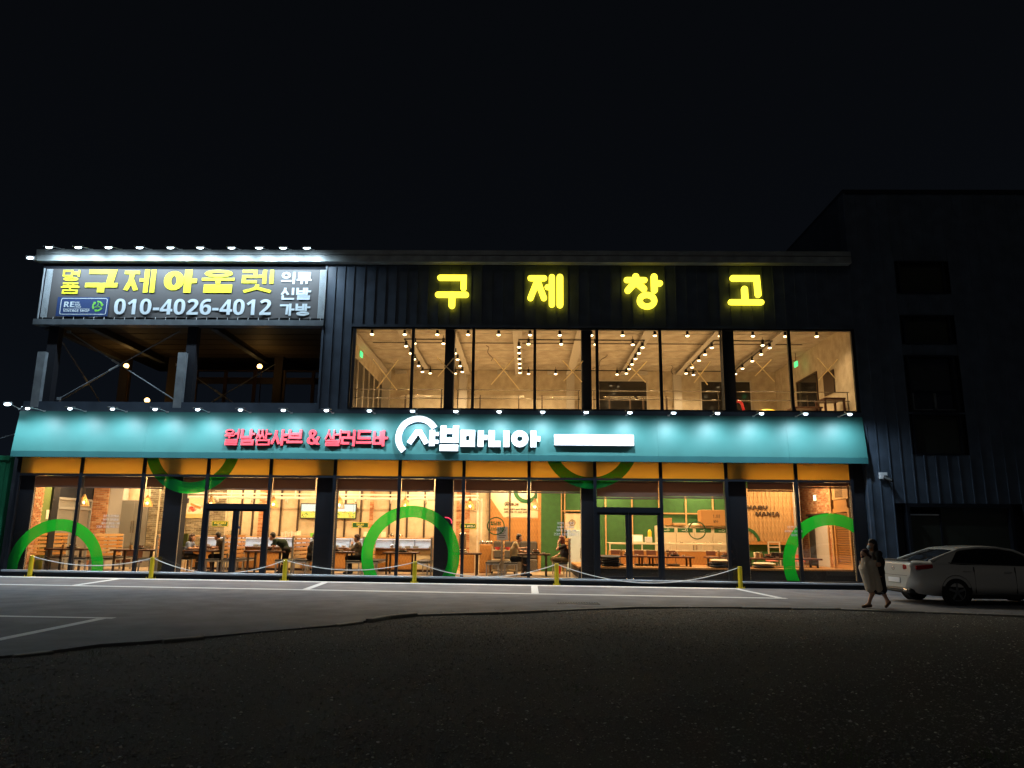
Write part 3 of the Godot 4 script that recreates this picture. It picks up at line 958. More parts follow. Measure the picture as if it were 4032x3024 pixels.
# the tall dark wing to the right of the shop
func annex() -> void:
	var t = thing("tall_wing", "tall unlit dark metal wing right of the shop with a column of windows", "building")
	var sh = func(called: String, m: Material, x0: float, x1: float, y0: float, y1: float, z0: float, z1: float): part(called, span(S(), x0, x1, y0, y1, z0, z1), m, t)
	sh.call("wall", M.column_dark, 11.42, 22.0, -0.3, 13.6, -8.9, -0.35)
	sh.call("roof_edge", M.dark_frame, 11.2, 22.0, 13.6, 13.75, -8.95, 0.05)
	sh.call("side_wall", M.cladding, 11.19, 11.42, 10.9, 13.6, -8.9, -0.30)
	sh.call("corner_trim", M.cladding, 11.2, 11.28, 0.0, 13.6, -0.30, 0.05)
	sh.call("corner_trim", M.cladding, 11.28, 11.33, 0.0, 5.3, -0.02, 0.06)
	var wins = [[12.95, 14.42, 9.95, 11.02], [12.95, 14.42, 8.15, 9.06], [12.95, 14.42, 5.80, 7.64], [12.92, 14.42, 4.37, 5.62]]
	# front: cladding sheets cut round the openings
	var x = 11.28
	while x < 20.0:
		var xe = x + 0.376
		var cuts := []
		for w in wins:
			if xe > w[0] + 0.02 and x < w[1] - 0.02: cuts.append([w[2] - 0.06, w[3] + 0.06])
		if xe > 12.40 and x < 15.8: cuts.append([-0.3, 2.72])
		cuts.sort_custom(func(a, b): return a[0] < b[0])
		var y = -0.2
		for c in cuts + [[13.6, 13.6]]:
			if c[0] - y > 0.05:
				put("metal_panel", seam_mesh(0.376, c[0] - y), M.cladding, t, Vector3(x, y, 0))
			y = maxf(y, c[1])
		x = xe
	for i in wins.size():
		var w = wins[i]
		var fr = S()
		span(fr, w[0] - 0.06, w[1] + 0.06, w[2] - 0.06, w[2], -0.2, 0.05)
		span(fr, w[0] - 0.06, w[1] + 0.06, w[3], w[3] + 0.06, -0.2, 0.05)
		span(fr, w[0] - 0.06, w[0], w[2], w[3], -0.2, 0.05)
		span(fr, w[1], w[1] + 0.06, w[2], w[3], -0.2, 0.05)
		var win = part("window", fr, M.dark_frame, t)
		part("pane", span(S(), w[0], w[1], w[2], w[3], -0.10, -0.09), M.glass if i == 2 else M.shaded_pane, win)
		if i == 2:
			part("blind", span(S(), w[0] + 0.02, w[1] - 0.02, w[2] + 0.72, w[3], -0.22, -0.2), M.shaded_pane, win)
			for k in 2:
				var x0 = w[0] + 0.03 + k * 0.74
				var sash = S()
				span(sash, x0, x0 + 0.05, w[2], w[2] + 0.6, -0.09, -0.02)
				span(sash, x0, x0 + 0.66, w[2], w[2] + 0.05, -0.09, -0.02)
				part("sash", sash, M.beam_grey, win)
	# ground floor shop door: dark glazed opening
	var fr = S()
	span(fr, 12.40, 15.80, 2.60, 2.72, -0.25, 0.06)
	span(fr, 12.40, 12.50, -0.2, 2.60, -0.25, 0.06)
	span(fr, 15.70, 15.80, -0.2, 2.60, -0.25, 0.06)
	span(fr, 13.50, 13.56, -0.2, 2.34, -0.16, -0.08)
	var d = part("door", fr, M.dark_frame, t)
	part("head_rail", span(S(), 12.50, 13.50, 2.34, 2.38, -0.16, -0.08), M.sill_metal, d)
	part("pane", span(S(), 12.50, 13.50, -0.1, 2.34, -0.13, -0.12), M.shaded_pane, d)
	part("pane", span(S(), 13.56, 15.70, -0.1, 2.60, -0.13, -0.12), M.shaded_pane, d)

# letters made of chamfered bars: bars are [x0, x1, y0, y1]
func bar_letter(called: String, parent: Node, bars: Array, X: Transform3D, face_m: Material, side_m: Material, depth := 0.12) -> MeshInstance3D:
	var side = S()
	var face = S()
	var k = 0
	for b in bars:
		var c = Vector2((b[0] + b[1]) / 2, (b[2] + b[3]) / 2)
		bx(side, X * v3(c, depth / 2), Vector3(b[1] - b[0] - 0.006, b[3] - b[2] - 0.006, depth - 0.004 * k), X.basis)
		bev(face, X * v3(c, depth + 0.006 + 0.0015 * k), Vector3(b[1] - b[0], b[3] - b[2], 0.02), 0.008, X.basis)
		k += 1
	var o = part(called, side, side_m, parent)
	part("letter_face", face, face_m, o)
	return o

func pen_letter(called: String, parent: Node, strokes: Array, X: Transform3D, face_m: Material, side_m: Material, depth: float) -> MeshInstance3D:
	var side = S()
	var face = S()
	var k = 0
	for s in strokes:
		stroke(side, s[0], s[1] - 0.004, 0.0, depth - 0.002 * k, s[2], s[3], X)
		stroke(face, s[0], s[1], depth, depth + 0.02 + 0.0015 * k, s[2], s[3], X)
		k += 1
	var o = part(called, side, side_m, parent)
	part("letter_face", face, face_m, o)
	return o

func arc_pts(c: Vector2, r: float, a0: float, a1: float, n := 28) -> Array:
	var out := []
	for i in n + 1:
		var a = deg_to_rad(lerpf(a0, a1, float(i) / n))
		out.append(c + Vector2(cos(a), sin(a)) * r)
	return out

func signs() -> void:
	# the long teal sign: sloped panels with an upright strip below
	var t = thing("shop_sign", "long teal sloped sign board with red and white Korean letters", "sign")
	var X = Transform3D(Basis(Vector3.RIGHT, deg_to_rad(-7.0)), Vector3(0, 4.17, 0.27))
	var seams = [-17.26, -12.80, -8.50, -4.20, 0.08, 4.36, 8.64, 11.19]
	for i in seams.size() - 1:
		var a = seams[i] + (0.002 if i > 0 else 0.0)
		var b = seams[i + 1] - 0.002
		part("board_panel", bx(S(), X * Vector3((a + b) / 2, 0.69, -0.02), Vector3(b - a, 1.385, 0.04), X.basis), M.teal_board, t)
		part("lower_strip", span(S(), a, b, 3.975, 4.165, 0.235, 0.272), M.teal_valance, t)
	part("backing", span(S(), -17.2, 11.15, 4.0, 5.45, -0.02, 0.06), M.column_dark, t)
	part("soffit", span(S(), -17.26, 11.19, 3.98, 4.0, 0.05, 0.233), M.column_dark, t)
	var w = func(name_: String, bars: Array):
		var moved := []
		for b in bars: moved.append([b[0], b[1], b[2] - 4.17, b[3] - 4.17])
		bar_letter(name_, t, moved, X, M.white_letter, M.letter_side_white)
	# white: the arc and the syllable under it, then four more
	var arc := []
	for p in arc_pts(Vector2(-3.61, 4.71), 0.635, 30, 227): arc.append(p - Vector2(0, 4.17))
	pen_letter("logo_arc", t, [[arc, 0.103, false, false]], X, M.white_letter, M.letter_side_white, 0.12)
	pen_letter("white_letter", t, [[[Vector2(-3.62, 0.745), Vector2(-3.885, 0.33)], 0.088, false, false], [[Vector2(-3.56, 0.745), Vector2(-3.30, 0.33)], 0.088, false, false], [[Vector2(-3.68, 0.745), Vector2(-3.50, 0.745)], 0.05, false, false],
		[[Vector2(-3.125, 0.245), Vector2(-3.125, 0.79)], 0.095, false, false], [[Vector2(-3.10, 0.655), Vector2(-2.905, 0.655)], 0.062, false, false], [[Vector2(-3.10, 0.39), Vector2(-2.905, 0.39)], 0.062, false, false]], X, M.white_letter, M.letter_side_white, 0.12)
	w.call("white_letter", [[-2.86, -2.66, 4.53, 5.12], [-2.44, -2.24, 4.53, 5.12], [-2.70, -2.40, 4.835, 5.005], [-2.70, -2.40, 4.53, 4.705], [-2.865, -2.245, 4.25, 4.465]])
	w.call("white_letter", [[-2.19, -2.0, 4.40, 4.97], [-1.89, -1.70, 4.40, 4.97], [-2.10, -1.80, 4.77, 4.97], [-2.10, -1.80, 4.40, 4.61], [-1.61, -1.415, 4.40, 4.96], [-1.50, -1.29, 4.635, 4.80]])
	w.call("white_letter", [[-1.25, -1.045, 4.40, 4.97], [-1.15, -0.85, 4.40, 4.605], [-0.76, -0.555, 4.40, 4.96]])
	var ring := []
	for p in ring_pts(Vector2(-0.215, 4.685), 0.188, 0.188, 32): ring.append(p - Vector2(0, 4.17))
	pen_letter("white_letter", t, [[ring, 0.097, true, false], [[Vector2(0.235, 0.23), Vector2(0.235, 0.79)], 0.097, false, false], [[Vector2(0.28, 0.515), Vector2(0.46, 0.515)], 0.085, false, false]], X, M.white_letter, M.letter_side_white, 0.12)
	bar_letter("light_box", t, [[0.92, 3.55, 0.30, 0.67]], X, M.white_letter, M.letter_side_white, 0.14)
	# red: nine syllables and an ampersand
	var red = [["월", -10.08, 0.48], ["남", -9.54, 0.48], ["쌈", -9.04, 0.53], ["샤", -8.52, 0.55], ["브", -7.98, 0.53], ["샐", -6.72, 0.55], ["러", -6.16, 0.46], ["드", -5.66, 0.52], ["바", -5.10, 0.50]]
	for r in red:
		var st := []
		for s in syllable(r[0], (0.027 if r[0] in ["쌈", "샐", "월"] else 0.042) / 0.53):
			var pts := []
			for p in s[0]: pts.append(Vector2(r[1] + p.x * r[2], 0.225 + p.y * 0.555))
			st.append([pts, 0.027 if r[0] in ["쌈", "샐", "월"] else 0.042, s[1], false])
		pen_letter("red_letter", t, st, X, M.red_letter, M.letter_side_red, 0.085)
	var amp = latin("red_ampersand", "&", 0.50, M.letter_side_red, t, X * Vector3(-7.09, 0.50, 0.055), true, 0.44, 0.11, X.basis)
	var ampf = latin("red_ampersand", "&", 0.50, M.red_letter, t, X * Vector3(-7.09, 0.50, 0.122), true, 0.44, 0.02, X.basis)
	# four big yellow letters on the dark wall above the store windows
	var V = func(a: Array) -> Array:
		var o := []
		for i in range(0, a.size(), 2): o.append(Vector2(a[i], a[i + 1]))
		return o
	var ys = [
		[[V.call([-3.04, 10.36, -2.22, 10.36, -2.22, 9.98]), 0.105], [V.call([-3.10, 9.74, -2.13, 9.74]), 0.105], [V.call([-2.61, 9.74, -2.61, 9.345]), 0.115]],
		[[V.call([0.11, 10.355, 0.59, 10.355]), 0.10], [V.call([0.36, 10.29, 0.115, 9.63]), 0.105], [V.call([0.36, 10.25, 0.58, 9.63]), 0.105], [V.call([0.70, 10.03, 0.85, 10.03]), 0.095], [V.call([0.855, 10.39, 0.855, 9.40]), 0.105], [V.call([1.135, 10.39, 1.135, 9.385]), 0.115]],
		[[V.call([3.77, 10.42, 3.77, 10.30]), 0.12], [V.call([3.455, 10.30, 4.075, 10.30]), 0.10], [V.call([3.77, 10.24, 3.49, 9.92]), 0.115], [V.call([3.77, 10.24, 4.04, 9.98]), 0.115], [V.call([4.405, 10.42, 4.405, 9.93]), 0.115], [V.call([4.42, 10.18, 4.60, 10.18]), 0.105]],
		[[V.call([7.13, 10.375, 7.95, 10.375, 7.97, 9.79]), 0.11], [V.call([7.51, 9.98, 7.51, 9.55]), 0.115], [V.call([7.02, 9.51, 8.06, 9.51]), 0.10]]]
	var lab = ["leftmost yellow glowing letter, a corner stroke over a bar and stem", "yellow glowing letter with two long upright strokes at its right", "yellow glowing letter with a round loop underneath, on the dark upper wall", "rightmost yellow glowing letter, a corner stroke over a stem standing on a bar"]
	for i in 4:
		var o = thing("yellow_sign_letter", lab[i], "sign letter", Vector3(0, 0, 0.10), 0.0, "four yellow letters above the store windows")
		var ss := []
		for s in ys[i]: ss.append([s[0], s[1], false, true])
		if i == 2: ss.append([ring_pts(Vector2(4.14, 9.55), 0.25, 0.21, 32), 0.10, true, true])
		pen_letter("letter_body", o, ss, Transform3D.IDENTITY, M.yellow_letter, M.yellow_letter, 0.05)
		part("standoff", span(S(), ys[i][0][0][0].x + 0.2, ys[i][0][0][0].x + 0.24, ys[i][0][0][0].y - 0.02, ys[i][0][0][0].y + 0.02, -0.10, 0.0), M.dark_frame, o)
	banner()
	lamps()

func banner() -> void:
	var t = thing("banner_sign", "wide grey banner with big yellow letters and a phone number over the terrace", "banner")
	# the sheet, slack along its lower hem
	var st = S()
	var nx = 80
	var ny = 8
	var P = func(i: int, j: int) -> Vector3:
		var x = -17.08 + 10.03 * i / nx
		var f = float(j) / ny
		var hem = 0.035 * absf(sin(x * 2.45)) * pow(1.0 - f, 3.0)
		return Vector3(x, 8.86 + hem + (1.81 - hem) * f, 0.06 + 0.02 * sin(x * 4.9) * pow(1 - f, 4.0))
	for i in nx:
		for j in ny:
			quad(st, P.call(i, j), P.call(i + 1, j), P.call(i + 1, j + 1), P.call(i, j + 1))
	part("sheet", st, M.banner_grey, t)
	part("side_tube", tube(S(), [Vector3(-17.14, 8.83, 0.07), Vector3(-17.14, 10.68, 0.07)], 0.03, 8), M.steel_grey, t)
	var z0 = 0.088
	for e in [-17.05, -7.29]:
		st = S()
		for i in 6:
			for j in 44:
				span(st, e + i * 0.0395, e + i * 0.0395 + 0.026, 8.88 + j * 0.0405, 8.88 + j * 0.0405 + 0.026, z0 - 0.004, z0)
		var o = part("dot_print", st, M.banner_white, t)
		o.set_meta("kind", "stuff")
	var big = func(text: String, x: float, y: float, w: float, h: float, pen: float, sx: float, m: Material):
		var s2 = S()
		korean(s2, text, x / sx, y, h, w / sx, pen, z0 - 0.003, z0, 0.06, 0.0, Transform3D(Basis.from_scale(Vector3(sx, 1, 1)), Vector3.ZERO))
		part("banner_letter", s2, m, t)
	big.call("명", -16.46, 10.21, 0.62, 0.41, 0.027, 1.35, M.banner_yellow)
	big.call("품", -16.46, 9.74, 0.66, 0.41, 0.027, 1.35, M.banner_yellow)
	big.call("구", -15.61, 9.79, 1.16, 0.86, 0.085, 1.55, M.banner_yellow)
	big.call("제", -14.24, 9.79, 1.12, 0.86, 0.062, 1.4, M.banner_yellow)
	big.call("아", -12.81, 9.79, 1.17, 0.86, 0.085, 1.55, M.banner_yellow)
	big.call("울", -11.47, 9.79, 1.16, 0.86, 0.052, 1.7, M.banner_yellow)
	big.call("렛", -10.05, 9.79, 1.12, 0.86, 0.052, 1.35, M.banner_yellow)
	big.call("의류", -8.65, 10.13, 0.52, 0.44, 0.034, 1.25, M.banner_white)
	big.call("신발", -8.64, 9.55, 0.52, 0.44, 0.034, 1.25, M.banner_white)
	big.call("가방", -8.63, 8.97, 0.52, 0.44, 0.034, 1.25, M.banner_white)
	latin("phone_number", "010-4026-4012", 0.56, M.banner_white, t, Vector3(-11.71, 9.26, z0), true, 5.54, 0.006)
	# the small blue shop mark
	var blue = part("blue_mark", span(S(), -16.52, -14.68, 8.92, 9.62, z0 - 0.012, z0 - 0.006), M.banner_blue, t)
	part("border", stroke(S(), rounded(-16.38, -14.75, 8.99, 9.57, 0.06), 0.012, z0 - 0.006, z0, true), M.banner_white, blue)
	latin("mark_text", "RE", 0.20, M.banner_white, blue, Vector3(-16.09, 9.345, z0), true, 0.36, 0.004)
	var k = 0
	for s in ["USE", "DUCE", "CYCLE"]:
		latin("mark_text", s, 0.062, M.banner_white, blue, Vector3(-15.88 + [0.075, 0.095, 0.115][k], 9.415 - k * 0.078, z0), true, [0.15, 0.19, 0.23][k], 0.004)
		k += 1
	part("rule", span(S(), -16.28, -15.34, 9.195, 9.203, z0 - 0.006, z0), M.banner_white, blue)
	latin("mark_text", "VINTAGE SHOP", 0.10, M.banner_white, blue, Vector3(-15.80, 9.12, z0), true, 0.93, 0.004)
	st = S()
	for a in [100, 220, 340]:
		stroke(st, arc_pts(Vector2(-15.07, 9.29), 0.165, a, a - 78, 10), 0.028, z0 - 0.006, z0)
		var e = arc_pts(Vector2(-15.07, 9.29), 0.165, a - 78, a - 108, 2)
		var d = (e[2] - e[0]).normalized()
		var nn = Vector2(-d.y, d.x)
		prism(st, PackedVector2Array([e[0] + nn * 0.06, e[0] - nn * 0.06, e[2]]), z0 - 0.006, z0)
	stroke(st, [Vector2(-15.07, 9.30), Vector2(-15.19, 9.245), Vector2(-14.95, 9.245)], 0.012, z0 - 0.006, z0, true)
	stroke(st, [Vector2(-15.07, 9.31), Vector2(-15.07, 9.345), Vector2(-15.04, 9.365), Vector2(-15.07, 9.39)], 0.010, z0 - 0.006, z0)
	part("recycling_mark", st, M.banner_green, blue)
	for i in 28:
		part("lacing", tube(S(), [Vector3(-16.95 + i * 0.362, 8.89, 0.085), Vector3(-16.95 + i * 0.362, 8.80, 0.10)], 0.007, 5), M.white_rope, t)

func rounded(x0: float, x1: float, y0: float, y1: float, r: float) -> Array:
	var out := []
	for c in [[x1 - r, y1 - r, 0], [x0 + r, y1 - r, 90], [x0 + r, y0 + r, 180], [x1 - r, y0 + r, 270]]:
		for k in 4:
			var a = deg_to_rad(c[2] + 30 * k)
			out.append(Vector2(c[0] + cos(a) * r, c[1] + sin(a) * r))
	return out

# a swan-neck LED flood: arm, driver box, bulging lens; the light sits inside the lens
func flood(called: String, label: String, group: String, at: Vector3, arm_from: Vector3, aim: Vector3, energy: float, cone := 80.0, lens := 1.0) -> Node3D:
	var t = thing(called, label, "floodlight", at, 0.0, group)
	var f = Basis.looking_at(aim, Vector3.UP)                   # -z looks along aim
	part("arm", tube(S(), [arm_from - at, (arm_from - at) * 0.5 + Vector3(0, 0.025, 0), Vector3(0, 0.03, 0)], 0.013, 6), M.lamp_arm, t)
	part("bracket", bx(S(), arm_from - at, Vector3(0.08, 0.05, 0.03)), M.lamp_arm, t)
	part("housing", bev(S(), -f.z * -0.035, Vector3(0.30, 0.15, 0.045), 0.012, f), M.lamp_body, t)
	part("lens", ball(S(), -f.z * 0.012, Vector3(0.125 * lens, 0.05, 0.05 * lens), 6), M.cool_lens, t)
	var l = SpotLight3D.new()
	l.name = "lamp_light"
	l.light_color = Color(0.84, 0.94, 1.0)
	l.light_energy = energy
	l.spot_angle = cone
	l.spot_angle_attenuation = 1.0
	l.spot_range = 40.0
	l.spot_attenuation = 2.0
	l.light_size = 0.05
	l.shadow_enabled = true
	t.add_child(l)
	l.transform = Transform3D(f, -f.z * 0.02)
	return t

func lamps() -> void:
	for i in 20:
		var x = -16.43 + i * 1.413
		flood("sign_floodlight", "white floodlight on top of the teal sign, %s from the left" % ORD[i], "floodlights along the teal sign", Vector3(x, 5.51, 0.95), Vector3(x, 5.545, 0.10), Vector3(0, -1.0, -0.16), 4.2, 86.0, 0.62)
	var tx = [-16.46, -15.44, -14.39, -13.31, -12.24, -11.21, -10.13, -9.18, -8.35, -7.54]
	for i in 10:
		flood("banner_floodlight", "white floodlight above the pale fascia, %s from the left over the banner" % ORD[i], "floodlights above the banner", Vector3(tx[i], 11.12, 1.0), Vector3(tx[i], 11.335, 0.24), Vector3(0, -0.86, -0.5), 4.2)
	flood("corner_floodlight", "dazzling white floodlight at the upper left corner of the roof fascia", "corner floodlights on the left side", Vector3(-17.45, 10.93, 0.45), Vector3(-17.30, 10.97, 0.2), Vector3(0.35, -0.5, 0.8), 14.0)
	flood("corner_floodlight", "dazzling white floodlight at the left end of the wall just above the teal sign", "corner floodlights on the left side", Vector3(-17.48, 5.72, 0.45), Vector3(-17.30, 5.62, 0.1), Vector3(0.05, -0.75, 0.65), 14.0)

const BEAMS = [-6.45, -4.53, -2.75, -0.35, 1.97, 4.40, 6.93, 9.29]

func upper_store() -> void:
	one_box("store_floor", M.store_wall, -7.0, 11.4, 5.50, 5.60, -8.6, -0.36)
	one_box("store_back_wall", M.store_wall, -7.0, 11.4, 5.6, 9.0, -8.85, -8.6)
	one_box("store_side_wall", M.store_wall, -6.85, -6.6, 8.22, 9.0, -8.6, -0.36)
	one_box("store_side_wall", M.dark_door, -6.85, -6.62, 5.6, 8.22, -8.6, -0.36)
	for k in 7:
		one_box("side_mullion", M.store_beam, -6.62, -6.57, 5.6, 8.2, -1.3 - k * 1.05, -1.22 - k * 1.05)
	one_box("store_side_wall", M.store_wall, 11.36, 11.6, 5.6, 9.0, -8.6, -0.36)
	one_box("store_ceiling", M.store_ceiling, -7.0, 11.4, 9.0, 9.15, -8.9, -0.36)
	for k in 5:
		one_box("ceiling_joint", M.store_beam, -6.5, 11.3, 8.985, 9.003, -2.2 - k * 1.3, -2.16 - k * 1.3)
	for x in BEAMS:
		var b = one_box("roof_beam", M.store_beam, x - 0.02, x + 0.02, 8.80, 9.0, -8.55, -0.4)
		one_box("flange", M.store_beam, x - 0.17, x + 0.17, 8.775, 8.80, -8.55, -0.4, b)
	for x in [-6.45, -2.9, 2.0, 6.86]:
		one_box("pilaster", M.store_beam, x - 0.18, x + 0.18, 5.6, 9.0, -8.6, -8.35)
	for d in [[3.32, 5.48], [7.98, 10.19]]:
		var fr = S()
		span(fr, d[0] - 0.06, d[0], 5.6, 8.52, -8.6, -8.55)
		span(fr, d[1], d[1] + 0.06, 5.6, 8.52, -8.6, -8.55)
		span(fr, d[0] - 0.06, d[1] + 0.06, 8.52, 8.58, -8.6, -8.55)
		var w = part("window", fr, M.store_beam, shop)
		part("pane", span(S(), d[0], d[1], 5.6, 8.52, -8.6, -8.575), M.dark_pane, w)
	var fr = S()
	span(fr, 11.31, 11.36, 5.6, 7.97, -5.95, -5.88)
	span(fr, 11.31, 11.36, 5.6, 7.97, -3.83, -3.76)
	span(fr, 11.31, 11.36, 7.90, 7.97, -5.88, -3.83)
	span(fr, 11.31, 11.36, 5.6, 7.2, -4.86, -4.80)
	var dd = part("door", fr, M.batten, shop)
	part("pane", span(S(), 11.335, 11.36, 5.6, 7.9, -5.88, -3.83), M.dark_pane, dd)
	tag(part("wall_board", bev(S(), Vector3(11.33, 7.27, -2.66), Vector3(0.05, 0.86, 0.94), 0.01), M.batten), "dark board hanging on the right end wall of the upper store", "board")
	# guard rails behind the store windows
	var secs = [[-6.0, -2.9, "left"], [-2.45, 1.85, "second from left"], [2.27, 6.68, "third from left"], [7.16, 11.1, "right end"]]
	for s in secs:
		var t = thing("guard_rail", "two shiny horizontal guard rails behind the upper windows, %s section" % s[2], "railing", Vector3.ZERO, 0.0, "guard rails behind the store windows")
		for y in [6.19, 6.50]:
			part("rail", tube(S(), [Vector3(s[0], y, -0.52), Vector3(s[1], y, -0.52)], 0.016, 8), M.rail_metal, t)
		for x in [s[0] + 0.06, s[1] - 0.06]:
			part("post", tube(S(), [Vector3(x, 5.6, -0.52), Vector3(x, 6.5, -0.52)], 0.016, 6), M.rail_metal, t)
	# clothes racks standing empty
	var rk = [[-4.9, -3.1, "left"], [-2.0, -0.1, "second from left"], [0.4, 2.6, "middle"], [3.0, 4.2, "fourth from left"], [4.3, 5.6, "fifth from left"]]
	for r in rk:
		var t = thing("clothes_rack", "empty metal clothes rack standing in the upper store, %s one" % r[2], "clothes rack", Vector3.ZERO, 0.0, "clothes racks in the upper store")
		for y in [6.78, 6.90]:
			part("bar", tube(S(), [Vector3(r[0], y, -3.4 - (y - 6.78) * 3), Vector3(r[1], y, -3.4 - (y - 6.78) * 3)], 0.014, 6), M.rail_metal, t)
		for x in [r[0] + 0.2, r[1] - 0.2]:
			part("leg", span(S(), x - 0.02, x + 0.02, 5.6, 6.9, -3.6, -3.56), M.batten, t)
			part("leg", span(S(), x - 0.02, x + 0.02, 5.6, 6.78, -3.42, -3.38), M.batten, t)
	# crosses of pale tape stuck on the panes
	var xs = [[-5.30, 7.47, -4.42, 6.37, -5.12, 6.43, -4.42, 7.44, "first"], [-3.09, 7.52, -2.51, 6.97, -3.04, 6.86, -2.52, 7.51, "second"], [-1.13, 7.52, -0.25, 6.43, -1.21, 6.59, -0.41, 7.55, "third"], [1.23, 7.45, 1.88, 6.70, 1.26, 6.73, 1.93, 7.44, "fourth"], [3.40, 7.40, 4.05, 6.70, 3.46, 6.74, 4.11, 7.44, "fifth"], [5.58, 7.42, 6.14, 6.63, 5.69, 6.70, 6.27, 7.44, "seventh"], [7.71, 7.57, 8.40, 6.75, 7.75, 6.94, 8.34, 7.52, "eighth"], [9.90, 7.59, 10.46, 6.87, 9.88, 6.81, 10.58, 7.55, "last"]]
	for q in xs:
		var t = thing("tape_cross", "cross of pale tape stuck on the %s upper window pane" % (q[8] if q[8] != "last" else "rightmost"), "tape cross", Vector3.ZERO, 0.0, "tape crosses on the upper panes")
		part("tape_strip", stroke(S(), [Vector2(q[0], q[1]), Vector2(q[2], q[3])], 0.017, -0.015, -0.013), M.tape, t)
		part("tape_strip", stroke(S(), [Vector2(q[4], q[5]), Vector2(q[6], q[7])], 0.017, -0.0175, -0.0155), M.tape, t)
	# exit signs
	tag(part("exit_sign", bev(S(), Vector3(-6.56, 8.53, -3.72), Vector3(0.04, 0.22, 0.34), 0.008), M.exit_green), "green lit exit sign on the left end wall of the upper store", "exit sign")
	var ex = thing("exit_sign", "green lit exit sign hanging near the right end wall of the upper store", "exit sign", Vector3(11.0, 8.52, -4.95))
	part("face", bev(S(), Vector3.ZERO, Vector3(0.05, 0.22, 0.34), 0.008), M.exit_green, ex)
	part("hanger", tube(S(), [Vector3(0, 0.1, 0), Vector3(0, 0.48, 0)], 0.012, 6), M.batten, ex)
	# loose cables under the ceiling
	var cab = [[-4.75, -3.5, -4.35, "left"], [-1.6, -3.5, -1.45, "second"], [3.3, -4.9, 3.0, "third"], [6.3, -6.8, 6.9, "right"]]
	for c in cab:
		var pts := []
		for i in 13:
			var f = i / 12.0
			pts.append(Vector3(lerpf(c[0], c[2], f) + 0.06 * sin(f * 11), 8.86 + 0.04 * sin(f * 7) - 0.02 * f, c[1] - 2.6 * f))
		tag(part("loose_cable", tube(S(), pts, 0.014, 5), M.batten), "loose dark cable winding under the upper store ceiling, %s of four" % (c[3] if c[3] != "left" else "leftmost"), "cable")
	for k in 5:
		tag(part("air_duct_grille", bev(S(), Vector3([-5.8, -1.1, 1.2, 5.3, 7.7][k], 8.9, -8.5), Vector3(0.5, 0.16, 0.2), 0.01), M.store_beam), "pale air grille on top of the store's back wall, %s from left" % ORD[k], "air grille")
	# bits standing on the floor at the right end
	var hose = [Vector3(7.55, 6.42, -2.0), Vector3(7.72, 6.44, -2.0), Vector3(7.84, 6.36, -2.0), Vector3(7.90, 6.1, -2.0), Vector3(7.90, 5.6, -2.0)]
	tag(part("red_pipe", tube(S(), hose, 0.05, 8), M.red_plastic), "bent red pipe standing behind the upper windows on the right", "pipe")
	tag(part("yellow_dome", ball(S(), Vector3(8.75, 5.95, -2.0), Vector3(0.45, 0.2, 0.3), 8), M.yellow_plastic), "round yellow dome shaped thing on the upper store floor", "container")
	var tb = thing("wooden_table", "long low brown wooden table at the right end of the upper store", "table", Vector3(10.15, 5.6, -2.1))
	part("tabletop", bev(S(), Vector3(0, 0.58, 0), Vector3(1.05, 0.06, 0.7), 0.01), M.dark_wood, tb)
	for x in [-0.45, 0.45]:
		for z in [-0.28, 0.28]:
			part("leg", span(S(), x - 0.03, x + 0.03, 0, 0.55, z - 0.03, z + 0.03), M.dark_wood, tb)
	tb = thing("wooden_table", "taller brown wooden table in the right corner of the upper store", "table", Vector3(10.85, 5.6, -1.55))
	part("tabletop", bev(S(), Vector3(0, 0.80, 0), Vector3(0.75, 0.06, 0.9), 0.01), M.dark_wood, tb)
	for x in [-0.33, 0.33]:
		for z in [-0.38, 0.38]:
			part("leg", span(S(), x - 0.035, x + 0.035, 0, 0.77, z - 0.035, z + 0.035), M.dark_wood, tb)
	tracks()

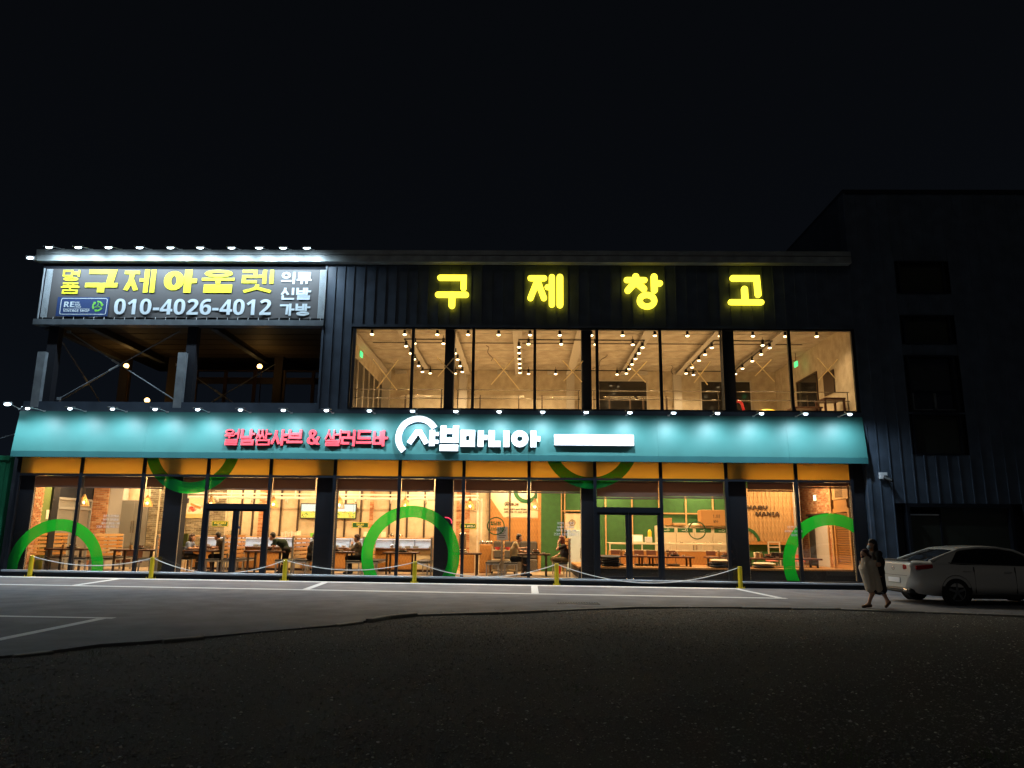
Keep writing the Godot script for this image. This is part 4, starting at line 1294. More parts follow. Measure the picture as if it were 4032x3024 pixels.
func tracks() -> void:
	var loops = [[-4.6, -2.85, "left"], [-0.3, 4.38, "middle"], [6.97, 9.12, "right"]]
	for l in loops:
		var t = thing("track_rail", "black rectangular ceiling track for spotlights, %s of the three in the store" % l[2], "light track", Vector3.ZERO, 0.0, "spotlight tracks")
		part("rail", span(S(), l[0] - 0.02, l[1] + 0.02, 8.72, 8.755, -2.13, -2.09), M.black_metal, t)
		part("rail", span(S(), l[0] - 0.02, l[1] + 0.02, 8.72, 8.755, -7.35, -7.31), M.black_metal, t)
		part("rail", span(S(), l[0] - 0.02, l[0] + 0.02, 8.72, 8.755, -7.31, -2.13), M.black_metal, t)
		part("rail", span(S(), l[1] - 0.02, l[1] + 0.02, 8.72, 8.755, -7.31, -2.13), M.black_metal, t)
	var t = thing("track_rail", "long straight black spotlight track running close behind the upper windows", "light track")
	part("rail", span(S(), -6.0, 10.7, 8.90, 8.935, -1.02, -0.98), M.black_metal, t)
	t = thing("pipe_run", "thin dark pipe running across under the upper store ceiling", "pipe")
	part("pipe", tube(S(), [Vector3(-6.0, 8.86, -3.1), Vector3(10.6, 8.86, -3.1)], 0.018, 6), M.batten, t)
	var spot = func(at: Vector3, label: String):
		var o = thing("track_spotlight", label, "spotlight", at, 0.0, "track spotlights in the upper store")
		part("stem", tube(S(), [Vector3(0, 0.15, 0), Vector3(0, 0.27, 0)], 0.012, 6), M.black_metal, o)
		part("can", lathe(S(), [Vector2(0, 0.155), Vector2(0.05, 0.155), Vector2(0.05, 0.03), Vector2(0.064, 0.0), Vector2(0.066, -0.05)], 14), M.black_metal, o)
		part("lens", ball(S(), Vector3(0, -0.045, 0), Vector3(0.068, 0.042, 0.068), 6), M.warm_lens, o)
		var s = SpotLight3D.new()
		s.name = "spot_light"
		s.light_color = Color(1.0, 0.86, 0.63)
		s.light_energy = 3.4
		s.spot_angle = 68.0
		s.spot_angle_attenuation = 0.8
		s.spot_range = 20.0
		s.spot_attenuation = 2.0
		s.light_size = 0.05
		s.shadow_enabled = true
		o.add_child(s)
		s.position = Vector3(0, -0.05, 0)
		s.rotation.x = -PI / 2
	var fx = [-5.59, -4.41, -3.23, -2.12, -1.02, 0.11, 1.18, 2.31, 3.43, 4.58, 5.74, 6.90, 8.07, 9.22, 10.33]
	for i in fx.size():
		spot.call(Vector3(fx[i], 8.665, -1.0), "black spotlight in the row nearest the upper windows, %s from the left" % ORD[i])
	var arms = [["left arm of the left track", -4.6, [-2.52, -3.66, -4.65, -5.87, -7.05]], ["right arm of the left track", -2.83, [-2.53, -3.62, -4.67, -5.86, -7.0]], ["left arm of the middle track", -0.3, [-2.58, -3.5, -4.48, -5.34, -6.16, -7.12]], ["right arm of the middle track", 4.38, [-2.53, -3.45, -4.37, -5.35, -6.22, -7.12]], ["left arm of the right track", 6.98, [-2.51, -3.59, -4.61, -5.86, -7.05]], ["right arm of the right track", 9.14, [-2.48, -3.51, -4.65, -6.02, -7.1]]]
	for a in arms:
		for i in a[2].size():
			spot.call(Vector3(a[1], 8.62, a[2][i]), "black spotlight on the %s, %s from the window" % [a[0], ORD[i]])
	for f in [["front of the left track", -2.11, [-4.21, -3.13]], ["back of the left track", -7.33, [-4.29, -3.17]], ["front of the middle track", -2.11, [0.06, 1.28, 2.56, 3.95]], ["back of the middle track", -7.33, [0.08, 1.28, 4.0]], ["back of the right track", -7.33, [7.36]], ["front of the right track", -2.11, [8.76]]]:
		for i in f[2].size():
			spot.call(Vector3(f[2][i], 8.62, f[1]), "black spotlight on the %s, %s from its left" % [f[0], ORD[i]])

# the open terrace on the upper left
func terrace() -> void:
	one_box("terrace_floor", M.plinth, -17.3, -7.1, 5.48, 5.60, -6.2, -0.3)
	one_box("terrace_parapet", M.cladding, -17.25, -7.1, 5.70, 5.90, -0.16, 0.02)
	one_box("terrace_beam", M.beam_grey, -17.28, -7.06, 8.615, 8.815, -0.28, 0.10)
	one_box("terrace_ceiling", M.terrace_board, -17.25, -7.06, 8.84, 8.92, -5.7, -0.28)
	one_box("terrace_wall", M.cladding, -7.08, -7.02, 5.6, 8.84, -8.9, -0.3)
	one_box("upper_block", M.column_dark, -17.25, -7.06, 8.92, 10.9, -8.9, -0.02)
	for k in 6:
		one_box("ceiling_joint", M.batten, -17.2, -7.1, 8.828, 8.842, -1.1 - k * 0.8, -1.08 - k * 0.8)
	for x in [-16.78, -11.85]:
		one_box("terrace_post", M.column_dark, x - 0.04, x + 0.30, 5.90, 8.62, -0.42, -0.14)
		one_box("terrace_post_face", M.steel_grey, x - 0.22, x + 0.06, 5.70, 7.65, -0.13, 0.03)
	for x in [-17.05, -15.45, -11.05]:
		var b = one_box("rafter", M.terrace_steel, x - 0.02, x + 0.02, 8.58, 8.84, -5.6, -0.28)
		one_box("flange", M.beam_grey, x - 0.11, x + 0.11, 8.56, 8.58, -5.6, -0.28, b)
	for x in [-17.0, -14.95, -10.45]:
		one_box("rear_post", M.terrace_steel, x - 0.18, x + 0.18, 5.6, 8.84, -5.75, -5.45)
	# rear railing and truss
	for y in [8.25, 7.93]:
		one_box("rear_rail", M.batten, -15.0, -7.1, y - 0.025, y + 0.025, -5.62, -5.57)
	one_box("rear_board", M.terrace_steel, -14.8, -7.1, 7.70, 7.92, -5.72, -5.66)
	for k in 6:
		one_box("rear_upright", M.batten, -14.0 + k * 1.24, -13.87 + k * 1.24, 5.6, 8.25, -5.62, -5.55)
	# tie rods of the bays
	for r in [[Vector3(-16.4, 6.02, -0.42), Vector3(-12.3, 8.55, -0.42)], [Vector3(-16.4, 8.55, -0.46), Vector3(-12.2, 6.02, -0.46)], [Vector3(-17.0, 8.5, -0.9), Vector3(-17.0, 5.8, -5.3)], [Vector3(-17.0, 5.8, -0.9), Vector3(-17.0, 8.5, -5.3)], [Vector3(-14.8, 8.5, -5.4), Vector3(-10.6, 5.8, -5.4)], [Vector3(-14.8, 5.8, -5.45), Vector3(-10.6, 8.5, -5.45)]]:
		var rod = part("tie_rod", tube(S(), [r[0], r[1]], 0.022, 6), M.steel_grey, shop)
		part("turnbuckle", tube(S(), [r[0].lerp(r[1], 0.42), r[0].lerp(r[1], 0.5)], 0.04, 6), M.lamp_arm, rod)
		part("end_clevis", bx(S(), r[0].lerp(r[1], 0.02), Vector3(0.14, 0.10, 0.06)), M.steel_grey, rod)
	var gl = [[Vector3(-16.1, 8.07, -4.0), "round warm terrace lamp under the ceiling, left of the middle post"], [Vector3(-15.1, 6.67, -4.0), "round warm terrace lamp low down near the parapet"], [Vector3(-10.7, 8.08, -4.0), "round warm terrace lamp under the ceiling, right of the middle post"]]
	for g in gl:
		var t = thing("globe_lamp", g[1], "lamp", g[0], 0.0, "warm globe lamps on the terrace")
		part("globe", ball(S(), Vector3.ZERO, Vector3(0.10, 0.10, 0.10), 8), M.warm_globe, t)
		part("base", lathe(S(), [Vector2(0, -0.16), Vector2(0.05, -0.16), Vector2(0.05, -0.08), Vector2(0, -0.08)], 10), M.batten, t)
		part("stem", tube(S(), [Vector3(0, -0.14, 0), Vector3(0, -0.14, -0.25), Vector3(0, 5.62 - g[0].y, -0.25)], 0.02, 6), M.batten, t)
		var l = OmniLight3D.new()
		l.name = "globe_light"
		l.light_color = Color(1.0, 0.72, 0.38)
		l.light_energy = 0.13
		l.omni_range = 30.0
		l.omni_attenuation = 2.0
		l.light_size = 0.1
		l.shadow_enabled = true
		t.add_child(l)

func face_px() -> Basis: return Basis(Vector3(0, 0, -1), Vector3.UP, Vector3(1, 0, 0))
func face_nx() -> Basis: return Basis(Vector3(0, 0, 1), Vector3.UP, Vector3(-1, 0, 0))

func area(parent: Node3D, at: Vector3, size: Vector2, e: float, c: Color, rot: Vector3) -> void:
	var l = AreaLight3D.new()
	l.name = "lamp_light"
	l.area_size = size
	l.light_energy = e
	l.light_color = c
	l.area_range = 20.0
	l.shadow_enabled = true
	parent.add_child(l)
	l.position = at
	l.rotation = rot

func restaurant() -> void:
	# ---- ceiling lights
	var warm = Color(1.0, 0.85, 0.63)
	for r in [[12, -16.1, 2.33, -1.9, "front"], [7, -14.6, 3.55, -4.3, "back"]]:
		for i in r[0]:
			var x = r[1] + i * r[2]
			var t = thing("ceiling_light", "long warm ceiling light of the %s row in the restaurant, %s from left" % [r[4], ORD[i]], "ceiling light", Vector3(x, 4.0, r[3]), 0.0, "restaurant ceiling lights")
			part("housing", bev(S(), Vector3(0, 0.02, 0), Vector3(1.3, 0.06, 0.34), 0.01), M.white_ceiling, t)
			part("diffuser", span(S(), -0.62, 0.62, -0.022, -0.012, -0.14, 0.14), M.panel_light, t)
			area(t, Vector3(0, -0.05, 0), Vector2(1.24, 0.28), 12.5, warm, Vector3(-PI / 2, 0, 0))
	# ---- left end: side wall with a brick pier, a sage panel and a white framed glass door
	brick_panel("brick_pier", shop, "red_brick", Transform3D(face_px(), Vector3(-17.04, 0.2, -0.85)), 0.55, 3.4)
	one_box("sage_panel", M.sage_panel, -17.1, -17.06, 0.2, 4.0, -1.85, -1.41)
	one_box("dark_post", M.dark_frame, -17.1, -16.98, 0.2, 4.0, -2.22, -1.85)
	one_box("notice", M.paper, -17.05, -17.045, 1.95, 2.28, -1.83, -1.68)
	var fr = S()
	for z in [-2.28, -3.30, -3.36, -4.36]: span(fr, -17.1, -17.02, 0.2, 2.72, z - 0.05, z)
	span(fr, -17.1, -17.02, 2.34, 2.42, -4.36, -2.28)
	span(fr, -17.1, -17.02, 2.68, 2.76, -4.36, -2.28)
	span(fr, -17.1, -17.02, 0.2, 0.32, -4.36, -2.28)
	var sd = part("side_door", fr, M.bench_grey, shop)
	part("pane", span(S(), -17.09, -17.07, 0.32, 2.68, -4.3, -2.3), M.brushed, sd)
	brick_panel("brick_pier", shop, "red_brick", Transform3D(Basis.IDENTITY, Vector3(-17.06, 0.2, -4.48)), 0.62, 3.5)
	one_box("grey_pier", M.store_beam, -16.42, -15.9, 0.2, 4.0, -4.9, -4.5)
	var cold = thing("cold_cabinet", "tall grey steel cabinet with two doors against the left back wall", "cabinet", Vector3(-15.35, 0.2, -4.7))
	part("body", bev(S(), Vector3(0, 1.28, 0), Vector3(1.06, 2.55, 0.5), 0.01), M.brushed, cold)
	for s in [-1, 1]:
		part("door", bev(S(), Vector3(s * 0.262, 1.60, 0.26), Vector3(0.50, 1.7, 0.03), 0.008), M.brushed, cold)
		part("handle", tube(S(), [Vector3(s * 0.05, 1.3, 0.31), Vector3(s * 0.05, 1.75, 0.31)], 0.012, 6), M.chrome, cold)
	part("drawer_front", bev(S(), Vector3(0, 0.42, 0.26), Vector3(1.02, 0.5, 0.03), 0.008), M.dark_wood, cold)
	brick_panel("grey_brick_wall", shop, "grey_brick", Transform3D(Basis.IDENTITY, Vector3(-14.80, 1.0, -4.48)), 0.62, 2.5)
	tag(part("yellow_pipe", tube(S(), [Vector3(-14.38, 0.4, -4.40), Vector3(-14.38, 4.0, -4.40)], 0.035, 8), M.cream), "cream pipe running up a grey brick pier on the left", "pipe")
	brick_panel("brick_pier", shop, "red_brick", Transform3D(Basis.IDENTITY, Vector3(-13.80, 0.2, -4.85)), 0.30, 3.6)
	brick_panel("grey_brick_wall", shop, "grey_brick", Transform3D(Basis.IDENTITY, Vector3(-13.48, 1.0, -4.93)), 1.55, 2.6)
	for x in [-12.30, -12.02, -11.32, -10.86, -9.75, -9.05, -7.98, -7.18, -6.55, -5.40, -4.70, -4.02, -3.40]:
		one_box("batten", M.batten, x - 0.035, x + 0.035, 0.2, 4.0, -5.0, -4.955)
	for b in [[-10.62, 0.42], [-6.20, 0.17], [-2.75, 0.22], [-2.42, 0.22]]:
		brick_panel("brick_pier", shop, "red_brick", Transform3D(Basis.IDENTITY, Vector3(b[0], 0.2, -4.94)), b[1], 3.6)
	# poster with food on the left wall
	var pt = thing("food_poster", "large poster of food in a bowl on the grey brick wall", "poster", Vector3(-13.2, 2.48, -4.87))
	part("board", bev(S(), Vector3.ZERO, Vector3(0.74, 0.78, 0.03), 0.005), M.poster_print, pt)
	# two screens showing bright menus
	for s in [[-8.45, "left", 0.52], [-7.19, "right", 0.9]]:
		var tv = thing("menu_screen", "bright menu screen on the back wall above the counter, the %s one" % s[1], "screen", Vector3(s[0], 2.42, -4.88), 0.0, "menu screens")
		part("casing", bev(S(), Vector3(0, 0, -0.02), Vector3(0.96, 0.60, 0.06), 0.012), M.black_plastic, tv)
		var q = put("display", _quad(0.90, 0.53), M.screen_print, tv, Vector3(0, 0, 0.0125))
		area(tv, Vector3(0, 0, 0.03), Vector2(0.9, 0.53), 0.35, Color(0.95, 1, 0.95), Vector3(0, PI, 0))
	counter()
	signs_inside()
	middle_wall()
	platform_room()
	blinds()
	# white steel frame hung over the counter, with small white spots
	var hf = thing("counter_canopy", "white steel frame hung over the salad counter", "frame")
	for y in [2.86, 2.98]:
		part("bar", span(S(), -13.5, -1.75, y - 0.025, y + 0.025, -3.05, -3.0), M.white_ceiling, hf)
	part("bar", span(S(), -13.5, -1.75, 2.84, 2.89, -4.2, -4.15), M.white_ceiling, hf)
	for x in [-13.4, -11.0, -8.6, -6.2, -3.8, -1.80]:
		part("drop", span(S(), x - 0.02, x + 0.02, 2.89, 4.05, -3.045, -3.005), M.white_ceiling, hf)
		part("cross_bar", span(S(), x - 0.02, x + 0.02, 2.845, 2.885, -4.15, -3.05), M.white_ceiling, hf)
	for x in [-1.80, -1.66]:
		part("post", span(S(), x - 0.03, x + 0.03, 0.2, 2.9, -3.44, -3.38), M.white_ceiling, hf)
	for i in 9:
		var x = -13.0 + i * 1.32
		var o = thing("white_spot", "small white spotlight on the frame over the counter, %s from left" % ORD[i], "spotlight", Vector3(x, 2.74, -3.4), 0.0, "white spots over the counter")
		part("can", lathe(S(), [Vector2(0, 0.08), Vector2(0.045, 0.08), Vector2(0.05, -0.06), Vector2(0, -0.06)], 10), M.white_ceiling, o)
		part("stem", tube(S(), [Vector3(0, 0.08, 0), Vector3(0, 0.13, 0.1), Vector3(0, 0.13, 0.36)], 0.01, 5), M.white_ceiling, o)
	# rattan pendants in a row behind the glass
	var px = [-15.52, -13.27, -11.02, -8.82, -6.50, -4.20, -1.94, 0.31]
	for i in px.size():
		var p = thing("rattan_pendant", "conical rattan pendant lamp hanging behind the glass, %s from left" % ORD[i], "pendant lamp", Vector3(px[i], 2.42, -1.3), 0.0, "rattan pendant lamps")
		for k in 16:
			var a = TAU * k / 16
			var d = Vector3(cos(a), 0, sin(a))
			part("cane", tube(S(), [d * 0.175, d * 0.155 + Vector3.UP * 0.12, d * 0.09 + Vector3.UP * 0.24, d * 0.035 + Vector3.UP * 0.36], 0.0095, 4), M.rattan, p)
		part("hoop", tube(S(), _hoop(0.178, 0.0), 0.010, 5, false), M.rattan, p)
		part("hoop", tube(S(), _hoop(0.14, 0.15), 0.008, 5, false), M.rattan, p)
		part("cap", lathe(S(), [Vector2(0.045, 0.34), Vector2(0.03, 0.40), Vector2(0, 0.41)], 8), M.rattan, p)
		part("cord", tube(S(), [Vector3(0, 0.4, 0), Vector3(0, 1.63, 0)], 0.006, 4), M.batten, p)
		part("bulb", ball(S(), Vector3(0, 0.12, 0), Vector3(0.045, 0.055, 0.045), 6), M.warm_bulb, p)
		var l = OmniLight3D.new()
		l.name = "bulb_light"
		l.light_color = Color(1.0, 0.78, 0.45)
		l.light_energy = 0.3
		l.omni_range = 12.0
		l.omni_attenuation = 2.0
		l.light_size = 0.045
		l.shadow_enabled = true
		p.add_child(l)
		l.position = Vector3(0, 0.12, 0)

func _hoop(r: float, y: float) -> Array:
	var o := []
	for i in 17: o.append(Vector3(cos(TAU * i / 16) * r, y, sin(TAU * i / 16) * r))
	return o

func _quad(w: float, h: float) -> Mesh:
	var st = S()
	for k in [[0, 1, 2], [0, 2, 3]]:
		var c = [[Vector3(-w / 2, -h / 2, 0), Vector2(0, 1)], [Vector3(-w / 2, h / 2, 0), Vector2(0, 0)], [Vector3(w / 2, h / 2, 0), Vector2(1, 0)], [Vector3(w / 2, -h / 2, 0), Vector2(1, 1)]]
		for i in k:
			st.set_normal(Vector3(0, 0, 1)); st.set_uv(c[i][1]); st.add_vertex(c[i][0])
	return st.commit()

func print_textures() -> void:
	# what the menu screens show: pale fields with yellow and green dishes
	var im = Image.create(128, 76, false, Image.FORMAT_RGB8)
	im.fill(Color(0.93, 0.97, 0.88))
	im.fill_rect(Rect2i(0, 40, 128, 36), Color(0.98, 0.90, 0.35))
	var r = RandomNumberGenerator.new()
	r.seed = 12
	for k in 40:
		var c = [Color(0.35, 0.62, 0.15), Color(0.95, 0.55, 0.15), Color(1, 1, 0.92), Color(0.85, 0.25, 0.12), Color(0.2, 0.4, 0.1)][r.randi() % 5]
		im.fill_rect(Rect2i(r.randi_range(2, 118), r.randi_range(34, 70), r.randi_range(2, 10), r.randi_range(1, 4)), c)
	var m = mat("screen_print", Color(0.1, 0.1, 0.1), 0.3)
	m.emission_enabled = true
	m.emission_texture = ImageTexture.create_from_image(im)
	m.emission_operator = BaseMaterial3D.EMISSION_OP_MULTIPLY
	m.emission = Color.WHITE
	m.emission_energy_multiplier = 1.25
	# the poster: a bowl of red and pale food on cream
	var ip = Image.create(96, 100, false, Image.FORMAT_RGB8)
	for y in 100:
		for x in 96:
			var c = Color(0.93, 0.84, 0.66)
			var e = Vector2((x - 50) / 44.0, (y - 52) / 26.0).length()
			if e < 1.0: c = Color(0.96, 0.90, 0.80)
			for q in [[34, 50, 12, Color(0.86, 0.36, 0.28)], [52, 55, 11, Color(0.90, 0.55, 0.45)], [62, 48, 9, Color(0.95, 0.80, 0.68)], [44, 60, 9, Color(0.80, 0.30, 0.22)], [26, 62, 9, Color(0.90, 0.62, 0.50)]]:
				if Vector2(x - q[0], (y - q[1]) * 1.2).length() < q[2]: c = q[3]
			if absf(y - (28 + (x - 30) * 0.42)) < 6 and x > 28 and x < 84: c = Color(0.85, 0.58, 0.32)
			if y > 78: c = Color(0.82, 0.70, 0.40).lerp(c, 0.3)
			if x < 20 and y < 26: c = Color(0.25, 0.22, 0.28)
			ip.set_pixel(x, y, c)
	var pm = mat("poster_print", Color(1, 1, 1), 0.5)
	pm.albedo_texture = ImageTexture.create_from_image(ip)
	pm.uv1_triplanar = true
	pm.uv1_scale = Vector3(1.0 / 0.74, 1.0 / 0.78, 1.0)
	pm.uv1_offset = Vector3(0.5, 0.5, 0)

func counter() -> void:
	var t = thing("salad_counter", "long wooden salad counter with a white lit serving shelf, along the back", "counter", Vector3(0, 0.2, 0))
	part("carcass", span(S(), -12.45, -3.35, 0.08, 0.80, -4.15, -3.24), M.pale_pine, t)
	part("kick_board", span(S(), -12.40, -3.40, 0.0, 0.08, -4.1, -3.30), M.batten, t)
	for i in 11:
		var x = -12.42 + i * 0.826
		part("door_panel", bev(S(), Vector3(x + 0.41, 0.44, -3.225), Vector3(0.79, 0.68, 0.025), 0.01), M.pine if i % 3 != 1 else M.cream, t)
	part("counter_top", bev(S(), Vector3(-7.9, 0.82, -3.65), Vector3(9.2, 0.05, 1.06), 0.01), M.dark_wood, t)
	part("back_panel", span(S(), -12.4, -3.4, 0.85, 1.16, -4.14, -4.10), M.white_tile, t)
	part("top_shelf", bev(S(), Vector3(-7.9, 1.20, -3.72), Vector3(9.2, 0.045, 0.62), 0.01), M.pale_pine, t)
	part("front_glass", span(S(), -12.4, -3.4, 1.02, 1.16, -3.45, -3.444), M.glass, t)
	for i in 12:
		var x = -12.4 + i * 0.818
		part("support", span(S(), x - 0.015, x + 0.015, 0.845, 1.178, -3.96, -3.93), M.chrome, t)
	for i in 4:
		var x = -11.27 + i * 2.25
		var l = thing("shelf_light", "white strip light under the counter's serving shelf, %s from left" % ORD[i], "strip light", Vector3(x, 1.365, -3.75), 0.0, "counter strip lights")
		part("lamp_tube", span(S(), -1.08, 1.08, -0.012, 0.008, -0.03, 0.03), M.white_strip, l)
		area(l, Vector3(0, -0.02, 0), Vector2(2.16, 0.06), 1.2, Color(0.92, 0.97, 1.0), Vector3(-PI / 2, 0, 0))
	# dishes on the serving level
	var n = 0
	for i in 30:
		var x = -12.2 + i * 0.30
		var k = rng.randi() % 4
		if k == 0: continue
		var d: Node3D
		if k == 1:
			d = part("serving_bowl", lathe(S(), [Vector2(0.03, 0), Vector2(0.07, 0.02), Vector2(0.10, 0.08), Vector2(0.095, 0.08), Vector2(0.06, 0.02), Vector2(0, 0.015)], 14), M.dish, self, Vector3(x, 1.045, -3.5))
		elif k == 2:
			d = part("serving_pan", bev(S(), Vector3(0, 0.04, 0), Vector3(0.2, 0.08, 0.28), 0.01), M.brushed, self, Vector3(x, 1.045, -3.6))
		else:
			d = part("serving_pot", lathe(S(), [Vector2(0, 0), Vector2(0.06, 0), Vector2(0.07, 0.10), Vector2(0.03, 0.12), Vector2(0.012, 0.15), Vector2(0, 0.15)], 14), M.bench_black if i % 2 else M.chrome, self, Vector3(x, 1.045, -3.55))
		tag(d, "%s on the white lit serving level of the salad counter, %s dish from left" % [["pale bowl", "steel pan", "lidded pot"][k - 1], ORD[mini(n, 19)]] if n < 20 else "small dish at the right end of the lit serving level, %s from its right" % ORD[29 - i], "dish", "dishes on the salad counter")
		n += 1
	# things standing on the top shelf
	var cards = [-9.86, -8.56, -7.62, -6.02, -5.35, -11.0]
	for i in cards.size():
		var c = part("menu_card", bev(S(), Vector3(0, 0.11, 0), Vector3(0.17, 0.20, 0.015), 0.003, Basis(Vector3.RIGHT, -0.12)), M.paper, self, Vector3(cards[i], 1.425, -3.6))
		tag(c, "pale upright menu card on the counter's top shelf, %s" % ["above the drawn left bench", "right of the white cups", "left of the green box", "right of the salad sign", "next to the steel pots", "leftmost, behind the door"][i], "menu card", "menu cards on the counter")
	for i in 5:
		tag(part("white_cup", lathe(S(), [Vector2(0, 0), Vector2(0.042, 0), Vector2(0.055, 0.16 + 0.03 * (i % 2)), Vector2(0.05, 0.16 + 0.03 * (i % 2)), Vector2(0.038, 0.01)], 12), M.dish, self, Vector3(-9.18 + i * 0.115, 1.425, -3.65)), "tall white stacked cups on the counter's top shelf, %s stack from left" % ORD[i], "cup stack", "cup stacks")
	tag(part("green_box", bev(S(), Vector3(0, 0.07, 0), Vector3(0.26, 0.14, 0.18), 0.008), M.banner_green, self, Vector3(-7.98, 1.425, -3.65)), "small green box on the counter's top shelf", "box")
	for i in 2:
		var p = thing("steel_pot", "shiny steel pot on the counter's top shelf, %s of two" % ["left", "right"][i], "pot", Vector3(-5.05 + i * 0.3, 1.425, -3.65), 0.0, "steel pots")
		part("body", lathe(S(), [Vector2(0, 0), Vector2(0.10, 0), Vector2(0.115, 0.10), Vector2(0.06, 0.14), Vector2(0, 0.145)], 16), M.chrome, p)
		part("knob", ball(S(), Vector3(0, 0.16, 0), Vector3(0.018, 0.018, 0.018), 4), M.black_plastic, p)
	var pl = S()
	for i in 60:
		var a = rng.randf() * TAU
		var c = Vector3(cos(a) * rng.randf() * 0.22, 0.03 + rng.randf() * 0.16, sin(a) * rng.randf() * 0.12)
		var d = Vector3(rng.randf_range(-1, 1), rng.randf_range(0, 1), rng.randf_range(-1, 1)).normalized() * 0.05
		var w = d.cross(Vector3(0.3, 1, 0.2)).normalized() * 0.015
		quad(pl, c, c + d * 0.5 + w, c + d, c + d * 0.5 - w)
	tag(part("trailing_plant", pl, M.weed, self, Vector3(-11.1, 1.42, -3.6)), "leafy green plant on the counter's top shelf near the left door", "plant")

func signs_inside() -> void:
	var data = [[-11.39, "VEGETABLE", "vegetable"], [-6.14, "SALAD", "salad"], [-2.135, "", "soup corner"]]
	for d in data:
		var t = thing("hanging_sign", "small green sign with yellow %s lettering hanging over the counter" % d[2], "hanging sign", Vector3(d[0], 1.87, -3.15), 0.0, "small green signs over the counter")
		part("board", bev(S(), Vector3.ZERO, Vector3(0.62, 0.205, 0.025), 0.01), M.sign_green, t)
		part("border", stroke(S(), rounded(-0.295, 0.295, -0.09, 0.09, 0.03), 0.007, 0.0125, 0.0155, true), M.sign_yellow, t)
		if d[1] != "":
			latin("lettering", d[1], 0.075, M.sign_yellow, t, Vector3(0, 0.02, 0.015), true, 0.46 if d[1].length() > 5 else 0.27, 0.004)
			var st = S()
			korean(st, "셀프코너", -0.085, -0.065, 0.036, 0.036, 0.0035, 0.0125, 0.015)
			part("lettering", st, M.paper, t)
		else:
			var st = S()
			korean(st, "육수", -0.25, -0.045, 0.09, 0.085, 0.0075, 0.0125, 0.015)
			part("lettering", st, M.sign_yellow, t)
			st = S()
			korean(st, "셀프코너", -0.04, -0.035, 0.07, 0.066, 0.006, 0.0125, 0.015, 0.08)
			part("lettering", st, M.paper, t)
		for x in [-0.27, 0.27]:
			part("wire", tube(S(), [Vector3(x, 0.1, 0), Vector3(x, 1.05, 0.12)], 0.004, 4), M.chrome, t)

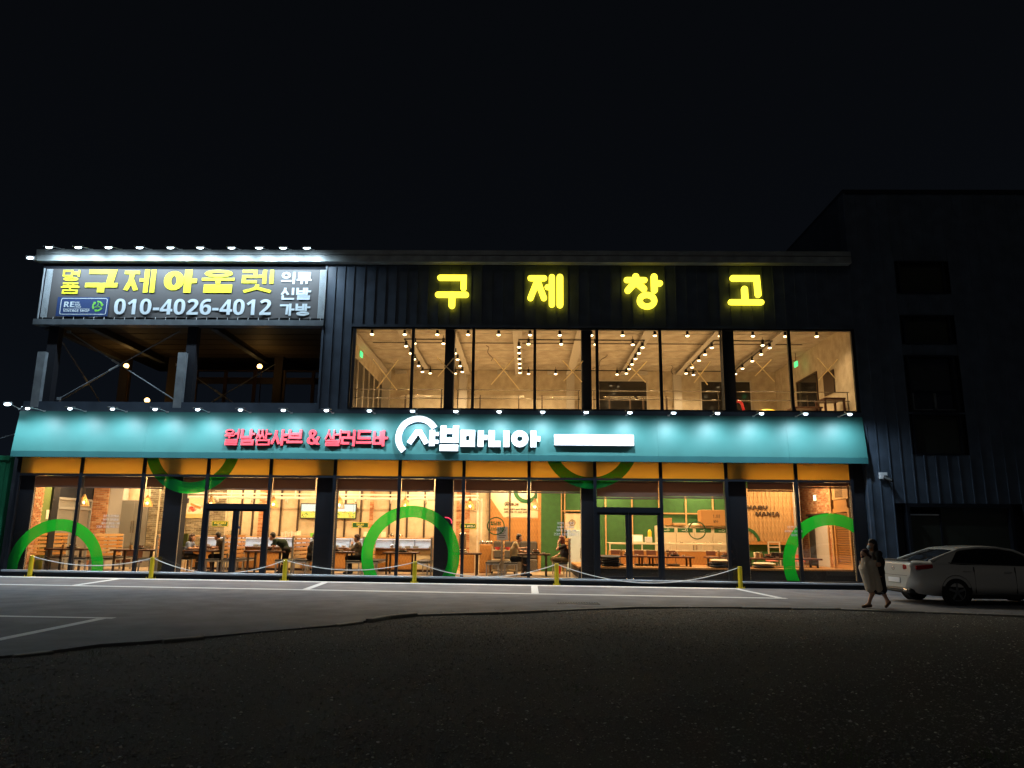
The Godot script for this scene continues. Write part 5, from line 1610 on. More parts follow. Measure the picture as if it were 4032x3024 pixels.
func middle_wall() -> void:
	# pale wall with the house name, wooden niche, sofa
	prism_part("wood_wall", M.pine, PackedVector2Array([Vector2(-1.40, 0.2), Vector2(0.48, 0.2), Vector2(0.48, 2.22), Vector2(-0.86, 2.22), Vector2(-1.38, 2.96), Vector2(-1.40, 2.96)]), -5.0, -4.93)
	one_box("pale_wall", M.cream, -1.40, 0.48, 2.25, 4.0, -5.0, -4.965)
	one_box("wood_edge", M.pine, 0.48, 0.60, 0.2, 4.0, -5.0, -4.80)
	for x in [-1.43, -0.63]:
		one_box("batten", M.batten, x - 0.03, x + 0.03, 0.2, 4.0, -4.96, -4.90)
	var t = thing("wall_lettering", "dark house name in Korean letters on the pale wall over the sofa", "lettering")
	var st = S()
	korean(st, "샤브마니아", -0.80, 2.70, 0.115, 0.10, 0.012, -4.965, -4.955, 0.05)
	stroke(st, arc_pts(Vector2(-0.745, 2.765), 0.085, 40, 230, 14), 0.012, -4.965, -4.953)
	part("lettering", st, M.batten, t)
	st = S()
	korean(st, "자연의 신선함과 농부의 정직함에", -0.86, 2.535, 0.062, 0.055, 0.0045, -4.965, -4.958, 0.05)
	korean(st, "쉐프의 정성을 더해 건강한 요리를", -0.86, 2.43, 0.062, 0.055, 0.0045, -4.965, -4.958, 0.05)
	part("lettering", st, M.batten, t)
	var rg = thing("wall_ring", "dark green ring painted on the pale wall over the lettering", "wall mark")
	ring_film("ring", rg, Vector2(0.02, 3.32), 0.36, 0.52, -0.6, 0.45, 2.6, 3.9, -4.955, M.sign_green)
	var so = thing("sofa", "dark grey upholstered wall sofa in the wooden niche", "sofa", Vector3(-0.40, 0.2, -4.55))
	part("seat", bev(S(), Vector3(0, 0.25, 0.1), Vector3(1.7, 0.42, 0.6), 0.03), M.grey_cushion, so)
	for i in 5:
		part("back_cushion", bev(S(), Vector3(-0.68 + i * 0.34, 0.80, -0.25), Vector3(0.33, 0.66, 0.16), 0.04), M.grey_cushion, so)
	# green partition with timber battens, then the kitchen doorway
	one_box("green_wall", M.green_wall, 0.60, 1.38, 0.2, 4.0, -5.0, -4.80)
	one_box("green_wall", M.green_wall, 1.38, 10.0, 0.2, 4.05, -5.0, -4.93)
	for x in [1.40, 1.53]:
		one_box("timber_batten", M.pale_pine, x - 0.025, x + 0.025, 0.2, 4.0, -4.93, -4.80)
	one_box("timber_batten", M.pale_pine, 1.43, 2.4, 2.50, 2.55, -4.92, -4.82)
	var nr = thing("door_curtain", "cream half curtain with a round dark mark hanging in the kitchen doorway", "curtain", Vector3(1.87, 2.42, -4.75))
	var cs = S()
	for i in 16:
		var a = -0.33 + i * 0.041
		var z0 = 0.02 * sin(i * 0.9)
		var z1 = 0.02 * sin((i + 1) * 0.9)
		quad(cs, Vector3(a, 0, z0 * 0.3), Vector3(a + 0.041, 0, z1 * 0.3), Vector3(a + 0.041, -0.64, z1), Vector3(a, -0.64, z0))
	part("cloth", cs, M.cream_cloth, nr)
	part("rod", tube(S(), [Vector3(-0.4, 0.01, 0), Vector3(0.4, 0.01, 0)], 0.012, 6), M.batten, nr)
	var mk = S()
	stroke(mk, ring_pts(Vector2(-0.05, -0.36), 0.11, 0.11, 24), 0.010, 0.022, 0.026, true)
	prism(mk, PackedVector2Array([Vector2(-0.09, -0.40), Vector2(-0.01, -0.40), Vector2(0.0, -0.32), Vector2(-0.04, -0.28), Vector2(-0.06, -0.36)]), 0.022, 0.026)
	part("mark", mk, M.batten, nr)
	var fz = thing("kitchen_cabinet", "pale blue steel cabinet seen under the door curtain", "cabinet", Vector3(1.92, 0.2, -4.66))
	part("door", bev(S(), Vector3(0, 0.82, 0), Vector3(0.62, 1.5, 0.2), 0.015), M.pale_blue, fz)
	part("handle", tube(S(), [Vector3(0.2, 0.5, 0.12), Vector3(0.2, 0.9, 0.12)], 0.012, 6), M.chrome, fz)

func prism_part(called: String, m: Material, poly: PackedVector2Array, z0: float, z1: float) -> void:
	part(called, prism(S(), poly, z0, z1), m, shop)

func platform_room() -> void:
	# raised floor on the right, dark riser towards the glass
	one_box("platform", M.pine, 1.75, 10.74, 0.52, 0.575, -4.9, -0.36)
	one_box("platform_riser", M.plinth, 1.75, 10.74, 0.2, 0.52, -4.9, -0.38)
	for x in [3.14, 4.18, 5.24, 6.29, 7.35]:
		one_box("timber_batten", M.pale_pine, x - 0.028, x + 0.028, 0.58, 4.0, -4.93, -4.87)
	one_box("timber_batten", M.pale_pine, 5.27, 7.9, 2.435, 2.485, -4.925, -4.86)
	# glazed wooden counter
	var t = thing("glass_counter", "wooden counter with a cream framed glass top case on the raised floor", "counter", Vector3(0, 0.575, 0))
	part("base", span(S(), 3.08, 7.65, 0.0, 0.47, -3.55, -3.02), M.pine, t)
	for i in 8:
		part("board", bev(S(), Vector3(3.37 + i * 0.57, 0.235, -3.012), Vector3(0.565, 0.46, 0.02), 0.004), M.pine, t)
	for y in [0.49, 0.725]:
		part("rail", bev(S(), Vector3(5.36, y, -3.02), Vector3(4.62, 0.045, 0.05), 0.006), M.cream, t)
	for x in [3.08, 4.25, 5.30, 6.45, 7.63]:
		part("stile", bev(S(), Vector3(x, 0.607, -3.02), Vector3(0.05, 0.19, 0.045), 0.006), M.cream, t)
	part("pane", span(S(), 3.1, 7.6, 0.51, 0.70, -3.022, -3.016), M.glass, t)
	part("top", bev(S(), Vector3(5.36, 0.755, -3.3), Vector3(4.66, 0.02, 0.6), 0.005), M.cream, t)
	var mon = thing("till_screen", "cream framed till screen standing on the glass counter", "screen", Vector3(4.12, 1.34, -3.2))
	part("casing", bev(S(), Vector3(0, 0.14, 0), Vector3(0.40, 0.29, 0.04), 0.02, Basis(Vector3.RIGHT, -0.2)), M.cream, mon)
	part("display", bev(S(), Vector3(0, 0.145, 0.022), Vector3(0.33, 0.22, 0.012), 0.004, Basis(Vector3.RIGHT, -0.2)), M.white_print, mon)
	part("foot", bev(S(), Vector3(0, -0.005, 0), Vector3(0.2, 0.02, 0.16), 0.005), M.cream, mon)
	tag(part("grey_box", bev(S(), Vector3.ZERO, Vector3(0.24, 0.2, 0.25), 0.01), M.store_beam, self, Vector3(4.55, 1.45, -3.4)), "grey brown box on the glass counter, next to the fridges", "box")
	tag(part("yellow_jug", lathe(S(), [Vector2(0, 0), Vector2(0.07, 0), Vector2(0.07, 0.2), Vector2(0.03, 0.27), Vector2(0, 0.27)], 12), M.yellow_plastic, self, Vector3(4.60, 1.55, -3.4)), "yellow jug standing on the grey brown box", "jug")
	for i in 5:
		tag(part("counter_dish", lathe(S(), [Vector2(0, 0), Vector2(0.05, 0), Vector2(0.09, 0.05), Vector2(0.08, 0.05), Vector2(0, 0.012)], 12), M.dish if i % 2 == 0 else M.chrome, self, Vector3(5.25 + i * 0.48, 1.342, -3.25)), "small dish on top of the glass counter, %s from left" % ORD[i], "dish", "dishes on the glass counter")
	# four door fridges with green bands
	var f = thing("fridge", "row of cream fridges with green bands across their four doors", "fridge", Vector3(0, 0.575, -4.5))
	part("body", bev(S(), Vector3(6.45, 0.70, -0.05), Vector3(2.85, 1.40, 0.5), 0.01), M.cream, f)
	for i in 4:
		var x = 5.40 + i * 0.70
		var d = part("door", bev(S(), Vector3(x, 0.66, 0.215), Vector3(0.67, 1.26, 0.04), 0.012), M.cream, f)
		part("band", span(S(), x - 0.29, x + 0.29, 1.155, 1.315, 0.236, 0.240), M.sign_green, d)
		part("band_mark", stroke(S(), ring_pts(Vector2(x + 0.05, 1.245), 0.042, 0.042, 18), 0.006, 0.240, 0.243, true), M.dish, d)
		part("band_mark", span(S(), x - 0.13, x - 0.01, 1.215, 1.232, 0.240, 0.243), M.dish, d)
		part("handle", tube(S(), [Vector3(x + (0.29 if i % 2 else -0.29), 0.5, 0.26), Vector3(x + (0.29 if i % 2 else -0.29), 0.8, 0.26)], 0.013, 6), M.chrome, d)
	var bxs = thing("cardboard_box", "big brown cardboard box marked 1.8 litres on top of the fridges", "box", Vector3(7.2, 1.985, -4.3))
	part("carton", bev(S(), Vector3(0, 0.30, 0), Vector3(1.04, 0.60, 0.4), 0.01), M.cardboard, bxs)
	part("flap", bev(S(), Vector3(-0.53, 0.29, 0.05), Vector3(0.012, 0.56, 0.36), 0.003, Basis(Vector3.UP, 0.2)), M.cardboard, bxs)
	latin("print", "1.8", 0.12, M.batten, bxs, Vector3(0.03, 0.36, 0.202), false, 0.2, 0.004)
	var st = S()
	korean(st, "냉수", -0.05, 0.12, 0.10, 0.09, 0.008, 0.2, 0.203)
	stroke(st, [Vector2(0.16, 0.30), Vector2(0.17, 0.42), Vector2(0.20, 0.42), Vector2(0.19, 0.30), Vector2(0.16, 0.30)], 0.006, 0.2, 0.203)
	part("print", st, M.batten, bxs)
	tag(part("wooden_box", bev(S(), Vector3(0, 0.14, 0), Vector3(0.29, 0.28, 0.25), 0.008), M.cardboard, self, Vector3(5.46, 1.985, -4.35)), "small brown box on the fridges, left of the flat tray", "box")
	tag(part("flat_tray", bev(S(), Vector3(0, 0.05, 0), Vector3(0.48, 0.10, 0.3), 0.01), M.pale_pine, self, Vector3(5.88, 1.985, -4.35)), "flat wooden tray on the fridges", "tray")
	var bag = S()
	ball(bag, Vector3(0, 0.03, 0), Vector3(0.24, 0.07, 0.16), 7)
	tag(part("cloth_bundle", bag, M.cream_cloth, self, Vector3(6.45, 1.985, -4.3)), "pale cloth bundle on the fridges beside the big box", "cloth")
	# ribbed wooden wall piece with lettering, green wall below
	one_box("ribbed_panel", M.pale_pine, 7.75, 9.74, 1.42, 3.35, -3.2, -3.02)
	for i in 13:
		one_box("rib", M.pale_pine, 7.80 + i * 0.15, 7.87 + i * 0.15, 1.44, 3.35, -3.02, -2.995)
	one_box("panel_edge", M.pine, 9.74, 9.80, 1.38, 3.35, -3.2, -2.98)
	one_box("panel_ledge", M.pine, 7.75, 9.80, 1.32, 1.42, -3.2, -2.96)
	one_box("green_wall", M.green_wall, 7.75, 9.78, 0.575, 1.32, -3.2, -3.06)
	one_box("brown_wall", M.store_beam, 9.80, 10.1, 0.575, 4.05, -4.9, -3.1)
	var lt = thing("wall_letters", "dark brown raised letters on the ribbed wooden wall panel", "lettering")
	latin("letters", "SHABU", 0.135, M.batten, lt, Vector3(8.42, 2.655, -2.98), true, 0.92, 0.03)
	latin("letters", "MANIA", 0.135, M.batten, lt, Vector3(8.85, 2.425, -2.98), true, 0.87, 0.03)
	var rg = thing("wall_arc", "dark green arc painted on the ribbed wooden panel, lower left", "wall mark")
	part("arc", stroke(S(), arc_pts(Vector2(7.98, 1.36), 0.52, 8, 120, 20), 0.055, -2.992, -2.985), M.sign_green, rg)
	tag(part("switch_plate", bev(S(), Vector3(9.95, 2.78, -3.09), Vector3(0.12, 0.2, 0.02), 0.004), M.paper), "pale switch plate beside the ribbed wooden panel", "switch")
	# right end wall: brick, doorway, wall lamp, louvred door
	brick_panel("brick_wall", shop, "red_brick", Transform3D(face_nx(), Vector3(10.70, 0.575, -4.9)), 3.28, 2.95)
	var dr = thing("inner_door", "grey brown glass door with a wooden frame in the right brick wall", "door", Vector3(10.66, 0.575, -2.95))
	part("frame", span(S(), -0.02, 0.04, 0, 1.80, -1.0, -0.92), M.pale_pine, dr)
	part("frame", span(S(), -0.02, 0.04, 0, 1.80, 0.86, 0.94), M.pale_pine, dr)
	part("lintel", span(S(), -0.04, 0.04, 1.80, 1.88, -1.02, 0.96), M.batten, dr)
	part("pane", span(S(), 0.0, 0.02, 0, 1.80, -0.92, 0.86), M.grey_cushion, dr)
	part("curtain", span(S(), -0.01, 0.0, 0, 1.80, -0.30, 0.84), M.store_beam, dr)
	var sc = thing("wall_lamp", "small pale glowing wall lamp on the right brick wall", "wall lamp", Vector3(10.62, 3.02, -2.99))
	part("shade", lathe(S(), [Vector2(0, -0.1), Vector2(0.05, -0.1), Vector2(0.05, 0.1), Vector2(0, 0.1)], 12), M.exit_pale, sc)
	part("bracket", bx(S(), Vector3(0.05, -0.12, 0), Vector3(0.1, 0.03, 0.08)), M.chrome, sc)
	var lo = thing("louvre_door", "orange pine louvred door at the right end of the restaurant", "door", Vector3(10.68, 0.575, -0.88))
	part("stile", span(S(), -0.03, 0.03, 0, 2.0, -0.68, -0.55), M.pine, lo)
	part("stile", span(S(), -0.03, 0.03, 0, 2.0, 0.50, 0.62), M.pine, lo)
	part("rail", span(S(), -0.03, 0.03, 0, 0.14, -0.55, 0.50), M.pine, lo)
	part("rail", span(S(), -0.03, 0.03, 1.86, 2.28, -0.55, 0.50), M.pine, lo)
	part("backing", span(S(), 0.03, 0.06, 0, 2.28, -0.68, 0.62), M.batten, lo)
	for i in 22:
		part("louvre", bx(S(), Vector3(0, 0.18 + i * 0.077, -0.025), Vector3(0.012, 0.062, 1.05), Basis(Vector3(0, 0, 1), 0.5)), M.pine, lo)
	part("head_board", span(S(), -0.02, 0.06, 2.30, 2.95, -0.68, 0.62), M.pale_pine, lo)
	for i in 7:
		part("slot", span(S(), -0.026, -0.02, 2.36, 2.9, -0.38 + i * 0.09, -0.35 + i * 0.09), M.batten, lo)
	one_box("pine_post", M.pale_pine, 10.60, 10.72, 0.575, 3.5, -1.68, -1.56)

func blinds() -> void:
	var low = [2.99, 2.97, 2.96, 2.95, 2.95, 2.95, 2.95, 2.94, 2.94, 2.77, 2.81, 3.06, 3.18]
	var where = ["at the left end", "second pane", "left of the first inner column", "over the left glass door", "right of the left glass door", "over the salad sign", "over the middle ring film", "left of the soup corner sign", "over the seated pair", "over the right glass door", "over the fridges", "over the ribbed wooden panel", "at the right end"]
	for i in EDGES.size() - 1:
		var segs := []
		var a = EDGES[i] + 0.06
		var b = EDGES[i + 1] - 0.06
		segs.append([a, b])
		for c in COLS:
			var out := []
			for s in segs:
				if c[1] + 0.03 < s[0] or c[0] - 0.03 > s[1]: out.append(s)
				else:
					if c[0] - 0.04 - s[0] > 0.15: out.append([s[0], c[0] - 0.04])
					if s[1] - c[1] - 0.04 > 0.15: out.append([c[1] + 0.04, s[1]])
			segs = out
		for k in segs.size():
			var s = segs[k]
			var t = thing("venetian_blind", "half raised brown venetian blind, %s%s" % [where[i], "" if segs.size() == 1 else [", left piece", ", right piece"][k]], "blind", Vector3.ZERO, 0.0, "brown venetian blinds")
			part("head_rail", span(S(), s[0], s[1], 3.33, 3.372, -0.15, -0.10), M.blind_brown, t)
			var st = S()
			var y = 3.32
			while y > low[i] + 0.06:
				bx(st, Vector3((s[0] + s[1]) / 2, y, -0.125), Vector3(s[1] - s[0], 0.003, 0.026), Basis(Vector3.RIGHT, 0.95))
				y -= 0.0205
			var o = part("slats", st, M.blind_brown, t)
			o.set_meta("kind", "stuff")
			part("bottom_rail", bev(S(), Vector3((s[0] + s[1]) / 2, low[i] + 0.025, -0.125), Vector3(s[1] - s[0], 0.05, 0.035), 0.006), M.blind_brown, t)
			for x in [s[0] + 0.12, s[1] - 0.12]:
				part("cord", tube(S(), [Vector3(x, low[i] + 0.05, -0.107), Vector3(x, 3.34, -0.107)], 0.0035, 4), M.blind_brown, t)

func partition(x: float, where: String) -> void:
	var t = thing("slatted_partition", "orange pine slat partition, " + where, "partition", Vector3(x, 0.2, 0), 0.0, "slatted booth partitions")
	for z in [-1.18, -3.12]:
		part("post", bev(S(), Vector3(0, 0.63, z), Vector3(0.055, 1.26, 0.055), 0.006), M.bench_grey, t)
	for z in [-1.5, -2.15, -2.8]:
		part("upright", span(S(), -0.02, 0.02, 0.5, 1.25, z - 0.03, z + 0.03), M.pine, t)
	for s in [-1, 1]:
		for k in 6:
			part("slat", bev(S(), Vector3(s * 0.032, 0.55 + k * 0.135 + rng.randf_range(-0.006, 0.006), -2.13), Vector3(0.02, 0.095, 1.86), 0.004), M.pine if rng.randf() < 0.7 else M.pale_pine, t)

func bench(x: float, s: int, where: String) -> void:
	var t = thing("booth_bench", "black seated bench, " + where, "bench", Vector3(x + s * 0.31, 0.2, -2.0), 0.0, "booth benches")
	part("seat", bev(S(), Vector3(0, 0.445, 0), Vector3(0.48, 0.05, 1.9), 0.015), M.bench_black, t)
	part("frame", bev(S(), Vector3(0, 0.395, 0), Vector3(0.46, 0.05, 1.88), 0.005), M.bench_grey, t)
	for lx in [-0.2, 0.2]:
		for z in [-0.9, 0.9]:
			part("leg", span(S(), lx - 0.022, lx + 0.022, 0.0, 0.37, z - 0.022, z + 0.022), M.bench_grey, t)

func table(x0: float, x1: float, z0: float, z1: float, y: float, h: float, where: String, wood := "dark_wood", cat := "tables in the booths") -> void:
	var t = thing("dining_table", "dark wooden table " + where, "table", Vector3((x0 + x1) / 2, y, (z0 + z1) / 2), 0.0, cat)
	var w = x1 - x0
	var d = z1 - z0
	part("tabletop", bev(S(), Vector3(0, h - 0.028, 0), Vector3(w, 0.056, d), 0.008), M[wood], t)
	for sx in [-1, 1]:
		for sz in [-1, 1]:
			part("leg", span(S(), sx * (w / 2 - 0.15) - 0.03, sx * (w / 2 - 0.15) + 0.03, 0, h - 0.056, sz * (d / 2 - 0.08) - 0.03, sz * (d / 2 - 0.08) + 0.03), M.batten, t)

func tableware(x: float, y: float, z: float, where: String) -> void:
	var p = thing("hot_pot", "black cooking pot on a burner on the " + where, "pot", Vector3(x, y, z), 0.0, "table cooking pots")
	part("burner", bev(S(), Vector3(0, 0.03, 0), Vector3(0.28, 0.06, 0.24), 0.012), M.bench_black, p)
	part("pot", lathe(S(), [Vector2(0, 0.065), Vector2(0.11, 0.065), Vector2(0.13, 0.13), Vector2(0.12, 0.13), Vector2(0.10, 0.075)], 16), M.chrome, p)
	var b = part("small_bowl", lathe(S(), [Vector2(0, 0), Vector2(0.03, 0), Vector2(0.065, 0.045), Vector2(0.058, 0.045), Vector2(0, 0.01)], 12), M.dish, self, Vector3(x + 0.27, y, z + 0.12))
	tag(b, "small pale bowl right of the pot on the " + where, "bowl", "small bowls")
	var c = thing("cutlery_jar", "wooden jar of chopsticks on the " + where, "jar", Vector3(x - 0.26, y, z + 0.1), 0.0, "chopstick jars")
	part("jar", bev(S(), Vector3(0, 0.07, 0), Vector3(0.08, 0.14, 0.08), 0.005), M.pale_pine, c)
	for i in 6:
		part("chopstick", tube(S(), [Vector3(0.02 * cos(i), 0.1, 0.02 * sin(i)), Vector3(0.035 * cos(i * 1.3), 0.23, 0.035 * sin(i * 1.3))], 0.004, 4), M.batten, c)

func cushion_stack(x: float, z: float, n: int, m: String, label: String) -> void:
	var y = 0.575
	var t = thing("cushion_stack", label, "cushions", Vector3(x, y, z))
	for i in n:
		var st = S()
		var nx = 10
		var P = func(a: int, b: int, s: float) -> Vector3:
			var u = -1.0 + 2.0 * a / nx
			var v = -1.0 + 2.0 * b / nx
			var e = sqrt(maxf(0.0, (1.0 - pow(u, 6.0)) * (1.0 - pow(v, 6.0))))
			return Vector3(u * 0.30, 0.05 + s * (0.008 + 0.042 * e), v * 0.28)
		for a in nx:
			for b in nx:
				for s in [-1.0, 1.0]:
					quad(st, P.call(a, b, s), P.call(a + 1, b, s), P.call(a + 1, b + 1, s), P.call(a, b + 1, s), Vector3(0, s, 0.25).normalized())
		var o = part("cushion", st, M.cream_cloth if i == n - 1 and m == "slate_mix" else M.slate_cushion, t, Vector3(rng.randf_range(-0.02, 0.02), i * 0.088, rng.randf_range(-0.02, 0.02)))
		o.rotation.y = rng.randf_range(-0.15, 0.15)

func floor_chair(x: float, label: String) -> void:
	var t = thing("floor_chair", label, "floor chair", Vector3(x, 0.575, -2.15), 0.0, "legless floor chairs")
	part("seat", bev(S(), Vector3(0, 0.03, 0), Vector3(0.42, 0.045, 0.42), 0.015), M.bench_black, t)
	for s in [-1, 1]:
		part("side_rod", tube(S(), [Vector3(s * 0.17, 0.04, -0.18), Vector3(s * 0.16, 0.10, -0.22), Vector3(s * 0.13, 0.46, -0.32)], 0.011, 6), M.batten, t)
	part("back_board", bev(S(), Vector3(0, 0.43, -0.31), Vector3(0.34, 0.16, 0.02), 0.008, Basis(Vector3.RIGHT, -0.25)), M.red_wood, t)

func seating() -> void:
	var px = [[-17.05, "at the left end wall"], [-14.97, "second from the left end"], [-12.72, "behind the first inner column"], [-10.40, "behind the left glass door"], [-8.0, "behind the second inner column"], [-5.56, "behind the salad sign"], [-3.22, "left of the soup corner"], [-0.81, "left of the seated pair"], [1.50, "right of the seated pair"]]
	for p in px:
		partition(p[0], p[1])
		if p[0] > -17: bench(p[0], -1, "left of the partition " + p[1])
		if p[0] < 1: bench(p[0], 1, "right of the partition " + p[1])
	var tb = [[-16.62, -15.22, "in the first booth from the left end"], [-14.33, -12.75, "in the second booth from the left"], [-12.06, -10.62, "in front of the couple by the left door"], [-9.68, -8.28, "the worker in dark green leans over"], [-7.35, -5.97, "in front of the curly haired woman"], [-4.90, -3.72, "behind the middle ring film"], [-2.75, -1.53, "with the steel water urn"], [-0.26, 0.86, "between the man and the red haired woman"]]
	var tw = ["leftmost booth table", "second booth table from left", "couple's table by the left door", "table the worker leans over", "table of the curly haired woman", "table behind the middle ring film", "", "table between man and red haired woman"]
	for i in tb.size():
		table(tb[i][0], tb[i][1], -2.0, -1.15, 0.2, 0.75, tb[i][2])
		if tw[i] != "": tableware((tb[i][0] + tb[i][1]) / 2 + 0.05, 0.952, -1.55, tw[i])
	# the urn table and the wooden cabinets beside it
	var u = thing("water_urn", "tall shiny steel water urn on the table under the soup corner sign", "urn", Vector3(-2.20, 0.95, -1.6))
	part("body", lathe(S(), [Vector2(0, 0.02), Vector2(0.15, 0.02), Vector2(0.15, 0.10), Vector2(0.125, 0.12), Vector2(0.125, 0.62), Vector2(0.14, 0.64), Vector2(0.10, 0.69), Vector2(0.02, 0.71), Vector2(0, 0.74)], 20), M.urn_steel, u)
	part("tap", tube(S(), [Vector3(0, 0.17, 0.12), Vector3(0, 0.17, 0.2), Vector3(0, 0.12, 0.21)], 0.014, 6), M.chrome, u)
	part("base", bev(S(), Vector3(0, 0.02, 0.02), Vector3(0.36, 0.07, 0.32), 0.01), M.brushed, u)
	for c in [[-1.46, -2.95, 0.44, 1.02, "wooden cabinet with shiny jars on top, left of the trolley"], [-2.12, -2.95, 0.48, 0.66, "low wooden cabinet standing behind the urn table"]]:
		var t = thing("wooden_cabinet", c[4], "cabinet", Vector3(c[0], 0.2, c[1]))
		part("carcass", bev(S(), Vector3(0, c[3] / 2, -0.2), Vector3(c[2], c[3], 0.42), 0.008), M.pine, t)
		part("door", bev(S(), Vector3(0, c[3] / 2, 0.02), Vector3(c[2] - 0.04, c[3] - 0.06, 0.02), 0.006), M.pine, t)
	for i in 6:
		tag(part("glass_jar", lathe(S(), [Vector2(0, 0), Vector2(0.045, 0), Vector2(0.05, 0.09), Vector2(0.03, 0.12), Vector2(0.03, 0.15), Vector2(0, 0.15)], 12), M.chrome if i % 2 else M.brushed, self, Vector3(-1.66 + i * 0.082, 1.225, -3.05 - 0.1 * (i % 2))), "shiny jar on the wooden cabinet, %s from left" % ORD[i], "jar", "jars on the wooden cabinet")
	var tr = thing("serving_trolley", "cream wheeled shelf trolley carrying two red bowls, behind the seated man", "trolley", Vector3(-0.80, 0.2, -2.75))
	for y in [0.12, 0.48, 0.82]:
		part("shelf", bev(S(), Vector3(0, y, 0), Vector3(0.86, 0.03, 0.4), 0.006), M.cream, tr)
	for x in [-0.41, 0.41]:
		for z in [-0.18, 0.18]:
			part("upright", span(S(), x - 0.015, x + 0.015, 0.08, 0.95, z - 0.015, z + 0.015), M.cream, tr)
			part("caster", ball(S(), Vector3(x, 0.04, z), Vector3(0.04, 0.04, 0.02), 5), M.bench_black, tr)
	for i in 2:
		tag(part("red_bowl", lathe(S(), [Vector2(0, 0), Vector2(0.06, 0), Vector2(0.12, 0.10), Vector2(0.112, 0.10), Vector2(0.05, 0.015), Vector2(0, 0.015)], 16), M.red_plastic, self, Vector3(-1.02 + i * 0.38, 1.035, -2.72)), "red bowl on the trolley's top shelf, the %s one" % ["left", "right"][i], "bowl", "red bowls")
	var cd = thing("notice_stand", "white printed sheet held up at the end of the bench, left of the man", "notice", Vector3(-0.80, 1.62, -1.1))
	part("sheet", bev(S(), Vector3.ZERO, Vector3(0.38, 0.44, 0.008), 0.003, Basis(Vector3(0, 0, 1), 0.05)), M.white_print, cd)
	var pst = S()
	for i in 5: span(pst, -0.13, 0.12 - 0.03 * (i % 3), 0.10 - i * 0.06, 0.12 - i * 0.06, 0.005, 0.007)
	part("print", pst, M.grey_cushion, cd)
	part("stem", tube(S(), [Vector3(0, -0.2, -0.02), Vector3(0, -0.55, -0.03)], 0.01, 6), M.bench_grey, cd)
	tag(part("fire_extinguisher", lathe(S(), [Vector2(0, 0), Vector2(0.07, 0), Vector2(0.07, 0.32), Vector2(0.03, 0.40), Vector2(0.02, 0.46), Vector2(0, 0.46)], 14), M.red_plastic, self, Vector3(1.22, 0.2, -3.2)), "red fire extinguisher on the floor under the red haired woman's bench", "extinguisher")
	# the girl's chair by the left door
	var ch = thing("dark_chair", "dark chair with a rounded back at the table by the left door", "chair", Vector3(-11.72, 0.2, -1.5))
	part("seat", bev(S(), Vector3(0, 0.45, 0), Vector3(0.44, 0.05, 0.44), 0.015), M.bench_black, ch)
	part("backrest", bev(S(), Vector3(-0.22, 0.66, 0), Vector3(0.04, 0.4, 0.42), 0.015), M.bench_black, ch)
	for x in [-0.18, 0.18]:
		for z in [-0.18, 0.18]:
			part("leg", tube(S(), [Vector3(x * 0.9, 0.43, z * 0.9), Vector3(x * 1.15, 0, z * 1.15)], 0.014, 6), M.pale_pine, ch)
	tag(part("sage_screen", span(S(), -12.16, -11.90, 0.95, 1.5, -1.75, -1.72), M.sage_panel), "sage green screen board left of the long haired girl", "screen")
	# low tables, cushions and floor chairs on the raised floor
	table(2.50, 4.12, -2.0, -1.2, 0.575, 0.345, "on the raised floor behind the right glass door", "red_wood", "low tables on the raised floor")
	table(4.18, 5.76, -2.0, -1.2, 0.575, 0.335, "on the raised floor, second from its left", "red_wood", "low tables on the raised floor")
	table(6.22, 7.62, -2.0, -1.2, 0.575, 0.335, "on the raised floor in front of the fridges", "red_wood", "low tables on the raised floor")
	table(7.68, 10.05, -2.0, -1.2, 0.575, 0.315, "on the raised floor under the ribbed panel", "red_wood", "low tables on the raised floor")
	tableware(3.55, 0.92, -1.6, "low table behind the right glass door")
	tableware(5.15, 0.91, -1.6, "second low table from left")
	tableware(6.90, 0.91, -1.6, "low table in front of the fridges")
	tableware(8.35, 0.89, -1.6, "low table under the ribbed panel")
	var k = 0
	for x in [3.22, 4.05, 4.48, 5.18, 6.6]:
		floor_chair(x, "legless dark floor chair at the low tables, %s from left" % ORD[k])
		k += 1
	cushion_stack(2.85, -0.85, 4, "slate_cushion", "stack of dark slate cushions behind the left half of the right glass door")
	cushion_stack(6.50, -0.85, 3, "slate_mix", "stack of dark cushions with a cream one on top, left of the right column")
	cushion_stack(7.95, -0.85, 2, "slate_mix", "low stack of two cushions right of the dark column")
	for i in 2:
		var x = 8.72 + i * 0.95
		var c = thing("pink_chair", "small pink plastic chair behind the low table, the %s one" % ["left", "right"][i], "chair", Vector3(x, 0.575, -2.4), 0.0, "pink chairs")
		part("shell", bev(S(), Vector3(0, 0.30, -0.12), Vector3(0.36, 0.24, 0.03), 0.012, Basis(Vector3.RIGHT, -0.2)), M.pink_plastic, c)
		part("seat", bev(S(), Vector3(0, 0.19, 0.05), Vector3(0.36, 0.03, 0.34), 0.012), M.pink_plastic, c)
		for sx in [-1, 1]:
			for sz in [-1, 1]:
				part("leg", tube(S(), [Vector3(sx * 0.12, 0.18, 0.05 + sz * 0.1), Vector3(sx * 0.19, 0.0, 0.05 + sz * 0.18)], 0.012, 5), M.pale_pine, c)
	for i in 3:
		var b = part("wooden_tray", bev(S(), Vector3(0, 0.09, 0), Vector3(0.24, 0.18, 0.2), 0.008), M.batten if i < 2 else M.cream, self, Vector3([8.62, 8.92, 8.05][i], 0.89, -1.75))
		tag(b, ["dark box with paper standing on the low table, left of its twin", "dark box with paper standing on the low table, right of its twin", "pale box on the low table beside the dark column"][i], "box")
	var stool = thing("white_high_chair", "cream high chair frame standing before the green wall under the ribbed panel", "chair", Vector3(8.95, 0.575, -2.75))
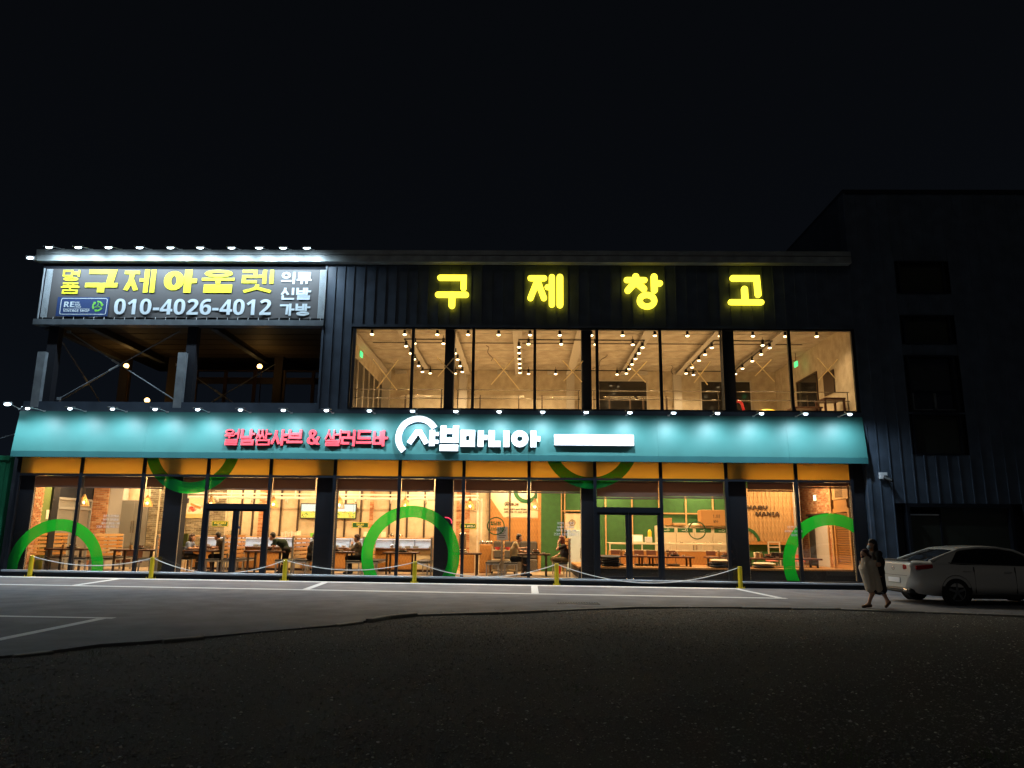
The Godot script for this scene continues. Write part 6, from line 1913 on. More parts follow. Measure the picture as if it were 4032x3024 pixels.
	for sx in [-1, 1]:
		part("leg", span(S(), sx * 0.2 - 0.02, sx * 0.2 + 0.02, 0, 0.86, -0.02, 0.02), M.cream, stool)
	for y in [0.38, 0.66, 0.84]:
		part("rung", span(S(), -0.18, 0.18, y - 0.02, y + 0.02, -0.018, 0.018), M.cream, stool)

# ---------------------------------------------------------------- people
# a smooth skin over tapered bones: bones are [from, to, radius, radius]
func field(st: SurfaceTool, bones: Array, cell: float, k := 0.05) -> void:
	var lo = Vector3(1e6, 1e6, 1e6)
	var hi = -lo
	for b in bones:
		var r = maxf(b[2], b[3]) + cell * 2.5
		for p in [b[0], b[1]]:
			lo = lo.min(p - Vector3.ONE * r)
			hi = hi.max(p + Vector3.ONE * r)
	var nx = int((hi.x - lo.x) / cell) + 2
	var ny = int((hi.y - lo.y) / cell) + 2
	var nz = int((hi.z - lo.z) / cell) + 2
	var d = PackedFloat32Array()
	d.resize(nx * ny * nz)
	d.fill(1.0)
	for b in bones:
		var a: Vector3 = b[0]
		var ab: Vector3 = b[1] - a
		var l2 = maxf(ab.length_squared(), 1e-8)
		var r = maxf(b[2], b[3]) + k + cell * 2
		var m0 = (a.min(b[1]) - Vector3.ONE * r - lo) / cell
		var m1 = (a.max(b[1]) + Vector3.ONE * r - lo) / cell
		var ra: float = b[2]
		var dr: float = b[3] - b[2]
		for i in range(maxi(0, int(m0.x)), mini(nx, int(m1.x) + 1)):
			for j in range(maxi(0, int(m0.y)), mini(ny, int(m1.y) + 1)):
				var at = (i * ny + j) * nz
				for q in range(maxi(0, int(m0.z)), mini(nz, int(m1.z) + 1)):
					var p = lo + Vector3(i, j, q) * cell - a
					var h = clampf(p.dot(ab) / l2, 0.0, 1.0)
					var e = (p - ab * h).length() - ra - dr * h
					var o = d[at + q]
					var m = maxf(k - absf(e - o), 0.0) / k
					d[at + q] = minf(e, o) - m * m * k * 0.25
	var where := {}
	var offs = [0, nz * ny, nz, nz * ny + nz, 1, nz * ny + 1, nz + 1, nz * ny + nz + 1]
	for i in nx - 1:
		for j in ny - 1:
			for q in nz - 1:
				var at = (i * ny + j) * nz + q
				var c0 = d[at]
				if c0 > cell * 2.0 or c0 < -cell * 2.0: continue
				var s = 0
				for o in offs:
					if d[at + o] < 0.0: s += 1
				if s == 0 or s == 8: continue
				var sum = Vector3.ZERO
				var n = 0
				for e in [[0, 1], [2, 3], [4, 5], [6, 7], [0, 2], [1, 3], [4, 6], [5, 7], [0, 4], [1, 5], [2, 6], [3, 7]]:
					var u = d[at + offs[e[0]]]
					var v = d[at + offs[e[1]]]
					if (u < 0.0) != (v < 0.0):
						var t = u / (u - v)
						var pa = Vector3(e[0] & 1, (e[0] >> 1) & 1, e[0] >> 2)
						var pb = Vector3(e[1] & 1, (e[1] >> 1) & 1, e[1] >> 2)
						sum += pa.lerp(pb, t)
						n += 1
				var g = Vector3(d[at + offs[1]] - c0, d[at + offs[2]] - c0, d[at + offs[4]] - c0) + Vector3(d[at + offs[7]] - d[at + offs[6]], d[at + offs[7]] - d[at + offs[5]], d[at + offs[7]] - d[at + offs[3]])
				where[at] = [lo + (Vector3(i, j, q) + sum / n) * cell, g.normalized()]
	var ax = [nz * ny, nz, 1]
	for at in where:
		for x in 3:
			var u = d[at]
			var v = d[at + ax[x]]
			if (u < 0.0) == (v < 0.0): continue
			var p = ax[(x + 1) % 3]
			var w = ax[(x + 2) % 3]
			if where.has(at - p) and where.has(at - w) and where.has(at - p - w):
				smooth_quad(st, [where[at], where[at - p], where[at - p - w], where[at - w]])

func fingers(st: SurfaceTool, wrist: Vector3, dir: Vector3, side: Vector3, curl := 0.6) -> void:
	var n = dir.cross(side).normalized()
	var palm = wrist + dir * 0.06
	for i in 4:
		var o = side * (0.027 - i * 0.018)
		var l = [0.062, 0.072, 0.068, 0.052][i]
		var a = palm + o + dir * 0.015
		var b = a + dir * l * 0.5 + n * l * 0.18 * curl
		var c = b + (dir * (1 - curl * 0.6) + n * curl).normalized() * l * 0.5
		tube(st, [a - dir * 0.02, a, b, c], [0.0095, 0.0095, 0.0088, 0.0072], 6)
	var t = wrist + dir * 0.025 + side * 0.028
	tube(st, [t - side * 0.012, t + (side + dir * 0.8).normalized() * 0.03, t + (side * 0.5 + dir).normalized() * 0.062], [0.011, 0.0105, 0.008], 6)

# J: joints in metres, x to the right, y up, z towards the street, relative to `at`
func figure(label: String, at: Vector3, f: float, J: Dictionary, C: Dictionary) -> Node3D:
	var o = thing("person", label, "person", at)
	var cell = C.get("cell", 0.019)
	var hd: Vector3 = J.head
	var nk: Vector3 = J.neck
	var ch: Vector3 = J.chest
	var hp: Vector3 = J.hip
	var face: Vector3 = C.get("look", Vector3(f, 0, 0)).normalized()
	var sidez = Vector3.UP.cross(face).normalized()
	var sh = [nk + Vector3(0, -0.05, 0.17), nk + Vector3(0, -0.05, -0.17)]
	var hj = [hp + Vector3(0, 0, 0.09), hp + Vector3(0, 0, -0.09)]
	var torso = [[hj[0], hj[1], 0.105, 0.105], [hp, ch, 0.12, 0.125], [ch, nk + Vector3(0, -0.07, 0), 0.125, 0.09], [sh[0] + Vector3(0, 0, -0.02), sh[1] + Vector3(0, 0, 0.02), 0.062, 0.062]]
	var skin = torso.duplicate()
	skin.append_array([[nk + Vector3(0, -0.05, 0), hd + Vector3(0, -0.06, 0), 0.052, 0.05], [hd + Vector3(0, 0.035, 0) - face * 0.012, hd + Vector3(0, -0.01, 0), 0.088, 0.086], [hd + face * 0.02 + Vector3(0, -0.05, 0), hd + face * 0.04 + Vector3(0, -0.085, 0), 0.058, 0.036]])
	var shirt = []
	for b in torso: shirt.append([b[0], b[1], b[2] + 0.014, b[3] + 0.014])
	var trousers = [[hj[0], hj[1], 0.118, 0.118]]
	var body = S()
	for s in 2:
		var el: Vector3 = J.elbow[s]
		var wr: Vector3 = J.hand[s]
		skin.append_array([[sh[s], el, 0.047, 0.037], [el, wr, 0.036, 0.026], [wr, wr + (wr - el).normalized() * 0.06, 0.028, 0.026]])
		shirt.append([sh[s], sh[s].lerp(el, C.get("sleeve", 0.7)), 0.062, 0.056])
		if C.get("sleeve", 0.7) > 0.95: shirt.append([el, el.lerp(wr, 0.85), 0.05, 0.04])
		var kn: Vector3 = J.knee[s]
		var an: Vector3 = J.ankle[s]
		var toe: Vector3 = J.toe[s]
		skin.append_array([[hj[s], kn, 0.085, 0.054], [kn, kn.lerp(an, 0.35), 0.052, 0.052], [kn.lerp(an, 0.35), an, 0.052, 0.034], [an, toe, 0.036, 0.028]])
		trousers.append_array([[hj[s], kn, 0.098, 0.068], [kn, an.lerp(kn, C.get("bare_leg", 0.04)), 0.068, 0.052]])
		var shoe = S()
		field(shoe, [[an + Vector3(-f * 0.03, -0.035, 0), toe, 0.044, 0.036]], 0.014, 0.02)
		part("shoe", shoe, C.shoes, o)
		var dir = (wr - el).normalized()
		fingers(body, wr, dir, dir.cross(Vector3(0, 0, 1) if absf(dir.z) < 0.7 else Vector3.UP).normalized() * (1 if s == 0 else -1))
	field(body, skin, cell)
	# nose, ears and lips are part of the head
	field(body, [[hd + face * 0.088 + Vector3(0, 0.005, 0), hd + face * 0.104 + Vector3(0, -0.028, 0), 0.010, 0.015]], 0.008, 0.01)
	for s in [-1, 1]: field(body, [[hd + sidez * s * 0.088 + Vector3(0, -0.02, 0), hd + sidez * s * 0.092 + Vector3(0, 0.015, 0), 0.014, 0.017]], 0.009, 0.01)
	part("body", body, C.skin, o)
	for s in [-1, 1]: part("eye", ball(S(), hd + face * 0.083 + sidez * s * 0.033 + Vector3(0, 0.008, 0), Vector3(0.012, 0.009, 0.012), 5), M.bench_black, o)
	part("mouth", ball(S(), hd + face * 0.088 + Vector3(0, -0.058, 0), Vector3(0.012, 0.006, 0.02), 5), M.lips, o)
	var st = S()
	field(st, shirt, cell)
	part("shirt", st, C.shirt, o)
	if not C.get("no_trousers", false):
		st = S()
		field(st, trousers, cell)
		part("trousers", st, C.trousers, o)
	st = S()
	var hair = [[hd + Vector3(0, 0.05, 0) - face * 0.028, hd + Vector3(0, 0.0, 0) - face * 0.035, 0.096, 0.088], [hd + Vector3(0, 0.085, 0) + face * 0.03, hd + Vector3(0, 0.09, 0) - face * 0.02, 0.045, 0.06]]
	if C.get("hair_long", 0.0) > 0.0:
		hair.append([hd - face * 0.05, hd - face * 0.065 + Vector3(0, -C.hair_long, 0), 0.085, 0.07])
		for s in [-1, 1]: hair.append([hd + sidez * s * 0.08 - face * 0.02, hd + sidez * s * 0.075 - face * 0.03 + Vector3(0, -C.hair_long * 0.9, 0), 0.035, 0.028])
	if C.get("curls", false):
		var r2 = RandomNumberGenerator.new()
		r2.seed = 5
		for i in 26:
			var dd = Vector3(r2.randf_range(-1, 1), r2.randf_range(-0.2, 1), r2.randf_range(-1, 1)).normalized()
			if dd.dot(face) > 0.55 and dd.y < 0.6: continue
			var pc = hd + Vector3(0, 0.02, 0) - face * 0.02 + dd * 0.098
			hair.append([pc, pc + Vector3(0.005, 0.005, 0), 0.026, 0.026])
	field(st, hair, 0.012, 0.03)
	part("hair", st, C.hair, o)
	return o

func guests() -> void:
	mat("skin", lin(0.50, 0.27, 0.17), 0.55)
	mat("lips", lin(0.35, 0.10, 0.08), 0.5)
	mat("hair_black", lin(0.012, 0.009, 0.008), 0.5)
	mat("hair_brown", lin(0.055, 0.022, 0.010), 0.5)
	mat("hair_red", lin(0.16, 0.035, 0.015), 0.5)
	mat("cloth_olive", lin(0.050, 0.035, 0.018), 0.9)
	mat("cloth_dark_green", lin(0.012, 0.030, 0.018), 0.9)
	mat("cloth_black", lin(0.012, 0.012, 0.014), 0.9)
	mat("cloth_navy", lin(0.010, 0.012, 0.022), 0.9)
	mat("cloth_khaki", lin(0.36, 0.28, 0.16), 0.9)
	mat("cloth_blue", lin(0.20, 0.26, 0.42), 0.9)
	textured(mat("cloth_pattern", Color(1, 1, 1), 0.9), noise_tex(77, 0.12, lin(0.02, 0.016, 0.012), lin(0.34, 0.26, 0.18), 3, 256), 6.0)
	mat("cloth_charcoal", lin(0.028, 0.022, 0.028), 0.9)
	mat("cloth_sand", lin(0.20, 0.15, 0.08), 0.9)
	var z = -1.55
	var V = func(x: float, y: float, dz := 0.0) -> Vector3: return Vector3(x, y - 0.2, dz)
	# each pose is given in the restaurant's own x and height, taken off the person's base
	var seat = func(label: String, bx_: float, zz: float, f: float, J: Dictionary, C: Dictionary):
		var K := {}
		for k in J:
			if J[k] is Array:
				K[k] = [J[k][0] - Vector3(bx_, 0, 0), J[k][1] - Vector3(bx_, 0, 0)]
			else:
				K[k] = J[k] - Vector3(bx_, 0, 0)
		figure(label, Vector3(bx_, 0.2, zz), f, K, C)
	seat.call("seated girl with long brown hair in a pale blue top by the left door", -11.70, -1.5, 1.0, {"hip": V.call(-11.72, 0.74), "chest": V.call(-11.72, 1.0), "neck": V.call(-11.70, 1.21), "head": V.call(-11.64, 1.36), "elbow": [V.call(-11.62, 1.0, 0.24), V.call(-11.62, 1.0, -0.24)], "hand": [V.call(-11.40, 1.0, 0.12), V.call(-11.40, 1.0, -0.12)], "knee": [V.call(-11.33, 0.72, 0.11), V.call(-11.33, 0.72, -0.11)], "ankle": [V.call(-11.36, 0.28, 0.11), V.call(-11.38, 0.28, -0.11)], "toe": [V.call(-11.22, 0.23, 0.11), V.call(-11.24, 0.23, -0.11)]}, {"skin": M.skin, "shirt": M.cloth_blue, "trousers": M.cloth_olive, "shoes": M.cloth_black, "hair": M.hair_brown, "hair_long": 0.24})
	seat.call("seated man in a dark olive shirt bent over the table by the left door", -10.52, -1.5, -1.0, {"hip": V.call(-10.48, 0.76), "chest": V.call(-10.53, 1.05), "neck": V.call(-10.64, 1.30), "head": V.call(-10.77, 1.42), "elbow": [V.call(-10.64, 1.05, 0.26), V.call(-10.64, 1.03, -0.26)], "hand": [V.call(-10.83, 1.02, 0.12), V.call(-10.83, 1.03, -0.1)], "knee": [V.call(-10.90, 0.74, 0.13), V.call(-10.90, 0.74, -0.13)], "ankle": [V.call(-10.80, 0.28, 0.13), V.call(-10.90, 0.28, -0.13)], "toe": [V.call(-10.96, 0.23, 0.13), V.call(-11.05, 0.23, -0.13)]}, {"skin": M.skin, "shirt": M.cloth_olive, "trousers": M.cloth_black, "shoes": M.cloth_black, "hair": M.hair_black, "look": Vector3(-1, -0.35, 0)})
	seat.call("standing worker in dark green leaning over a table to wipe it", -8.42, z, -1.0, {"hip": V.call(-8.33, 0.98), "chest": V.call(-8.46, 1.20), "neck": V.call(-8.70, 1.34), "head": V.call(-8.86, 1.43), "elbow": [V.call(-8.72, 1.12, 0.20), V.call(-8.80, 1.14, -0.2)], "hand": [V.call(-8.76, 0.99, 0.14), V.call(-9.02, 1.0, -0.12)], "knee": [V.call(-8.36, 0.62, 0.1), V.call(-8.34, 0.62, -0.1)], "ankle": [V.call(-8.42, 0.28, 0.1), V.call(-8.30, 0.28, -0.1)], "toe": [V.call(-8.57, 0.23, 0.1), V.call(-8.46, 0.23, -0.1)]}, {"skin": M.skin, "shirt": M.cloth_dark_green, "trousers": M.cloth_black, "shoes": M.cloth_black, "hair": M.hair_black, "look": Vector3(-1, -0.5, 0)})
	seat.call("person in dark clothes seated half hidden behind the second inner column", -7.42, z, 1.0, {"hip": V.call(-7.46, 0.76), "chest": V.call(-7.44, 1.03), "neck": V.call(-7.40, 1.26), "head": V.call(-7.32, 1.41), "elbow": [V.call(-7.32, 1.03, 0.24), V.call(-7.32, 1.03, -0.24)], "hand": [V.call(-7.10, 1.0, 0.12), V.call(-7.10, 1.0, -0.12)], "knee": [V.call(-7.06, 0.73, 0.12), V.call(-7.06, 0.73, -0.12)], "ankle": [V.call(-7.10, 0.28, 0.12), V.call(-7.14, 0.28, -0.12)], "toe": [V.call(-6.95, 0.23, 0.12), V.call(-6.98, 0.23, -0.12)]}, {"skin": M.skin, "shirt": M.cloth_black, "trousers": M.cloth_black, "shoes": M.cloth_black, "hair": M.hair_black, "sleeve": 1.0})
	seat.call("seated woman with short curly hair in a patterned blouse, eating", -5.82, -1.5, -1.0, {"hip": V.call(-5.76, 0.76), "chest": V.call(-5.77, 1.02), "neck": V.call(-5.81, 1.25), "head": V.call(-5.88, 1.40), "elbow": [V.call(-5.94, 1.03, 0.22), V.call(-5.94, 1.02, -0.22)], "hand": [V.call(-6.0, 1.20, 0.10), V.call(-6.12, 1.02, -0.1)], "knee": [V.call(-6.14, 0.74, 0.12), V.call(-6.14, 0.74, -0.12)], "ankle": [V.call(-6.10, 0.28, 0.12), V.call(-6.05, 0.28, -0.12)], "toe": [V.call(-6.24, 0.23, 0.12), V.call(-6.2, 0.23, -0.12)]}, {"skin": M.skin, "shirt": M.cloth_pattern, "trousers": M.cloth_black, "shoes": M.cloth_black, "hair": M.hair_brown, "curls": true, "sleeve": 1.0})
	seat.call("seated man in a khaki tee shirt reaching across the table to a pot", -0.36, -1.45, 1.0, {"hip": V.call(-0.41, 0.77), "chest": V.call(-0.40, 1.05), "neck": V.call(-0.34, 1.31), "head": V.call(-0.21, 1.47), "elbow": [V.call(-0.26, 1.12, 0.2), V.call(-0.22, 1.03, -0.22)], "hand": [V.call(0.02, 1.14, 0.12), V.call(-0.02, 1.0, -0.1)], "knee": [V.call(0.02, 0.74, 0.14), V.call(0.0, 0.74, -0.14)], "ankle": [V.call(-0.10, 0.28, 0.14), V.call(0.06, 0.28, -0.14)], "toe": [V.call(0.05, 0.23, 0.14), V.call(0.2, 0.23, -0.14)]}, {"skin": M.skin, "shirt": M.cloth_khaki, "trousers": M.cloth_navy, "shoes": M.cloth_black, "hair": M.hair_black})
	seat.call("woman with red brown hair in a dark tee shirt sitting cross legged", 1.30, -1.4, -1.0, {"hip": V.call(1.33, 0.74), "chest": V.call(1.34, 1.0), "neck": V.call(1.31, 1.26), "head": V.call(1.22, 1.43), "elbow": [V.call(1.08, 1.10, 0.22), V.call(1.22, 0.97, -0.24)], "hand": [V.call(1.13, 1.32, 0.10), V.call(1.04, 0.86, -0.12)], "knee": [V.call(0.92, 0.78, 0.22), V.call(0.96, 0.78, -0.24)], "ankle": [V.call(1.16, 0.72, -0.04), V.call(1.14, 0.72, 0.08)], "toe": [V.call(1.22, 0.70, -0.14), V.call(1.22, 0.70, 0.18)]}, {"skin": M.skin, "shirt": M.cloth_charcoal, "trousers": M.cloth_sand, "shoes": M.skin, "hair": M.hair_red, "hair_long": 0.13})

func outside() -> void:
	# yellow bollards along the white line with a white rope slung between them
	var bxs = [-16.07, -12.10, -7.76, -3.56, 1.0, 6.84]
	var sag = [0.46, 0.26, 0.41, 0.25, 0.12]
	for i in bxs.size():
		var x = bxs[i]
		var t = thing("yellow_bollard", "yellow steel bollard on a bolted base along the shop front, %s from left" % ORD[i], "bollard", Vector3(x, gy(x), 0.24), 0.0, "yellow bollards along the shop front")
		part("tube", lathe(S(), [Vector2(0.07, 0.01), Vector2(0.07, 0.655), Vector2(0.06, 0.675), Vector2(0, 0.68)], 20), M.yellow_post, t)
		part("base_plate", bev(S(), Vector3(0, 0.008, 0), Vector3(0.24, 0.014, 0.24), 0.004), M.yellow_post, t)
		for sx in [-0.10, 0.10]:
			for sz in [-0.10, 0.10]:
				part("bolt", tube(S(), [Vector3(sx, 0.012, sz), Vector3(sx, 0.06, sz)], 0.010, 6), M.yellow_post, t)
		part("eye_bolt", tube(S(), _ring_yz(0.03, Vector3(0, 0.63, 0.07)), 0.006, 5, false), M.chrome, t)
	for i in 5:
		var a = Vector3(bxs[i] + 0.06, gy(bxs[i]) + 0.63, 0.26)
		var b = Vector3(bxs[i + 1] - 0.06, gy(bxs[i + 1]) + 0.63, 0.26)
		var pts := []
		var dip = (a.y + b.y) / 2 - sag[i]
		for k in 25:
			var f = k / 24.0
			pts.append(a.lerp(b, f) - Vector3(0, dip * 4 * f * (1 - f), 0))
		tag(part("white_rope", tube(S(), pts, 0.0125, 7), M.white_rope), "white rope sagging between the %s and the %s yellow bollard" % [ORD[i], ORD[i + 1]], "rope", "ropes between the bollards")
	# green container at the left end
	var ct = thing("green_container", "dark green steel container standing at the left end of the shop", "container", Vector3(-19.3, 0.0, -2.2))
	part("body", bev(S(), Vector3(0, 2.0, 0), Vector3(2.9, 4.1, 3.2), 0.03), M.container_green, ct)
	for k in 9:
		part("rib", bev(S(), Vector3(-1.3 + k * 0.32, 2.0, 1.62), Vector3(0.14, 3.7, 0.05), 0.012), M.container_green, ct)
	part("top_rail", bev(S(), Vector3(0, 4.0, 1.63), Vector3(2.9, 0.16, 0.08), 0.015), M.container_green, ct)
	part("roof_brace", tube(S(), [Vector3(-1.2, 4.08, 1.4), Vector3(1.75, 5.0, 1.4)], 0.02, 6), M.steel_grey, ct)
	# junction box and camera on the wing wall
	var jb = thing("junction_box", "small white junction box on the dark wall right of the sign", "junction box", Vector3(11.72, 3.60, 0.08))
	part("box", bev(S(), Vector3.ZERO, Vector3(0.25, 0.21, 0.09), 0.012), M.white_print, jb)
	var sc = thing("wall_camera", "black security camera hanging from the white junction box", "security camera", Vector3(11.78, 3.56, 0.13))
	part("bracket", tube(S(), [Vector3(-0.04, 0.03, -0.01), Vector3(0.0, 0.02, 0.07), Vector3(0.02, -0.05, 0.12)], 0.022, 8), M.black_plastic, sc)
	part("housing", tube(S(), [Vector3(-0.06, -0.02, 0.04), Vector3(0.07, -0.14, 0.26)], 0.055, 12), M.black_plastic, sc)
	part("cable", tube(S(), [Vector3(0.0, 0.0, -0.02), Vector3(0.08, -0.10, -0.05), Vector3(0.14, -0.32, -0.06), Vector3(0.2, -0.42, -0.07)], 0.012, 6), M.black_plastic, sc)
	car()
	walker()

func _ring_yz(r: float, c: Vector3) -> Array:
	var o := []
	for i in 11: o.append(c + Vector3(0, cos(TAU * i / 10) * r, sin(TAU * i / 10) * r))
	return o

func car() -> void:
	mat("car_white", lin(0.52, 0.52, 0.50), 0.25)
	M.car_white.clearcoat_enabled = true
	M.car_white.clearcoat = 0.8
	M.car_white.clearcoat_roughness = 0.05
	mat("car_glass", lin(0.012, 0.013, 0.014), 0.05)
	mat("tail_red", lin(0.30, 0.008, 0.012), 0.12)
	mat("tyre", lin(0.012, 0.012, 0.012), 0.85)
	var t = thing("white_sedan", "white four door sedan parked at the right edge, seen from behind", "car", Vector3(9.66, gy(11.5), 4.50), deg_to_rad(4.0))
	# body: sections along its length, u from the tail; each is half of the outline from sill to deck
	var sec = [[0.0, 0.46, 0.40, 0.58, 0.62, 0.72, 0.72, 0.78, 0.90, 0.66, 0.985], [0.05, 0.62, 0.34, 0.80, 0.56, 0.83, 0.70, 0.80, 0.98, 0.72, 1.075], [0.22, 0.74, 0.27, 0.90, 0.50, 0.91, 0.76, 0.84, 0.99, 0.72, 1.085], [0.55, 0.82, 0.22, 0.93, 0.48, 0.93, 0.80, 0.84, 0.985, 0.74, 1.075], [1.1, 0.86, 0.19, 0.935, 0.46, 0.93, 0.80, 0.83, 0.98, 0.72, 1.04], [1.9, 0.86, 0.18, 0.93, 0.44, 0.92, 0.80, 0.83, 0.975, 0.70, 1.0], [2.9, 0.86, 0.18, 0.93, 0.44, 0.92, 0.78, 0.83, 0.955, 0.70, 0.99], [3.6, 0.86, 0.18, 0.93, 0.44, 0.92, 0.74, 0.82, 0.92, 0.68, 0.985], [4.2, 0.84, 0.2, 0.92, 0.46, 0.89, 0.68, 0.76, 0.82, 0.60, 0.88], [4.65, 0.74, 0.24, 0.82, 0.45, 0.80, 0.58, 0.66, 0.70, 0.50, 0.76], [4.85, 0.5, 0.32, 0.60, 0.42, 0.58, 0.5, 0.5, 0.58, 0.36, 0.62]]
	var rows := []
	for s in sec:
		var half := [Vector2(0, s[2]), Vector2(s[1], s[2]), Vector2(s[3], s[4]), Vector2((s[3] + s[5]) / 2 + 0.004, (s[4] + s[6]) / 2), Vector2(s[5], s[6]), Vector2(s[7], s[8]), Vector2(s[9], s[10] - 0.012), Vector2(0, s[10])]
		var full := []
		for p in half: full.append(Vector3(s[0], p.y, p.x))
		for i in range(half.size() - 2, 0, -1): full.append(Vector3(s[0], half[i].y, -half[i].x))
		rows.append(full)
	part("body_shell", skin_rows(rows), M.car_white, t)
	var tail = S()
	var c0 = Vector3.ZERO
	for p in rows[0]: c0 += p / rows[0].size()
	for i in rows[0].size(): tri(tail, c0, rows[0][i], rows[0][(i + 1) % rows[0].size()], Vector3(-1, 0, 0))
	part("tail_panel", tail, M.car_white, t)
	# cabin: glass all round, white roof and pillars laid over it
	var cab = [[0.62, 0.76, 1.055, 0.68, 1.075], [0.95, 0.78, 1.03, 0.64, 1.22], [1.40, 0.795, 1.00, 0.60, 1.385], [1.9, 0.80, 0.985, 0.58, 1.435], [2.4, 0.80, 0.975, 0.58, 1.435], [2.85, 0.80, 0.965, 0.60, 1.37], [3.3, 0.79, 0.95, 0.66, 1.17], [3.65, 0.76, 0.94, 0.70, 0.99]]
	rows = []
	for s in cab:
		rows.append([Vector3(s[0], s[2] - 0.05, s[1]), Vector3(s[0], s[2], s[1]), Vector3(s[0], s[4] - 0.03, s[3]), Vector3(s[0], s[4], s[3] * 0.7), Vector3(s[0], s[4] + 0.012, 0), Vector3(s[0], s[4], -s[3] * 0.7), Vector3(s[0], s[4] - 0.03, -s[3]), Vector3(s[0], s[2], -s[1]), Vector3(s[0], s[2] - 0.05, -s[1])])
	part("cabin_glass", skin_rows(rows), M.car_glass, t)
	rows = []
	for s in [[1.28, 0.625, 1.345], [1.42, 0.60, 1.397], [1.9, 0.58, 1.445], [2.4, 0.58, 1.445], [2.82, 0.60, 1.385]]:
		rows.append([Vector3(s[0], s[2] - 0.05, s[1] + 0.018), Vector3(s[0], s[2] - 0.015, s[1]), Vector3(s[0], s[2] + 0.004, s[1] * 0.7), Vector3(s[0], s[2] + 0.016, 0), Vector3(s[0], s[2] + 0.004, -s[1] * 0.7), Vector3(s[0], s[2] - 0.015, -s[1]), Vector3(s[0], s[2] - 0.05, -s[1] - 0.018)])
	part("roof", skin_rows(rows), M.car_white, t)
	for s in [-1, 1]:
		var pil = S()
		tube(pil, [Vector3(0.55, 1.055, s * 0.72), Vector3(0.95, 1.20, s * 0.655), Vector3(1.40, 1.36, s * 0.612), Vector3(1.9, 1.41, s * 0.592), Vector3(2.4, 1.41, s * 0.592), Vector3(2.85, 1.345, s * 0.612), Vector3(3.3, 1.15, s * 0.67), Vector3(3.66, 0.97, s * 0.73)], [0.05, 0.045, 0.035, 0.03, 0.03, 0.032, 0.034, 0.036], 8)
		part("roof_pillar", pil, M.car_white, t)
		# broad rear pillar between the side and rear glass
		var cp = S()
		quad(cp, Vector3(0.56, 1.02, s * 0.79), Vector3(1.02, 1.00, s * 0.803), Vector3(1.34, 1.335, s * 0.632), Vector3(0.95, 1.20, s * 0.672))
		part("rear_pillar", cp, M.car_white, t)
		# wheels with a dark arch round each
		for u in [1.05, 3.86]:
			var w = Vector3(u, 0.33, s * 0.86)
			var arch = S()
			lathe(arch, [Vector2(0.30, 0.0), Vector2(0.385, 0.0), Vector2(0.395, 0.012), Vector2(0.385, 0.02)], 28, Vector3(u, 0.345, s * 0.927), Basis(Vector3.RIGHT, PI / 2 * s))
			part("wheel_arch", arch, M.black_plastic, t)
			var ty = S()
			lathe(ty, [Vector2(0.20, -0.11), Vector2(0.31, -0.11), Vector2(0.335, -0.09), Vector2(0.335, 0.07), Vector2(0.315, 0.09), Vector2(0.22, 0.092), Vector2(0.215, 0.07)], 32, w, Basis(Vector3.RIGHT, PI / 2 * s))
			var wheel = part("wheel", ty, M.tyre, t)
			var rim = S()
			for k in 5:
				var a = TAU * k / 5 + 0.3
				var d = Vector3(cos(a), sin(a), 0)
				bx(rim, w + d * 0.12 + Vector3(0, 0, s * 0.075), Vector3(0.20, 0.05, 0.02), Basis(Vector3(0, 0, 1), a))
			lathe(rim, [Vector2(0.0, 0.085), Vector2(0.05, 0.085), Vector2(0.055, 0.07)], 16, w, Basis(Vector3.RIGHT, PI / 2 * s))
			lathe(rim, [Vector2(0.185, 0.06), Vector2(0.215, 0.075), Vector2(0.222, 0.09)], 28, w, Basis(Vector3.RIGHT, PI / 2 * s))
			part("rim", rim, M.lamp_body, wheel)
			part("well", lathe(S(), [Vector2(0, -0.02), Vector2(0.36, -0.02), Vector2(0.36, 0.075), Vector2(0.0, 0.075)], 24, Vector3(u, 0.345, s * 0.855), Basis(Vector3.RIGHT, PI / 2 * s)), M.tyre, wheel)
		# tail lamp wraps the corner
		var tl = S()
		bev(tl, Vector3(0.30, 0.925, s * 0.868), Vector3(0.46, 0.10, 0.06), 0.02, Basis(Vector3.UP, 0.06 * s) * Basis(Vector3(0, 0, 1), 0.08))
		bev(tl, Vector3(0.055, 0.915, s * 0.62), Vector3(0.10, 0.125, 0.36), 0.02, Basis(Vector3.UP, 0.22 * s))
		part("tail_lamp", tl, M.tail_red, t)
		part("door_handle", bev(S(), Vector3(1.35, 0.84, s * 0.938), Vector3(0.2, 0.028, 0.03), 0.01), M.car_white, t)
		part("door_handle", bev(S(), Vector3(2.42, 0.82, s * 0.938), Vector3(0.2, 0.028, 0.03), 0.01), M.car_white, t)
		part("window_trim", tube(S(), [Vector3(0.98, 1.035, s * 0.805), Vector3(1.9, 0.99, s * 0.818), Vector3(3.4, 0.955, s * 0.812)], 0.010, 6), M.chrome, t)
		part("sill_board", bev(S(), Vector3(2.45, 0.21, s * 0.885), Vector3(2.0, 0.09, 0.05), 0.015), M.black_plastic, t)
		for u in [1.55, 2.62]:
			part("door_gap", span(S(), u - 0.004, u + 0.004, 0.30, 0.94, s * 0.90, s * 0.9335), M.black_plastic, t)
		part("mirror", bev(S(), Vector3(3.2, 1.0, s * 0.98), Vector3(0.12, 0.13, 0.2), 0.03), M.car_white, t)
	part("boot_lip", bev(S(), Vector3(0.06, 1.085, 0), Vector3(0.10, 0.022, 1.40), 0.008), M.black_plastic, t)
	part("boot_gap", span(S(), -0.004, 0.03, 0.695, 0.703, -0.6, 0.6), M.black_plastic, t)
	part("rear_skirt", bev(S(), Vector3(0.12, 0.33, 0), Vector3(0.28, 0.12, 1.36), 0.03), M.black_plastic, t)
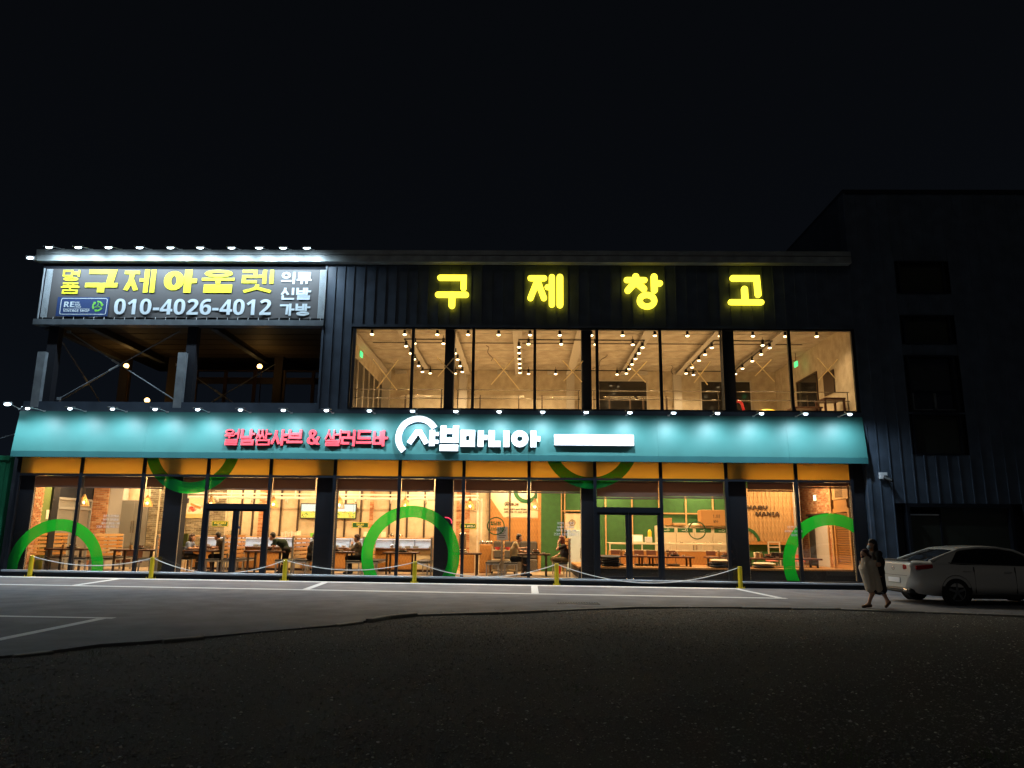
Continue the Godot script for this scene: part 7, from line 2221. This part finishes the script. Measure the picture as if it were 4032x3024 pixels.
	for s in [-1, 1]: part("exhaust_trim", bev(S(), Vector3(-0.02, 0.34, s * 0.5), Vector3(0.04, 0.06, 0.18), 0.01), M.chrome, t)
	part("number_plate", bev(S(), Vector3(-0.012, 0.575, 0), Vector3(0.015, 0.12, 0.52), 0.004), M.white_print, t)
	part("plate_recess", span(S(), -0.006, 0.01, 0.50, 0.65, -0.29, 0.29), M.bench_grey, t)
	var em = S()
	for k in 20:
		var a = TAU * k / 20
		var b = TAU * (k + 1) / 20
		tube(em, [Vector3(-0.012, 0.86 + sin(a) * 0.035, cos(a) * 0.055), Vector3(-0.012, 0.86 + sin(b) * 0.035, cos(b) * 0.055)], 0.006, 5, false)
	part("badge", em, M.chrome, t)

func skin_rows(rows: Array) -> SurfaceTool:
	# a smooth sheet through rows of points
	var n = rows[0].size()
	var closed = rows[0][0].distance_to(Vector3(rows[0][0].x, rows[0][0].y, 0)) < 0.001
	var N := []
	for i in rows.size():
		var row := []
		for j in n:
			var du = rows[mini(i + 1, rows.size() - 1)][j] - rows[maxi(i - 1, 0)][j]
			var dv = rows[i][(j + 1) % n] - rows[i][(j - 1 + n) % n] if closed else rows[i][mini(j + 1, n - 1)] - rows[i][maxi(j - 1, 0)]
			var m = du.cross(dv).normalized()
			var c = Vector3(rows[i][j].x, 0.6, 0)
			if m.dot(rows[i][j] - c) < 0: m = -m
			row.append([rows[i][j], m])
		N.append(row)
	var st = S()
	for i in rows.size() - 1:
		for j in (n if closed else n - 1):
			smooth_quad(st, [N[i][j], N[i + 1][j], N[i + 1][(j + 1) % n], N[i][(j + 1) % n]])
	return st

func walker() -> void:
	mat("blanket", lin(0.64, 0.54, 0.42), 0.95)
	mat("dress", lin(0.020, 0.014, 0.014), 0.9)
	mat("mask_blue", lin(0.50, 0.62, 0.70), 0.8)
	mat("sandal", lin(0.10, 0.05, 0.03), 0.7)
	mat("plum_cap", lin(0.07, 0.03, 0.035), 0.9)
	textured(mat("stripe_cloth", Color(1, 1, 1), 0.9), _stripes(), 5.0, false)
	var g = gy(8.3)
	var at = Vector3(8.33, g, 6.33)
	var V = func(x: float, y: float, dz := 0.0) -> Vector3: return Vector3(x - 8.33, y - g, dz)
	var o = figure("woman in a face mask and dark dress walking left, carrying a wrapped baby", at, -1.0, {"hip": V.call(8.40, 0.80), "chest": V.call(8.43, 1.04), "neck": V.call(8.39, 1.28), "head": V.call(8.31, 1.425), "elbow": [V.call(8.34, 0.98, 0.22), V.call(8.34, 1.0, -0.22)], "hand": [V.call(8.10, 0.93, 0.12), V.call(8.10, 1.02, -0.10)], "knee": [V.call(8.24, 0.45, 0.08), V.call(8.47, 0.43, -0.08)], "ankle": [V.call(8.09, 0.075, 0.08), V.call(8.61, 0.14, -0.08)], "toe": [V.call(7.95, 0.015, 0.08), V.call(8.56, 0.01, -0.08)]}, {"skin": M.skin, "shirt": M.dress, "trousers": M.dress, "no_trousers": true, "shoes": M.sandal, "hair": M.hair_black, "hair_long": 0.17, "sleeve": 0.7, "cell": 0.014, "look": Vector3(-1, -0.05, 0.12)})
	var st = S()
	field(st, [[V.call(8.40, 0.92), V.call(8.36, 0.50), 0.135, 0.165], [V.call(8.40, 0.80), V.call(8.48, 0.40, -0.06), 0.13, 0.12], [V.call(8.36, 0.75), V.call(8.24, 0.42, 0.06), 0.13, 0.11]], 0.016, 0.06)
	part("skirt", st, M.dress, o)
	st = S()
	field(st, [[V.call(8.16, 0.36, 0.08), V.call(8.36, 0.345, 0.06), 0.055, 0.06], [V.call(8.36, 0.345, 0.06), V.call(8.52, 0.33, -0.06), 0.06, 0.05]], 0.014, 0.04)
	part("striped_hem", st, M.stripe_cloth, o)
	st = S()
	var hd = V.call(8.31, 1.425)
	ball(st, hd + Vector3(-0.068, -0.045, 0.006), Vector3(0.052, 0.052, 0.066), 8)
	part("face_mask", st, M.mask_blue, o)
	# the baby and its long wrap, held in front
	var b = thing("baby", "baby with a dark cap wrapped in a long beige blanket, held by the walking woman", "baby", at)
	st = S()
	field(st, [[V.call(8.09, 1.235, 0.03), V.call(8.10, 1.20, 0.03), 0.072, 0.066], [V.call(8.11, 1.16, 0.03), V.call(8.14, 0.92, 0.03), 0.085, 0.095]], 0.012, 0.04)
	field(st, [[V.call(8.028, 1.215, 0.05), V.call(8.022, 1.205, 0.05), 0.012, 0.014]], 0.008, 0.01)
	part("body", st, M.skin, b)
	for s in [-1, 1]: part("eye", ball(S(), V.call(8.035, 1.235, 0.03 + 0.025 * s), Vector3(0.008, 0.007, 0.009), 4), M.bench_black, b)
	st = S()
	field(st, [[V.call(8.115, 1.26, 0.03), V.call(8.13, 1.21, 0.03), 0.078, 0.075], [V.call(8.06, 1.15, 0.06), V.call(8.2, 1.16, 0.06), 0.05, 0.055]], 0.012, 0.03)
	part("cap", st, M.plum_cap, b)
	st = S()
	field(st, [[V.call(8.12, 1.09, 0.05), V.call(8.10, 0.86, 0.07), 0.105, 0.135], [V.call(8.10, 0.86, 0.07), V.call(8.14, 0.44, 0.10), 0.14, 0.11], [V.call(8.22, 0.98, 0.12), V.call(8.32, 0.44, 0.14), 0.11, 0.09], [V.call(8.08, 0.9, -0.05), V.call(8.14, 0.5, 0.0), 0.10, 0.08], [V.call(8.32, 1.05, 0.15), V.call(8.14, 0.78, 0.20), 0.03, 0.03], [V.call(8.26, 0.95, 0.19), V.call(8.30, 0.5, 0.2), 0.022, 0.02], [V.call(8.05, 1.0, 0.17), V.call(8.12, 0.5, 0.19), 0.024, 0.02], [V.call(8.2, 0.9, 0.21), V.call(8.2, 0.44, 0.2), 0.02, 0.022]], 0.012, 0.035)
	part("blanket", st, M.blanket, b)

func _stripes() -> ImageTexture:
	var im = Image.create(32, 32, false, Image.FORMAT_RGB8)
	for y in 32:
		for x in 32: im.set_pixel(x, y, Color(0.62, 0.62, 0.62) if (y / 4) % 2 else Color(0.10, 0.10, 0.14))
	return ImageTexture.create_from_image(im)
